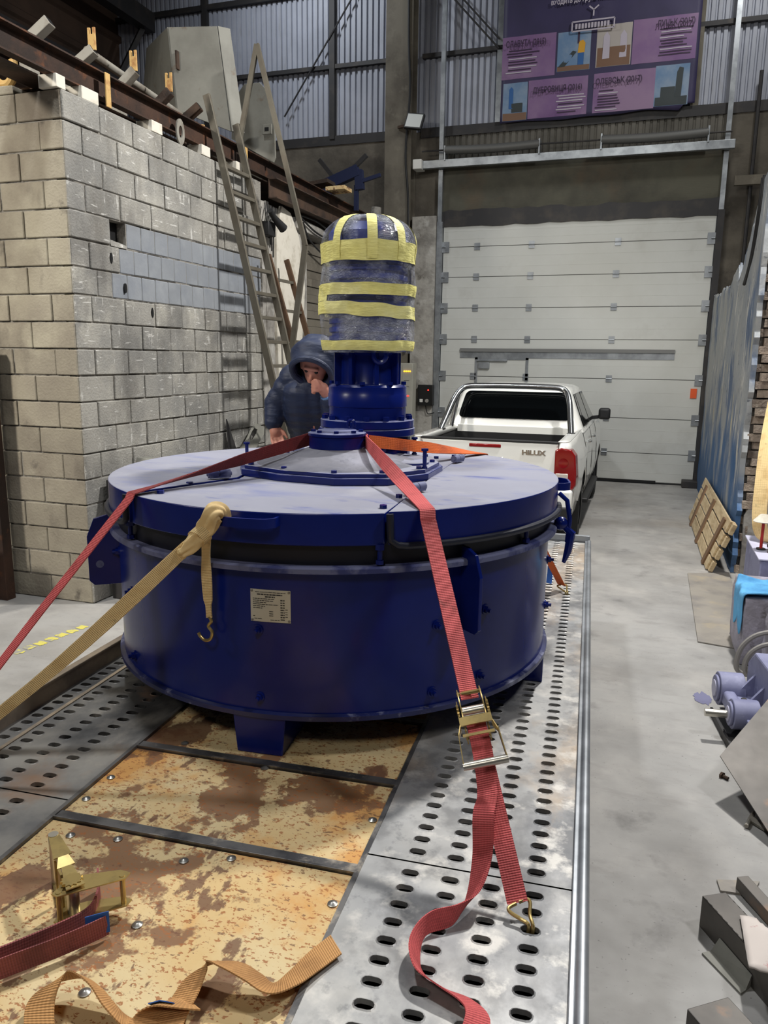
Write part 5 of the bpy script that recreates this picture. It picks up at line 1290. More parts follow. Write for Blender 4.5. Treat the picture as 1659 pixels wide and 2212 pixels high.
    for s in (1, -1):
        MB().tube(catmull([(s*.66, 1.45, 1.72), (s*.70, 1.44, 1.50), (s*.735, 1.42, 1.28)], 5), .026, 12).build('roll_bar_stay', 'chrome', t)
        MB().box(s*.765-.045, s*.765+.045, .92, 1.06, 1.268, 1.29).build('roll_bar_foot', 'plastic_black', t, bevel=.005)
build_truck()
# ================================================================== PERSON
def capsule(m, a, b, ra, rb, n=14):
    a = Vector(a); b = Vector(b); m.tube([a, b], [ra, rb], n); m.ball(a, ra, 8); m.ball(b, rb, 8)
def remesh(o, vox, smooth_it=4):
    r = o.modifiers.new('remesh', 'REMESH'); r.mode = 'VOXEL'; r.voxel_size = vox; r.use_smooth_shade = True
    if smooth_it:
        s = o.modifiers.new('smooth', 'SMOOTH'); s.iterations = smooth_it; s.factor = .5
def build_person():
    D = 4.78
    def q(x, y, dd=0): return atd(x, y, D+dd)
    hips = q(692, 940, .16); chest = q(686, 850, .02); neck = q(684, 805, -.06); head = q(682, 782, -.14)
    shL = q(634, 818, .02); shR = q(733, 812, .02)      # image left / right shoulders
    elL = q(598, 872, .06); wrL = q(590, 918, .02); haL = q(597, 940, 0)
    elR = q(728, 905, -.10); wrR = q(706, 856, -.20); haR = q(695, 834, -.235)
    g = thing('person', (hips.x, hips.y, ZB), 'person in a navy hooded puffer jacket bending behind the mixer, hand at mouth', 'person')
    right = CR.copy(); right.z = 0; right.normalize(); fwd = CB @ Vector((0, 1, 0)); back = -fwd     # back = towards camera
    up = Vector((0, 0, 1))
    # --- body: head, neck, limbs, hands in one remeshed skin; the face is bent down
    fh = (back*.74-up*.62-right*.22).normalized(); rh = right-fh*right.dot(fh); rh.normalize(); uh = fh.cross(rh).normalized()
    if uh.z < 0: uh = -uh
    m = MB()
    m.ball(head, .098, 12, (.84, .95, 1.08))
    m.ball(head+fh*.03-uh*.06, .072, 10, (.85, .95, 1.0))            # jaw
    capsule(m, head+fh*.085-uh*.008, head+fh*.106-uh*.040, .008, .0125)   # nose
    capsule(m, head+fh*.09+uh*.02-rh*.036, head+fh*.09+uh*.02+rh*.036, .012, .012)      # brow
    capsule(m, head+fh*.088-uh*.082-rh*.022, head+fh*.088-uh*.082+rh*.022, .010, .010)   # lips
    capsule(m, neck-up*.03, head-up*.07, .055, .055)
    for s in (-1, 1): capsule(m, head+right*s*.078-up*.03, head+right*s*.08+up*.01, .014, .016)      # ears
    capsule(m, hips, chest, .14, .16); capsule(m, chest, neck-up*.02, .15, .07)
    capsule(m, shL, elL, .052, .043); capsule(m, elL, wrL, .042, .028); capsule(m, shR, elR, .052, .043); capsule(m, elR, wrR, .042, .028)
    capsule(m, chest, shL, .1, .055); capsule(m, chest, shR, .1, .055)
    kn = []
    for s in (-1, 1):
        hp = hips+right*s*.09-up*.02; ft = Vector((hips.x, hips.y, ZB))+right*s*.12+fwd*.05; ft.z = ZB+.09; k = hp.lerp(ft, .5)+back*.07
        capsule(m, hp, k, .085, .058); capsule(m, k, ft, .055, .04); capsule(m, ft-up*.03, ft-up*.03+back*.12, .04, .032); kn.append((hp, k, ft))
    # hanging hand: palm, four fingers, thumb
    dwn = (haL-wrL).normalized(); sd = right
    capsule(m, wrL, wrL.lerp(haL, .7), .027, .036)
    pb = wrL.lerp(haL, .9)
    for i, (off, ln, cu) in enumerate(((-.030, .062, .02), (-.010, .070, .026), (.010, .066, .03), (.028, .052, .03))):
        a = pb+sd*off+dwn*.01; b = a+dwn*ln*.5+back*cu*.2+sd*off*.25; c = b+dwn*ln*.45+back*cu*.6
        capsule(m, pb.lerp(a, .2), a, .013, .0105); capsule(m, a, b, .0105, .0095); capsule(m, b, c, .0095, .0080)
    a = wrL+sd*.025+dwn*.02; b = a+sd*.030+dwn*.030+back*.01; c = b+dwn*.034+sd*.010
    capsule(m, a, b, .014, .0115); capsule(m, b, c, .0110, .0090)
    # raised hand near the mouth: curled fingers
    up2 = (haR-wrR).normalized()
    capsule(m, wrR, wrR.lerp(haR, .8), .027, .034)
    pt = haR
    for i, off in enumerate((.022, .006, -.010, -.025)):
        a = pt+up*off*1.0+back*.01-right*.004; b = a-right*.034+back*.014+up*.012-up*i*.004; c = b-right*.016-back*.016-up*.012; e = c+right*.012-back*.014-up*.004
        capsule(m, a, b, .0115, .0105); capsule(m, b, c, .0105, .0095); capsule(m, c, e, .0092, .0080)
    a = pt-up*.02+back*.018; b = a+up*.03-right*.016+back*.012; c = b+up*.026-right*.014
    capsule(m, a, b, .013, .0115); capsule(m, b, c, .0110, .0088)
    body = m.build('body', 'skin', g, world=True); remesh(body, .006, 3)
    for s in (-.03, .03):
        e = head+fh*.090+rh*s+uh*.002; MB().ball(e, .011, 8).build('eye', 'black', g, world=True)
    # --- jacket
    j = MB()
    ax = (chest-hips)
    for k in range(9):     # torso puffs
        t = k/8; c = hips.lerp(neck-up*.03, t)+back*(.02*sin(pi*t)); w = .172+.035*sin(pi*min(1, t*1.1))-(.07*max(0, t-.75)/.25)
        for s in (-1, 0, 1): j.ball(c+right*s*(.075 if t < .85 else .05), w*.72, 8, (1, 1, .62))
    def sleeve(a, b, ra, rb, n):
        for k in range(n+1):
            t = k/n; j.ball(a.lerp(b, t), (ra+(rb-ra)*t)*(1.0 if k % 2 else 1.09), 8, (1, 1, 1))
        capsule(j, a, b, ra*.92, rb*.92)
    sleeve(shL, elL, .085, .074, 5); sleeve(elL, wrL+(wrL-elL).normalized()*-.02, .074, .054, 6)
    sleeve(shR, elR, .085, .074, 5); sleeve(elR, wrR+(wrR-elR).normalized()*-.035, .074, .050, 6)
    for a, b in ((neck-up*.05, shL), (neck-up*.05, shR)): capsule(j, a, b, .09, .085)
    jo = j.build('jacket', 'jacket', g, world=True); remesh(jo, .009, 3)
    k0 = wrR+(elR-wrR).normalized()*.02; MB().cyl(wrR+(elR-wrR).normalized()*.03, wrR-(elR-wrR).normalized()*.012, .040, .036, 16).build('shirt_cuff', 'cuff_blue', g, world=True)
    MB().cyl(neck-up*.03, neck+up*.05+back*.02, .095, .10, 20, caps=False).build('collar', 'jacket_dark', g, world=True)
    # --- hood: shell with the face opening turned down and left
    hm = MB(); nn = 22; mm = 40; hc = head+up*.012+fwd*.015
    fdir = (back*.66-up*.76-right*.22).normalized(); side = fdir.cross(up).normalized(); hup = side.cross(fdir).normalized()
    vs = []; fs = []
    for i in range(nn+1):
        th = radians(50)+(pi-radians(50))*i/nn
        for k in range(mm):
            ph = 2*pi*k/mm; dv = fdir*cos(th)+(side*cos(ph)+hup*sin(ph))*sin(th)
            r = .150+.007*sin(th*9)+.006*noise.noise(dv*4)
            vs.append(hc+Vector((dv.x, dv.y, dv.z*.98))*r+back*.02*max(0, cos(th)))
    fs = [(i*mm+k, i*mm+(k+1) % mm, (i+1)*mm+(k+1) % mm, (i+1)*mm+k) for i in range(nn) for k in range(mm)]
    hm.add(vs, fs); ho = hm.build('hood', 'jacket', g, world=True, smooth=70)
    sm = ho.modifiers.new('thick', 'SOLIDIFY'); sm.thickness = .022; sm.offset = -1
    rimp = [vs[k] for k in range(mm)]
    MB().tube(rimp, .017, 10, closed=True).build('hood_rim', 'jacket', ho, world=True)
    # --- trousers and boots
    p = MB()
    for hp, k, ft in kn: capsule(p, hp, k, .105, .080); capsule(p, k, ft+up*.03, .078, .066)
    capsule(p, hips-right*.07, hips+right*.07, .125, .125); po = p.build('trousers', 'trousers', g, world=True); remesh(po, .010, 3)
    for hp, k, ft in kn:
        b = MB(); base = Vector((ft.x, ft.y, ZB)); capsule(b, base+up*.05, base+up*.045+back*.15, .048, .040); capsule(b, base+up*.05, base+up*.15, .05, .055)
        b.v = [(x, y, max(z, ZB)) for x, y, z in b.v]; b.build('boot', 'boot', g, world=True)
build_person()

# ================================================================== LADDERS
def build_ladders():
    # handrailed ladder leaning on the block wall
    def pt(y, s): a = Vector((-4.430, y, 4.70)); b = Vector((-3.284, y, .0)); return a.lerp(b, s)
    l = thing('steel_ladder', (-3.3, 7.75, 0), 'tall grey steel ladder with a handrail leaning on the block wall', 'ladder')
    y0, y1 = 7.45, 7.98
    for y in (y0, y1): MB().bar(pt(y, -.0 if y == y0 else .03), pt(y, 1), .035, .075, (1, 0, .2)).build('ladder_rail', 'ladder_steel', l, world=True, smooth=0, bevel=.003)
    for k in range(17):
        s = .145+.0535*k
        if s > .99: break
        MB().bar(pt(y0+.02, s), pt(y1-.02, s), .06, .035).build('rung', 'ladder_steel', l, world=True, smooth=0, bevel=.003)
    d = (pt(y1, 1)-pt(y1, 0)).normalized(); 
    A = Vector((-4.14, y1+.03, 5.33)); B = Vector((-3.60, y1+.03, 3.29))
    hr = MB().bar(A, B, .035, .05, (1, 0, .2)).build('handrail', 'ladder_steel', l, world=True, smooth=0)
    MB().bar(B, pt(y1+.02, .56), .035, .06, (1, 0, .2)).build('handrail_strut', 'ladder_steel', l, world=True, smooth=0)
    MB().bar(A, pt(y1+.02, .06), .035, .05, (1, 0, .2)).build('handrail_strut', 'ladder_steel', l, world=True, smooth=0)
    # second, shorter ladder farther along
    l2 = thing('steel_ladder', (-3.2, 9.0, 0), 'short rusty ladder leaning behind the handrailed one', 'ladder')
    def p2(y, z): return Vector((-4.22+(3.3-z)*.30, y, z))
    for y, m_ in ((8.32, 'ladder_rust'), (8.80, 'ladder_rust')): MB().bar(p2(y, 3.25), p2(y, 0), .035, .06, (1, 0, .2)).build('ladder_rail', m_, l2, world=True, smooth=0)
    for k in range(9):
        z = 2.98-.35*k
        if z > .1: MB().bar(p2(8.32, z), p2(8.80, z), .035, .03).build('rung', 'ladder_steel', l2, world=True, smooth=0)
build_ladders()

# ================================================================== MEZZANINE EDGE AND JUNK ABOVE THE BLOCK BUILDING
def channel(m, a, b, h, w, t=.012, up=(0, 0, 1), face=1):
    """U channel from a to b, web height h, flange width w towards +x*face"""
    a = Vector(a); b = Vector(b); z = Vector((0, 0, 1)); x = Vector((face, 0, 0))
    m.bar(a, b, t, h)
    for s in (1, -1): m.bar(a+z*s*(h/2-t/2)+x*w/2, b+z*s*(h/2-t/2)+x*w/2, w, t)
def build_mezz():
    m = MB(); channel(m, (-4.44, 3.9, 4.265), (-4.50, 13.6, 4.275), .20, .075, .012)
    tag(m.build('channel_beam', 'rust_steel', smooth=0), 'long rusty channel beam lying along the block wall top', 'beam')
    m = MB(); channel(m, (-4.30, 8.55, 4.02), (-4.30, 11.6, 4.02), .22, .10, .012)
    tag(m.build('channel_beam', 'rust_brown', smooth=0), 'short brown channel beam below the long one beyond the ladder', 'beam')
    for y, w, lb in ((5.55, .20, 'widest white spacer block beside the yellow strip near the wall corner'), (6.45, .16, 'white spacer block between the near yellow strip and the oval ring'), (7.28, .16, 'white spacer block just in front of the ladder top'), (7.95, .12, 'white spacer block behind the ladder rails'), (5.22, .10, 'narrow white spacer block right on the wall corner')):
        m = MB(); m.box(-4.52, -4.352, y-w/2, y+w/2, 4.075, 4.17); tag(m.build('spacer_block', 'spacer_white', smooth=0, bevel=.004), lb, 'spacer', 'spacer blocks under the beam')
    # deck on the mezzanine
    m = MB(); m.box(-9.9, -4.53, 5.40, 13.79, 4.165, 4.18); m.box(-4.78, -4.53, 3.6, 5.40, 4.165, 4.18); tag(m.build('mezzanine_deck', 'rust_brown', smooth=0), 'dark deck sheet over the block building', kind='structure')
    # square tube arms with fork brackets
    labs = ['long grey square tube arm jutting above the rusty beam, without a fork', 'grey square tube arm with a yellow fork holding the pipe end', 'grey square tube arm with a fork halfway along the pipe', 'rusty square tube arm with a fork next to the leaning panels', 'rusty short square tube arm above the ladder top']
    px = [((60, 92), (108, 46), 'grey', False), ((155, 150), (203, 108), 'grey', True), ((255, 195), (292, 153), 'grey', True), ((330, 238), (368, 198), 'rust', True), ((395, 262), (432, 230), 'rust', False)]
    for (pa, pb_, k, fork), lb in zip(px, labs):
        a = atx(*pa, -4.72); b = aty(*pb_, a.y+.04); d = (b-a).normalized(); mt = 'tube_grey' if k == 'grey' else 'rust_brown'
        t = thing('tube_arm', (a.x, a.y, 4.18), lb, 'tube')
        MB().bar(a-d*.06, b, .08, .08, (0, 1, 0)).build('square_tube', mt, t, world=True, smooth=0, bevel=.006)
        MB().bar(b-d*.002, b+d*.002, .062, .062, (0, 1, 0)).build('tube_mouth', 'black', t, world=True, smooth=0)
        MB().box(a.x-.05, a.x+.05, a.y-.05, a.y+.05, 4.18, a.z).build('tube_foot', mt, t, world=True, smooth=0)
        if fork:
            p = b+Vector((.0, -.02, .02)); q = MB(); q.box(p.x-.035, p.x+.035, p.y-.008, p.y+.008, p.z-.03, p.z+.09); q.box(p.x-.035, p.x-.014, p.y-.008, p.y+.008, p.z+.09, p.z+.14); q.box(p.x+.014, p.x+.035, p.y-.008, p.y+.008, p.z+.09, p.z+.14)
            q.build('fork_bracket', 'fork_yellow', t, world=True, smooth=0)
    m = MB(); m.tube([atx(186, 108, -4.825), atx(392, 250, -4.825)], .034, 16); tag(m.build('steel_pipe', 'tube_grey'), 'grey round pipe resting across the tube arms', 'pipe')
    m = MB(); m.hexa([(-5.25, 5.215, 4.075), (-4.80, 5.215, 4.075), (-4.80, 5.38, 4.075), (-5.25, 5.38, 4.075), (-5.25, 5.215, 4.15), (-4.81, 5.215, 4.14), (-4.81, 5.38, 4.14), (-5.25, 5.38, 4.15)]); tag(m.build('loose_block', 'block_brown', smooth=0, bevel=.01), 'loose grey block lying on the wall top under the beam end', 'block')
    c = Vector((-4.93, 5.30, 4.247)); m = MB(); m.tube(catmull([c+Vector((-.16, 0, .08)), c+Vector((-.1, 0, -.04)), c+Vector((0, 0, -.07)), c+Vector((.07, 0, .0)), c+Vector((.05, .02, .10))], 5), .035, 10); m.box(c.x+.05, c.x+.12, c.y-.03, c.y+.03, c.z-.03, c.z+.06); tag(m.build('pipe_elbow', 'fork_yellow'), 'yellowish bent pipe elbow hanging behind the beam end', 'pipe')
    for y, lb in ((5.78, 'flat yellow strip hanging across the beam near the corner'), (8.12, 'flat yellow strip hanging across the beam behind the ladder')):
        m = MB(); m.box(-4.362, -4.35, y-.03, y+.03, 4.10, 4.36); tag(m.build('flat_strip', 'fork_yellow', smooth=0, bevel=.002), lb, 'strip')
    for k, (y, h) in enumerate(((5.72, .06), (6.35, .05), (6.95, .06), (7.5, .07))):
        m = MB(); m.hexa([(-4.56, y-.04, 4.375), (-4.50, y-.05, 4.375), (-4.50, y+.05, 4.375), (-4.56, y+.04, 4.375), (-4.55, y-.02, 4.375+h), (-4.51, y-.03, 4.375+h*.8), (-4.51, y+.03, 4.375+h), (-4.55, y+.02, 4.375+h*.9)])
        tag(m.build('offcut', 'fork_yellow', smooth=0), 'small orange offcut lying on the rusty beam', 'offcut', 'orange offcuts on the beam')
    # ring lug leaning on beam
    m = MB(); n = 20; vs = []
    for r0, r1, x in ((.055, .09, -4.384), (.055, .09, -4.369)):
        for k in range(n): a = 2*pi*k/n; vs += [(x, 6.86+.75*r0*cos(a)*.8, 4.194+r0*sin(a)), (x, 6.86+.75*r1*cos(a), 4.194+r1*1.3*sin(a))]
    fs = []
    for k in range(n):
        j = (k+1) % n
        fs += [(2*k, 2*j, 2*j+1, 2*k+1), (2*n+2*k, 2*n+2*k+1, 2*n+2*j+1, 2*n+2*j), (2*k+1, 2*j+1, 2*n+2*j+1, 2*n+2*k+1), (2*k, 2*n+2*k, 2*n+2*j, 2*j)]
    m.add(vs, fs); tag(m.build('ring_lug', 'tube_grey'), 'oval steel lifting ring hung against the rusty beam', 'ring')
    # tall grey hopper panels
    h = thing('hopper_panel', (-5.1, 8.0, 4.18), 'tall grey sheet metal hopper side standing on the mezzanine', 'panel')
    A = aty(365, 60, 8.0); B = aty(470, 58, 8.1); Cc = aty(500, 285, 8.1); Dd = aty(385, 240, 8.0)
    def quad(p, t=.02): 
        m = MB(); p = [Vector(a) for a in p]; n = (p[1]-p[0]).cross(p[2]-p[0]).normalized()*t; m.hexa([*p, *[a+n for a in p]]); return m
    quad([Dd, Cc, B, A]).build('front_sheet', 'grey_paint', h, world=True, smooth=0, bevel=.004)
    A2 = aty(320, 105, 9.6); D2 = aty(300, 210, 9.6)
    quad([A, A2, D2+Vector((0, 0, -.5)), Dd]).build('side_sheet', 'grey_paint', h, world=True, smooth=0)
    quad([Cc, Cc+Vector((.10, .1, 0)), B+Vector((.09, .1, 0)), B]).build('folded_edge', 'grey_paint', h, world=True, smooth=0)
    MB().bar(aty(384, 150, 7.97), aty(382, 110, 7.97), .05, .02).build('hasp', 'rust_brown', h, world=True, smooth=0)
    # rounded grey plate with lugs
    r = thing('round_plate', (-4.8, 8.7, 4.18), 'grey half round end plate with square lugs standing beside the hopper', 'plate')
    o = [(527, 182), (560, 178), (580, 200), (592, 260), (594, 340), (590, 350), (500, 300), (502, 240), (512, 205)]
    p = [aty(x, y, 8.75) for x, y in o]; k = len(p); m = MB(); m.add([tuple(a) for a in p]+[tuple(a+Vector((0, .03, 0))) for a in p], [tuple(range(k)), tuple(range(2*k-1, k-1, -1))]+[(i, (i+1) % k, k+(i+1) % k, k+i) for i in range(k)])
    m.build('plate', 'grey_paint', r, world=True, smooth=0)
    for x, y in ((498, 172), (578, 280)):
        c = aty(x, y, 8.70); q = MB(); q.box(c.x-.06, c.x+.06, c.y-.02, c.y, c.z-.055, c.z+.055); q.build('square_lug', 'grey_paint', r, world=True, smooth=0, bevel=.005)
        q = MB(); q.box(c.x-.025, c.x+.025, c.y-.023, c.y-.015, c.z-.02, c.z+.02); q.build('lug_hole', 'black', r, world=True, smooth=0)
    # heap of scrap farther along
    rng = random.Random(21)
    ys_ = [8.95+.165*k for k in range(7)]+[10.30+.155*k for k in range(3)]+[11.05+.12*k for k in range(3)]+[12.0+.17*k for k in range(3)]
    for i in range(16):
        y = ys_[i]; x = rng.uniform(-5.5, -5.05) if i % 2 else rng.uniform(-5.2, -4.95); a = Vector((x, y, 4.3)); d = Vector((rng.choice((-1, 1))*rng.uniform(.3, .45), rng.uniform(-.03, .03), rng.uniform(-.02, .35)))
        m = MB(); m.bar(a, a+d*.8, rng.uniform(.04, .085), rng.uniform(.02, .08)); base = 4.181 if y < 10.15 else 4.300; dz = base-min(q[2] for q in m.v); m.v = [(q[0], q[1], q[2]+dz) for q in m.v]
        tag(m.build('scrap_bar', rng.choice(['rust_brown', 'rust_steel', 'tube_grey', 'steel_dark']), smooth=0), 'odd rusty scrap bar in the heap on the mezzanine', 'scrap', 'scrap bars on the mezzanine')
    m = MB()
    for a, b in (((650, 330), (745, 392)), ((745, 392), (790, 340)), ((700, 400), (830, 385))):
        pass
    m = MB(); m.box(-5.9, -4.58, 10.2, 12.9, 4.18, 4.30); tag(m.build('scrap_bin', 'rust_brown', smooth=0, bevel=.01), 'low rusty bin holding the scrap heap on the mezzanine', 'bin')
    f = thing('steel_trestle', (-5.0, 11.5, 4.30), 'dark blue folded steel trestle on the scrap heap', 'trestle')
    P = lambda x, y: aty(x, y, 11.6)
    MB().bar(P(705, 400), P(775, 368), .12, .16).build('frame_plate', 'trestle_blue', f, world=True, smooth=0)
    MB().bar(P(775, 368), P(778, 410), .10, .12).build('frame_leg', 'trestle_blue', f, world=True, smooth=0)
    MB().bar(P(770, 400), Vector((P(770, 400).x, 11.6, 4.30)), .06, .06).build('frame_foot', 'trestle_blue', f, world=True, smooth=0)
    MB().bar(P(706, 398), P(708, 420), .10, .10).build('frame_leg', 'trestle_blue', f, world=True, smooth=0)
    MB().bar(P(755, 372), P(792, 335), .05, .06).build('frame_arm', 'steel_dark', f, world=True, smooth=0)
    MB().bar(P(690, 345), P(722, 385), .05, .06).build('frame_arm', 'steel_dark', f, world=True, smooth=0)
    MB().bar(P(780, 392), P(822, 378), .05, .05).build('frame_arm', 'trestle_blue', f, world=True, smooth=0)
    m = MB(); m.tube([(-4.70, 13.5, 4.70), (-4.715, 13.5, 4.45), (-4.72, 13.5, 4.181)], [.085, .10, .09], 12); tag(m.build('wrapped_roll', 'rag_white' if False else 'plaster_old', smooth=60), 'pale film wrapped roll standing by the column', 'roll')
    for (a, b, lb) in (((672, 402), (716, 394), 'rusty sheet offcut lying flat on the scrap heap'), ((712, 412), (752, 408), 'beige sheet offcut below the blue frame')):
        A = aty(*a, 10.8); B = aty(*b, 10.8); m = MB(); m.bar(A, B, .3, .05); tag(m.build('sheet_offcut', 'rust_panel' if 'beige' in lb else 'rust_brown', smooth=0), lb, 'offcut')
    for a, b, lb in (((746, 438), (766, 420), 'short pale flat bar leaning below the blue trestle'), ((772, 452), (792, 438), 'short pale flat bar lying beside the wrapped roll')):
        m = MB(); m.bar(aty(*a, 11.4), aty(*b, 11.4), .06, .05); dz = 4.301-min(q[2] for q in m.v); m.v = [(q[0], q[1], q[2]+dz) for q in m.v]; xm = sum(q[0] for q in m.v)/8; yo = .0 if 'trestle' in lb else 1.1; m.v = [(q[0]-4.78-xm, q[1]+yo, q[2]) for q in m.v]; tag(m.build('flat_bar', 'tube_grey', smooth=0), lb, 'bar', 'pale bars in the scrap heap')
build_mezz()

# ---- things on and by the left wall
def build_left_bits():
    lf = thing('work_light', (XL+.02, 8.62, 3.3), 'small black lamp with loose wires on the plaster wall', 'lamp')
    p = atx(592, 470, XL+.15)
    MB().tube([p+Vector((0, -.10, .06)), p, p+Vector((.04, .16, -.10))], [.03, .035, .055], 12).build('lamp_head', 'cable_black', lf, world=True)
    b = atx(580, 495, XL+.06); MB().box(b.x-.06, b.x+.05, b.y-.09, b.y+.09, b.z-.08, b.z+.08).build('junction_box', 'cable_black', lf, world=True, bevel=.01)
    for i in range(5):
        a = atx(572+i*6, 438+i*3, XL+.04); c = atx(575+i*4, 470+i*8, XL+.09); e = atx(578+i*3, 500+i*14, XL+.04)
        MB().tube(catmull([a, c, e], 6), .008, 6).build('wire', 'cable_black', lf, world=True)
    for i, pts in enumerate((((650, 470), (680, 500), (712, 520)), ((640, 462), (686, 480), (716, 506)), ((655, 480), (670, 520), (708, 560)))):
        m = MB(); m.tube(catmull([atx(x, y, XL+.05) for x, y in pts], 6), .012, 6); tag(m.build('hanging_cable', 'cable_black'), ['middle black cable sagging along the wall beyond the ladders', 'topmost black cable sagging along the wall beyond the ladders', 'lowest black cable sagging along the wall beyond the ladders'][i], 'cable', 'cables along the left wall')
    # steel plates leaning near the mixer
    def plate(pts, X, dx, nm, lb, cat, matn, hole=None):
        p = [atx(x, y, X) for x, y in pts]; k = len(p); m = MB()
        zs = [q.z for q in p]; z0 = min(zs)
        p = [q+Vector((dx*(1-(q.z-z0)/max(.01, max(zs)-z0)), 0, 0)) for q in p]
        m.add([tuple(a) for a in p]+[tuple(a+Vector((.012, 0, 0))) for a in p], [tuple(range(k)), tuple(range(2*k-1, k-1, -1))]+[(i, (i+1) % k, k+(i+1) % k, k+i) for i in range(k)])
        return m
    # stand they lean on: crate of sheet cuttings along the wall
    m = MB(); m.box(-4.30, -3.75, 6.3, 8.5, .0, 1.02); m.box(-4.32, -3.73, 6.28, 8.52, 1.02, 1.05); tag(m.build('steel_bench', 'steel_dark', smooth=0, bevel=.005), 'dark steel bench along the block wall behind the mixer', 'bench')
    t = thing('cut_plate', (-4.1, 7.5, 1.05), 'grey cut steel plate with a rectangular window leaning on the wall', 'plate')
    out = [(505, 985), (520, 965), (540, 930), (552, 914), (568, 922), (570, 935), (548, 985)]; inn = [(547, 962), (541, 945), (552, 928), (561, 933), (558, 950), (552, 965)]
    X = -4.12
    po = [atx(x, y, -4.33+.0028*(y-914)) for x, y in [(505, 985), (522, 968), (541, 928), (552, 914), (569, 923), (568, 938), (545, 985)]]
    po = [Vector((q.x, q.y, max(q.z, 1.049))) for q in po]
    c = sum(po, Vector())/7
    pi_ = [c+(q-c)*.42+Vector((-.025, .05, .04)) for q in po]; k = 7
    m = MB(); vs = [tuple(q) for q in po]+[tuple(q) for q in pi_]+[tuple(q+Vector((.014, 0, 0))) for q in po]+[tuple(q+Vector((.014, 0, 0))) for q in pi_]
    fs = []
    for i in range(k):
        j = (i+1) % k; fs += [(i, j, k+j, k+i), (2*k+i, 3*k+i, 3*k+j, 2*k+j), (i, 2*k+i, 2*k+j, j), (k+i, k+j, 3*k+j, 3*k+i)]
    m.add(vs, fs); m.build('plate', 'grey_paint', t, world=True, smooth=0)
    m = plate([(486, 985), (488, 905), (503, 972), (505, 985)], -4.315, .0, '', '', '', ''); z0_ = min(q[2] for q in m.v); m.v = [(x_+.12*max(0, 1.40-z_), y_, max(z_, 1.049)) for x_, y_, z_ in m.v]; tag(m.build('plate_shard', 'steel_dark', smooth=0), 'dark pointed plate shard standing against the wall', 'plate')
    c = atx(320, 1000, -4.1)
    m = MB(); m.hexa([c+Vector(q) for q in ((-.1, -.12, -.12), (.1, -.12, -.12), (.1, .12, -.12), (-.1, .12, -.12), (-.1, -.02, .05), (.08, -.02, .03), (.1, .16, .02), (-.1, .16, .03))]); m2 = m
    tag(m.build('metal_box', 'grey_paint', smooth=0, bevel=.006), 'grey open metal box sitting behind the lid edge', 'box')
    m = MB(); m.box(-4.30, -3.9, 5.4, 6.2, 0, .98+c.z-c.z+.06); m.v = [(x, y, z if z < .5 else c.z-.12) for x, y, z in m.v]
    tag(m.build('steel_stand', 'steel_dark', smooth=0), 'dark steel stand by the block wall carrying a metal box', 'stand')
    # dark post at the left image side
    m = MB(); m.box(-5.22, -5.10, 5.02, 5.12, 0, 2.15); tag(m.build('gate_post', 'rust_steel', smooth=0, bevel=.006), 'dark rusty upright post before the brownish block wall', 'post')
    m = MB(); m.box(-5.9, -5.0, 4.35, 4.75, .62, .68); m.box(-5.85, -5.78, 4.4, 4.7, 0, .62); m.box(-5.1, -5.03, 4.4, 4.7, 0, .62); tag(m.build('work_table', 'primer_lilac', smooth=0, bevel=.006), 'lilac dusted low work table left of the trailer', 'table')
    # yellow floor marking
    rng = random.Random(8)
    t = thing('floor_marking', (-4.1, 4.5, 0), 'worn yellow paint dashes on the concrete floor left of the trailer', 'marking')
    a, b = atz(30, 1412, .002), atz(190, 1350, .002)
    for i in range(7):
        p = a.lerp(b, i/7); q = a.lerp(b, (i+.75)/7); d = (q-p).normalized(); s = Vector((-d.y, d.x, 0))*.045
        m = MB(); n = 6; vs = []
        for k in range(n+1):
            r = p.lerp(q, k/n); vs += [tuple(r-s*rng.uniform(.6, 1.1)), tuple(r+s*rng.uniform(.6, 1.1))]
        vs = [(x, y, .0025) for x, y, z in vs]; m.add(vs, [(2*k, 2*k+2, 2*k+3, 2*k+1) for k in range(n)]); m.build('paint_dash', 'yellow_paint', t, world=True, smooth=0)
build_left_bits()

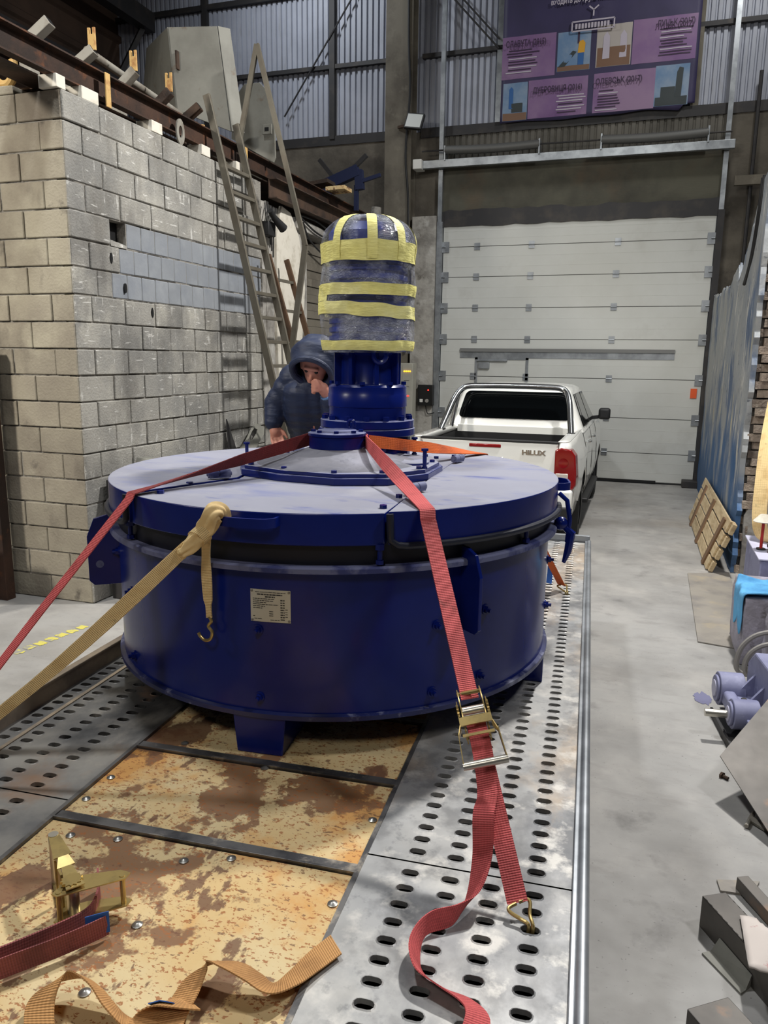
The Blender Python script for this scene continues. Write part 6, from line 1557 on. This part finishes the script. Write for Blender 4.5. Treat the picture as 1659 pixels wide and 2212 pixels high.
# ================================================================== CENTRE COLUMN, CABINET, CONTROL BOX, BANNER
def build_column():
    c = thing('steel_column', (-4.4, 13.9, 0), 'dusty brown steel column between the wall bays', 'column')
    m = MB(); m.box(-4.66, -4.18, 13.80, 13.84, 0, 9.6); m.build('front_flange', 'column_paint', c, world=True, smooth=0)
    MB().box(-4.44, -4.40, 13.84, 14.12, 0, 9.6).build('web', 'column_paint', c, world=True, smooth=0)
    MB().box(-4.66, -4.18, 14.10, 14.14, 0, 9.6).build('rear_flange', 'column_paint', c, world=True, smooth=0)
    m = MB(); m.tube(catmull([(-4.26, 13.77, 9.4), (-4.24, 13.77, 7.5), (-4.20, 13.76, 6.6), (-4.26, 13.76, 5.6), (-4.19, 13.75, 4.6), (-4.22, 13.76, 2.2)], 6), .02, 8); tag(m.build('power_cable', 'cable_black'), 'thick black cable running down the steel column', 'cable')
    f = thing('flood_lamp', (-4.18, 13.8, 6.1), 'square black framed flood lamp fixed on the column', 'lamp')
    p = aty(895, 262, 13.6); M = Matrix.Translation(p) @ Matrix.Rotation(radians(-18), 4, 'X') @ Matrix.Rotation(radians(10), 4, 'Y')
    m = MB(M); m.box(-.16, .16, -.02, .04, -.14, .14); m.build('lamp_case', 'black', f, world=True, bevel=.01)
    m = MB(M); m.box(-.135, .135, -.025, -.018, -.115, .115); m.build('lamp_glass', 'lamp_glass', f, world=True, smooth=0)
    MB().bar(Vector((p.x-.35, 13.79, p.z-.02)), p+Vector((0, .03, -.02)), .03, .04).build('lamp_arm', 'rust_brown', f, world=True, smooth=0)
    # pier beside the gate
    m = MB(); m.box(-4.18, -3.74, 13.98, 14.14, 0, 4.6); tag(m.build('wall_pier', 'plaster_old', smooth=0), 'pale plastered pier between the column and the gate', kind='structure')
    cb = thing('switch_cabinet', (-4.12, 13.8, .1), 'tall narrow grey control cabinet with amber and red lights by the gate', 'cabinet')
    x0, x1 = -4.36, -3.98
    MB().box(x0, x1, 13.72, 13.97, .10, 2.02).build('cabinet_body', 'cabinet_grey', cb, world=True, bevel=.01)
    MB().box(x0+.19, x1-.005, 13.712, 13.72, .14, 1.99).build('cabinet_door', 'cabinet_grey', cb, world=True, smooth=0)
    for k in range(4): MB().ball((x0+.225+k*.036, 13.708, 1.875), .014, 6).build('pilot_light', 'led_amber', cb, world=True)
    MB().box(x0+.19, x1-.06, 13.706, 13.713, 1.425, 1.445).build('red_display', 'led_red', cb, world=True)
    for k in range(2): MB().box(x0+.22, x1-.06, 13.708, 13.713, 1.60+.11*k, 1.606+.11*k).build('vent_slot', 'print_dark', cb, world=True)
    m = MB(); m.box(x0+.03, x0+.12, 13.69, 13.72, 1.70, 1.80); m.build('rotary_switch', 'red_switch', cb, world=True, bevel=.008)
    MB().box(x0-.02, x1+.02, 13.7, 13.97, 0, .10).build('plinth', 'steel_dark', cb, world=True)
    cb.location.y -= .185; cb.location.x -= .01
    k = thing('gate_controller', (-3.85, 13.95, 1.27), 'black gate control box with push buttons on the pier', 'control box')
    MB().box(-3.98, -3.70, 13.86, 13.98, 1.25, 1.63).build('case', 'black', k, world=True, bevel=.008)
    MB().box(-3.94, -3.88, 13.845, 13.86, 1.31, 1.37).build('push_button', 'white_plastic', k, world=True, bevel=.004)
    m = MB(); m.cyl((-3.80, 13.86, 1.34), (-3.80, 13.84, 1.34), .034, n=16); m.build('turn_knob', 'cable_grey', k, world=True)
    MB().ball((-3.78, 13.855, 1.535), .014, 6).build('status_led', 'led_red', k, world=True)
    MB().tube(catmull([(-3.84, 13.92, 1.25), (-3.80, 13.93, 1.10), (-3.68, 13.95, 1.12)], 6), .01, 6).build('lead', 'cable_black', k, world=True)
build_column()
def build_banner():
    x0, x1 = -2.68, .42; z0, z1 = 6.06, 9.2; yb = YW-.06
    b = thing('advertising_banner', ((x0+x1)/2, yb, z0), 'large purple advertising banner hung on the wall above the gate', 'banner')
    m = MB(); n, k = 40, 30; vs = []
    def wave(x, z): return .022*noise.noise((x*1.3, z*.9, 2))+.012*noise.noise((x*4, z*3, 7))
    for i in range(n+1):
        for j in range(k+1):
            x = x0+(x1-x0)*i/n; z = z0+(z1-z0)*j/k
            if j == 0: z += .05*noise.noise((x*1.5, 0, 9))+(.10 if i > n-3 else 0)
            vs.append((x, yb+wave(x, z), z))
    m.add(vs, [(i*(k+1)+j, (i+1)*(k+1)+j, (i+1)*(k+1)+j+1, i*(k+1)+j+1) for i in range(n) for j in range(k)])
    o = m.build('banner_sheet', 'banner', b, world=True, smooth=60); s = o.modifiers.new('thick', 'SOLIDIFY'); s.thickness = .003
    # prints: local u 0..1 left-right, v metres up from z0
    def U(u): return x0+(x1-x0)*u
    def patch(u0, u1, v0, v1, matn, nm, lift=.006, poly=None):
        q = MB(); vs = []
        if poly is None:
            a = 10; c = 6
            for i in range(a+1):
                for j in range(c+1):
                    x = U(u0+(u1-u0)*i/a); z = z0+v0+(v1-v0)*j/c; vs.append((x, yb+wave(x, z)-lift, z))
            q.add(vs, [(i*(c+1)+j, (i+1)*(c+1)+j, (i+1)*(c+1)+j+1, i*(c+1)+j+1) for i in range(a) for j in range(c)])
        else:
            for u, v in poly: x = U(u); z = z0+v; vs.append((x, yb+wave(x, z)-lift, z))
            q.add(vs, [tuple(range(len(vs)))])
        return q.build(nm, matn, b, world=True, smooth=60, fixn=False)
    patch(.0, .285, .68, 1.33, 'card', 'card_print'); patch(.295, .465, .72, 1.31, 'print_sky', 'photo_print')
    patch(.495, .67, .73, 1.35, 'print_haze', 'photo_print'); patch(.675, .985, .72, 1.37, 'card', 'card_print')
    patch(.012, .145, .03, .62, 'print_sky', 'photo_print'); patch(.15, .462, .04, .63, 'card', 'card_print')
    patch(.492, .80, .04, .64, 'card', 'card_print'); patch(.80, .965, .06, .66, 'print_sky', 'photo_print')
    # silo pictures
    patch(0, 0, 0, 0, 'print_yellow', 'silo_print', .010, [(.40, .98), (.435, .98), (.438, 1.12), (.425, 1.17), (.405, 1.15)])
    patch(0, 0, 0, 0, 'print_blue', 'silo_print', .010, [(.402, .80), (.432, .80), (.432, .98), (.402, .98)]); patch(0, 0, 0, 0, 'print_plum', 'silo_print', .010, [(.397, 1.12), (.407, 1.12), (.407, 1.30), (.397, 1.30)])
    patch(0, 0, 0, 0, 'print_green', 'conveyor_print', .010, [(.30, .79), (.335, .79), (.395, 1.0), (.375, 1.02)]); patch(.297, .463, .725, .80, 'print_brown', 'ground_print', .009)
    for u in (.545, .63): patch(0, 0, 0, 0, 'print_white', 'silo_print', .010, [(u-.018, .85), (u+.018, .85), (u+.016, 1.18), (u, 1.25), (u-.016, 1.18)])
    patch(.50, .665, .735, 1.02, 'print_brown', 'plant_print', .008)
    patch(0, 0, 0, 0, 'print_blue', 'silo_print', .010, [(.045, .22), (.068, .22), (.068, .52), (.057, .56), (.045, .52)]); patch(.06, .12, .16, .30, 'print_green', 'plant_print', .010); patch(.014, .143, .035, .15, 'print_brown', 'ground_print', .009)
    patch(0, 0, 0, 0, 'print_green', 'silo_print', .010, [(.90, .18), (.93, .18), (.935, .60), (.915, .62), (.905, .55)]); patch(.805, .96, .065, .19, 'print_green', 'ground_print', .009); patch(.83, .90, .18, .34, 'print_green', 'plant_print', .009)
    def tx(t, u, v, size, matn, width=None, nm='lettering'):
        x = U(u); z = z0+v; M4 = Matrix.Translation((x, yb-.045, z)) @ Matrix.Rotation(pi/2, 4, 'X'); text_obj(t, size, M4, matn, nm, b, width=width, offset=size*.025)
    tx('СЛАВУТА (2015)', .02, 1.16, .13, 'print_plum', .66); tx('ЛУЦЬК (2017)', .79, 1.22, .12, 'print_plum', .56)
    tx('ДУБРОВИЦЯ (2016)', .175, .42, .12, 'print_plum', .80); tx('ОЛЕВСЬК (2017)', .502, .46, .12, 'print_plum', .72)
    tx('входить до групи компаній', .25, 1.72, .11, 'print_white', 1.15)
    rr = random.Random(6)
    for u0, u1, va, vb in ((.02, .2, .76, 1.12), (.80, .97, .80, 1.2), (.30, .455, .09, .36), (.502, .64, .08, .38)):
        v = vb
        while v > va:
            patch(u0+rr.uniform(0, .02), u1-rr.uniform(0, .05), v-.018, v, 'print_plum' if rr.random() < .7 else 'print_white', 'text_line', .012); v -= .042
    # emblem: box outline with a three armed mark
    cu, cv = .472, 1.63; e = MB()
    def seg(a, c, w=.016):
        A = Vector((U(cu)+a[0], yb-.042, z0+cv+a[1])); B = Vector((U(cu)+c[0], yb-.042, z0+cv+c[1])); e.bar(A, B, .004, w, (0, 0, 1)) if abs(A.x-B.x) > abs(A.z-B.z) else e.bar(A, B, w, .004, (0, 1, 0))
    for a, c in (((0, -.05), (0, -.14)), ((0, -.05), (-.075, .01)), ((0, -.05), (.075, .01)), ((-.33, -.20), (.33, -.20)), ((-.33, -.34), (.33, -.34)), ((-.33, -.20), (-.33, -.34)), ((.33, -.20), (.33, -.34))): seg(a, c, .022)
    e.build('emblem', 'print_white', b, world=True, smooth=0)
    for k in range(11): q = MB(); q.box(U(cu)-.28+k*.05, U(cu)-.245+k*.05, yb-.044, yb-.04, z0+cv-.31, z0+cv-.235); q.build('emblem_letter', 'print_white', b, world=True, smooth=0)
build_banner()

# ================================================================== RIGHT-HAND CLUTTER
def build_right_clutter():
    # wooden board with battens leaning on the blue wall
    bd = thing('slatted_board', (.85, 9.2, 0), 'pale wooden board of planks and battens leaning on the blue wall', 'board')
    n_, f_ = Vector((.74, 8.30, 0)), Vector((.70, 10.35, 0)); ntop = Vector((.965, 8.42, .52)); ftop = Vector((.965, 10.6, .56))
    ntop = atx(1584, 1126, .925); ftop = atx(1527, 1031, .925); n_ = atz(1527, 1232, .0); f_ = atz(1490, 1120, 0)
    # frame: u from near to far along the foot, w up the board
    def P(u, w, o=0.0):
        p = n_.lerp(f_, u).lerp(ntop.lerp(ftop, u), w); nr = (f_-n_).cross(ntop-n_).normalized(); nr = nr if nr.x < 0 else -nr; return p+nr*o
    for i in range(4):     # planks run along u, gaps at rows
        w0, w1 = i/4+.018, (i+1)/4-.018
        m = MB(); m.hexa([P(0, w0), P(1, w0), P(1, w1), P(0, w1), P(0, w0, .02), P(1, w0, .02), P(1, w1, .02), P(0, w1, .02)]); m.build('plank', 'wood', bd, world=True, smooth=0, bevel=.003)
    for u in (.10, .46, .82):
        m = MB(); m.hexa([P(u-.025, .0, .02), P(u+.025, .0, .02), P(u+.025, .92, .02), P(u-.025, .92, .02), P(u-.025, .0, .038), P(u+.025, .0, .038), P(u+.025, .92, .038), P(u-.025, .92, .038)]); m.build('batten', 'wood_dark', bd, world=True, smooth=0)
    for i in range(4):
        m = MB(); w0, w1 = i/4+.03, (i+1)/4-.03; m.hexa([P(-.03, w0, -.04), P(.035, w0, -.04), P(.035, w1, -.04), P(-.03, w1, -.04), P(-.03, w0, .0), P(.035, w0, .0), P(.035, w1, .0), P(-.03, w1, .0)]); m.build('edge_block', 'wood', bd, world=True, smooth=0, bevel=.003)
    # floor cover plate
    a, b, c = atz(1485, 1240, 0), atz(1507, 1388, 0), atz(1585, 1402, 0); d = atz(1560, 1238, 0)
    m = MB(); m.prism([(b.x, b.y), (.785, c.y), (.785, 6.32), (.945, 6.34), (.945, d.y), (a.x, a.y)], .0, .012); tag(m.build('cover_plate', 'plate_floor', smooth=0, bevel=.004), 'stained flat cover plate on the floor before the concrete blocks', 'plate')
    # dark paint stain
    s = thing('paint_stain', atz(1520, 1515, 0), 'small lilac paint splash on the concrete floor beside the gearbox', 'stain')
    c = atz(1518, 1508, .002); m = MB(); rr = random.Random(3); vs = [(c.x, c.y, .0022)]+[(c.x+.055*cos(t)*(1+.5*noise.noise((t*3, 0, 1))), c.y+.09*sin(t)*(1+.5*noise.noise((t*3, 5, 1))), .0022) for t in [2*pi*k/28 for k in range(28)]]
    m.add(vs, [(0, 1+k, 1+(k+1) % 28) for k in range(28)]); m.build('splash', 'paint_stain', s, world=True, smooth=0)
    # concrete blocks with a cloth
    def rough_block(x0, x1, y0, y1, z1, nm, lb):
        m = MB(); n = 7; vs = []; bm = bmesh.new(); bmesh.ops.create_cube(bm, size=1); bmesh.ops.subdivide_edges(bm, edges=bm.edges, cuts=6, use_grid_fill=True)
        for v in bm.verts:
            p = Vector((x0+(v.co.x+.5)*(x1-x0), y0+(v.co.y+.5)*(y1-y0), (v.co.z+.5)*z1)); k = Vector((abs(v.co.x), abs(v.co.y), abs(v.co.z))); e = sorted(k)[1] > .45
            nn = noise.noise_vector(p*7)*.014; p += nn
            if e: p += (Vector(((x0+x1)/2, (y0+y1)/2, z1/2))-p)*.035
            v.co = Vector((p.x, p.y, max(0, p.z)))
        bm.verts.index_update(); m.add([tuple(v.co) for v in bm.verts], [tuple(v.index for v in f.verts) for f in bm.faces]); bm.free()
        return tag(m.build(nm, 'block_lilac', smooth=40, bevel=0), lb, 'block')
    rough_block(.76, 1.9, 5.66, 6.32, .50, 'concrete_block', 'big rough concrete block dusted lilac with a blue cloth on it')
    rough_block(.90, 1.9, 5.31, 5.62, .46, 'concrete_block', 'second rough concrete block next to the gearbox')
    # blue cloth draped over the block edge
    m = MB(); n, k = 22, 16; vs = []
    for i in range(n+1):
        for j in range(k+1):
            u, v = i/n, j/k
            y = 5.68+.46*v+.05*noise.noise((u*3, v*3, 0)); s_ = u*.75
            wob = .03*noise.noise((u*4, v*6, 2))+.022*sin(v*13+u*3)
            if s_ < .45: x = 1.205-s_+.02*wob; z = .512+max(0, wob)*1.2
            else: x = .752+wob*.3; z = .512-(s_-.45)*(1-.45*sin(v*pi*1.6)**2)
            vs.append((x, y, z))
    m.add(vs, [(i*(k+1)+j, (i+1)*(k+1)+j, (i+1)*(k+1)+j+1, i*(k+1)+j+1) for i in range(n) for j in range(k)])
    o = m.build('blue_cloth', 'cloth_blue', smooth=80); tag(o, 'light blue cloth draped over the concrete block edge', 'cloth'); sm = o.modifiers.new('thick', 'SOLIDIFY'); sm.thickness = .012; sb = o.modifiers.new('sub', 'SUBSURF'); sb.levels = 1; sb.render_levels = 1
    # tools heap on the big block
    t = thing('steel_box', (1.35, 6.85, 0), 'lilac dusted steel box standing behind the concrete block', 'box')
    MB().box(.95, 1.75, 6.40, 7.25, .0, .60).build('case', 'primer_lilac', t, world=True, bevel=.01); MB().box(.935, 1.765, 6.385, 7.265, .60, .615).build('lid', 'primer_dust', t, world=True, bevel=.004)
    rr = random.Random(14)
    for i in range(6):
        a = Vector((1.04+.17*(i % 3), 6.45+.34*(i//3)*(.4 if i % 3 == 0 else 1), .63)); a.y = 6.44+.17*(i//3) if i % 3 == 0 else a.y; ang = rr.uniform(1.2, 1.7); ln = .11 if i % 3 == 0 else .2; b_ = a+Vector((ln*cos(ang), ln*sin(ang), rr.uniform(.01, .05)))
        m = MB(); m.bar(a, b_, .03, .022); m.ball(b_, .024, 6); dz = .614-min(q[2] for q in m.v); m.v = [(x, y, z+dz) for x, y, z in m.v]; tag(m.build('hand_tool', rr.choice(['steel_dark', 'rust_brown', 'cable_grey']), smooth=40), 'dark hand tool in the heap on the lilac steel box', 'tool', 'hand tools on the steel box')
    sl = thing('lifting_sling', (1.05, 7.2, .615), 'wide beige lifting sling hanging from the wall end onto the steel box', 'sling')
    P = catmull([(1.22, 8.10, 2.15), (1.12, 7.75, 1.72), (1.04, 7.35, 1.38), (1.005, 7.12, 1.10), (.995, 7.02, .86), (1.02, 6.98, .70), (1.10, 6.97, .632), (1.30, 6.98, .622), (1.48, 7.0, .622)], 6)
    W_ = [Vector((.05, -.045, .01)) for p in P]
    MB().ribbon(P, W_, .006).build('sling_band', 'strap_tan', sl, world=True, smooth=70)
    MB().tube(catmull([(1.24, 8.30, 2.22), (1.24, 8.16, 2.20), (1.24, 8.08, 2.13), (1.24, 8.05, 2.20)], 5), .014, 8).build('wall_hook', 'steel_dark', sl, world=True)
    lp = thing('desk_lamp', (.99, 6.72, .615), 'small pale lampshade on a red stick among the tools', 'lamp')
    m = MB(); c = Vector((.99, 6.72, .875)); m.lathe([(.02, .0), (.075, -.03), (.08, -.025), (.03, .03), (.001, .035)], 20, c); m.build('shade', 'spacer_white', lp, world=True, smooth=50)
    m = MB(); m.cyl(c, (c.x, c.y, .615), .012, n=10); m.build('stick', 'red_switch', lp, world=True)
    m = MB(); m.lathe([(.001, 0), (.035, 0), (.035, .012), (.001, .014)], 16, (c.x, c.y, .615)); m.build('base', 'steel_dark', lp, world=True)
    # hoses
    hs = [[(.90, .13), (.80, .09), (.722, .11), (.706, .18), (.735, .29), (.82, .375), (.95, .40), (1.10, .34), (1.2, .14)], [(.98, .13), (.90, .10), (.80, .09), (.752, .15), (.775, .25), (.86, .32), (.98, .33), (1.08, .26), (1.14, .14)],
          [(.90, .14), (.80, .10), (.79, .19), (.84, .235), (.89, .20), (.92, .14)], [(1.02, .14), (.955, .16), (.945, .25), (.985, .31), (1.08, .28), (1.16, .14)]]
    for i, hp in enumerate(hs):
        m = MB(); m.tube(catmull([(x, 5.262-.033*i, z) for x, z in hp], 7), .0165, 8); tag(m.build('hose', 'cable_grey'), ['grey hose making the outermost arch behind the gearbox', 'grey hose running just inside the outermost arch', 'short grey hose curling down onto the gearbox', 'grey hose rising steeply beside the short curl'][i], 'hose', 'hoses behind the gearbox')
    m = MB(); m.box(.88, 1.8, 5.12, 5.14, 0, .15); m.box(.88, 1.8, 5.285, 5.30, 0, .15); m.box(.88, .89, 5.14, 5.285, 0, .05); m.box(1.79, 1.8, 5.14, 5.285, 0, .15); m.box(.88, 1.8, 5.12, 5.30, 0, .012); tag(m.build('floor_crate', 'steel_dark', smooth=0, bevel=.005), 'dark crate on the floor holding the hoses', 'crate')
    # gearbox
    gp = atz(1575, 1545, 0)
    G = thing('gearbox', (gp.x+.14, gp.y-.13, 0), 'lilac primed cast gear reducer on a dark tray on the floor', 'gearbox', rotz=radians(8))
    def poly_x(prof, x0, x1):   # profile in (y,z), extruded along x
        m = MB(); k = len(prof); m.add([(x0, y, z) for y, z in prof]+[(x1, y, z) for y, z in prof], [tuple(range(k)), tuple(range(2*k-1, k-1, -1))]+[(i, (i+1) % k, k+(i+1) % k, k+i) for i in range(k)]); return m
    poly_x([(-.24, .16), (.24, .16), (.24, .32), (.13, .42), (-.13, .42), (-.24, .32)], -.02, .5).build('housing', 'primer_lilac', G, smooth=0, bevel=.012)
    poly_x([(-.30, .13), (.30, .13), (.30, .165), (-.30, .165)], -.14, .5).build('split_flange', 'primer_lilac', G, smooth=0, bevel=.006)
    pr = []
    for cy, cz, r in ((-.17, .155, .085), (.16, .165, .10)):
        m = MB(); m.cyl((-.20, cy, cz), (-.06, cy, cz), r, n=28); m.cyl((-.215, cy, cz), (-.20, cy, cz), r*.8, n=28); m.build('bearing_boss', 'primer_lilac', G, bevel=.004)
        m = MB(); m.cyl((-.222, cy, cz), (-.214, cy, cz), r*.5, n=20); m.build('bearing_cap', 'primer_dust', G)
    m = MB(); m.box(-.19, -.12, -.22, .22, .10, .19); m.build('bearing_bridge', 'primer_lilac', G, bevel=.02, bseg=3); m = MB(); m.cyl((-.34, -.17, .15), (-.2, -.17, .15), .022, n=14); m.build('shaft', 'zinc_bright', G)
    for y in (-.1, .08): m = poly_x([(y-.01, .16), (y+.01, .16), (y+.01, .3), (y-.01, .3)], -.12, -.02); m.v = [(x, yy, z if not (x < -.1 and z > .25) else .17) for x, yy, z in m.v]; m.build('web_rib', 'primer_lilac', G, smooth=0)
    MB().box(.1, .3, -.07, .07, .42, .43).build('inspection_cover', 'primer_dust', G, bevel=.004)
    poly_x([(-.26, .02), (.26, .02), (.26, .14), (-.26, .14)], -.10, .5).build('sump', 'primer_lilac', G, smooth=0, bevel=.01)
    for y in (-.2, 0, .2): MB().hexbolt((-.09, y, .165), (0, 0, 1), .016, .014).build('flange_bolt', 'steel_dark', G, smooth=0)
    m = MB(); m.box(-.10, .52, -.36, .27, 0, .02); m.box(-.22, -.10, -.36, .14, 0, .02); m.box(-.22, .52, -.36, -.34, 0, .04); m.box(-.235, -.22, -.36, .14, 0, .045); m.build('drip_tray', 'steel_dark', G, smooth=0)
    # tilted steel sheet
    a = atz(1555, 1634, .16); b = atz(1668, 1812, .04); c = atz(1760, 1560, .48); d = atz(1668, 1490, .50)
    a = atz(1555, 1634, .20); n1 = (b-a); 
    top = a+(atz(1690, 1475, .42)-a)*1.9; b = a+n1*1.22; n1 = b-a; e = b+(top-a); md = a+n1*.72+(top-a)*.55
    m = MB(); nn = n1.cross(top-a).normalized()*.006; m.hexa([a, b, e, top, a+nn, b+nn, e+nn, top+nn]); sh = m.build('steel_sheet', 'sheet_steel', smooth=0); tag(sh, 'bare steel sheet propped tilted on the floor in front of the gearbox', 'sheet')
    pn = n1.cross(top-a); pn = pn if pn.z > 0 else -pn; pz = lambda x, y: a.z-(pn.x*(x-a.x)+pn.y*(y-a.y))/pn.z-(abs(nn.length/pn.normalized().z) if nn.z < 0 else 0)+.0005
    cq = [(md.x+q_, md.y+w_) for q_, w_ in ((-.06, -.12), (.06, -.12), (.06, .12), (-.06, .12))]; m = MB(); m.hexa([(x, y, 0) for x, y in cq]+[(x, y, pz(x, y)) for x, y in cq]); tag(m.build('prop_block', 'rust_brown', smooth=0, bevel=.005), 'rusty block propping the tilted steel sheet', 'block')
    # bolt, T handle
    p = atz(1562, 1676, .012); q = atz(1573, 1682, .012); m = MB(); m.cyl(p, q, .009, n=8); m.hexbolt(p, (p-q), .018, .012); tag(m.build('loose_bolt', 'rust_brown'), 'loose rusty bolt lying on the concrete beside the tilted sheet', 'bolt')
    p = atz(1628, 1755, .02); q = atz(1612, 1785, .015); r = atz(1655, 1790, .015); m = MB(); m.cyl(p, q, .010, n=8); m.cyl(p.lerp(q, .45), r, .016, n=8); tag(m.build('tee_bar', 'tube_grey'), 'small tee handle bar sticking out below the tilted sheet', 'tool')
    # steel profiles on the floor
    p = [atz(*q, 0) for q in ((1548, 1904), (1556, 1928), (1625, 1938), (1640, 1908))]; m = MB(); m.prism([(q.x, q.y) for q in p], 0, .01); tag(m.build('steel_offcut', 'plate_floor', smooth=0), 'thin flat steel offcut on the floor under the narrow bar', 'offcut')
    a = atz(1602, 1905, .037); b = atz(1700, 2015, .028); m = MB(); m.bar(a, b, .05, .055); tag(m.build('square_bar', 'sheet_steel', smooth=0, bevel=.003), 'narrow steel bar lying over the thin offcut', 'bar')
    def angle(a, b, w, h, nm, lb, thick=.006, side=1):
        a = Vector(a); b = Vector(b); d = (b-a).normalized(); s = Vector((d.y, -d.x, 0))*side; m = MB()
        m.hexa([a, a+s*w, b+s*w, b, a+Vector((0, 0, thick)), a+s*w+Vector((0, 0, thick)), b+s*w+Vector((0, 0, thick)), b+Vector((0, 0, thick))])
        sv = s*thick; m.hexa([a, a+sv, b+sv, b, a+Vector((0, 0, h)), a+sv+Vector((0, 0, h)), b+sv+Vector((0, 0, h)), b+Vector((0, 0, h))])
        return tag(m.build(nm, 'sheet_steel', smooth=0, bevel=.0015), lb, 'profile')
    a = atz(1510, 2000, 0); b = atz(1700, 2225, 0)
    d = (b-a).normalized(); s = Vector((-d.y, d.x, 0))
    m = MB(); h = .13; w = .10; t = .006
    a0 = a; m.hexa([a0, a0+s*t, b+s*t, b, a0+Vector((0, 0, h)), a0+s*t+Vector((0, 0, h)), b+s*t+Vector((0, 0, h)), b+Vector((0, 0, h))])
    m.hexa([a0+Vector((0, 0, h-t)), a0+s*w+Vector((0, 0, h-t)), b+s*w+Vector((0, 0, h-t)), b+Vector((0, 0, h-t)), a0+Vector((0, 0, h)), a0+s*w+Vector((0, 0, h)), b+s*w+Vector((0, 0, h)), b+Vector((0, 0, h))])
    m.hexa([a0+s*w, a0+s*(w-t), b+s*(w-t), b+s*w, a0+s*w+Vector((0, 0, h)), a0+s*(w-t)+Vector((0, 0, h)), b+s*(w-t)+Vector((0, 0, h)), b+s*w+Vector((0, 0, h))])
    ca_, cd_, cs_, cw_ = Vector(a0), Vector(d), Vector(s), w
    tag(m.build('bent_channel', 'sheet_steel', smooth=0, bevel=.002), 'long bent steel channel lying across the floor with a stained rag on it', 'profile')
    a = atz(1516, 2062, .0); b = atz(1600, 2150, 0); c = atz(1640, 2130, .0); d_ = atz(1560, 2050, 0); onw = lambda p_: ca_+cd_*(p_-ca_).dot(cd_)-cs_*.003; d_ = onw(d_); c = onw(c); m = MB(); mid0 = a.lerp(d_, .55); mid1 = b.lerp(c, .5)
    m.hexa([a, b, mid1, mid0, a+Vector((0, 0, .008)), b+Vector((0, 0, .008)), mid1+Vector((0, 0, .006)), mid0+Vector((0, 0, .006))]); m.hexa([mid0, mid1, c, d_, mid0+Vector((0, 0, .006)), mid1+Vector((0, 0, .006)), c+Vector((0, 0, .05)), d_+Vector((0, 0, .05))])
    tag(m.build('folded_strip', 'grey_paint', smooth=0), 'olive grey folded metal strip tucked under the bent channel', 'strip')
    a = atz(1573, 2153, .085); b = atz(1700, 2290, .085); d = (b-a).normalized(); s = Vector((d.y, -d.x, 0)); m = MB(); dn = Vector((0, 0, -.085))
    e = s*.16; m.hexa([a+dn, a+e+dn, b+e+dn, b+dn, a, a+e, b+e, b]); tag(m.build('box_profile', 'sheet_steel', smooth=0, bevel=.003), 'wide steel box profile lying next to the bent channel', 'profile')
    # stained rag
    c = ca_+cd_*.30+cs_*.09; m = MB(); n = 12; vs = []
    for i in range(n+1):
        for j in range(n+1):
            u, v = i/n-.5, j/n-.5; r = max(abs(u), abs(v)); xx, yy = c.x+u*.22, c.y+v*.26; qd = (Vector((xx, yy, 0))-ca_).dot(cs_); over = max(0, qd-cw_-.01); zz = max(.012, .142-1.3*over); vs.append((xx, yy, zz+(.03*max(0, 1-2*r)+.014*abs(noise.noise((u*7, v*7, 3))))))
    m.add(vs, [(i*(n+1)+j, (i+1)*(n+1)+j, (i+1)*(n+1)+j+1, i*(n+1)+j+1) for i in range(n) for j in range(n)]); o = m.build('stained_rag', 'rag_white', smooth=80); tag(o, 'white rag with red stains lying on the bent channel', 'rag'); sm = o.modifiers.new('thick', 'SOLIDIFY'); sm.thickness = .008
build_right_clutter()
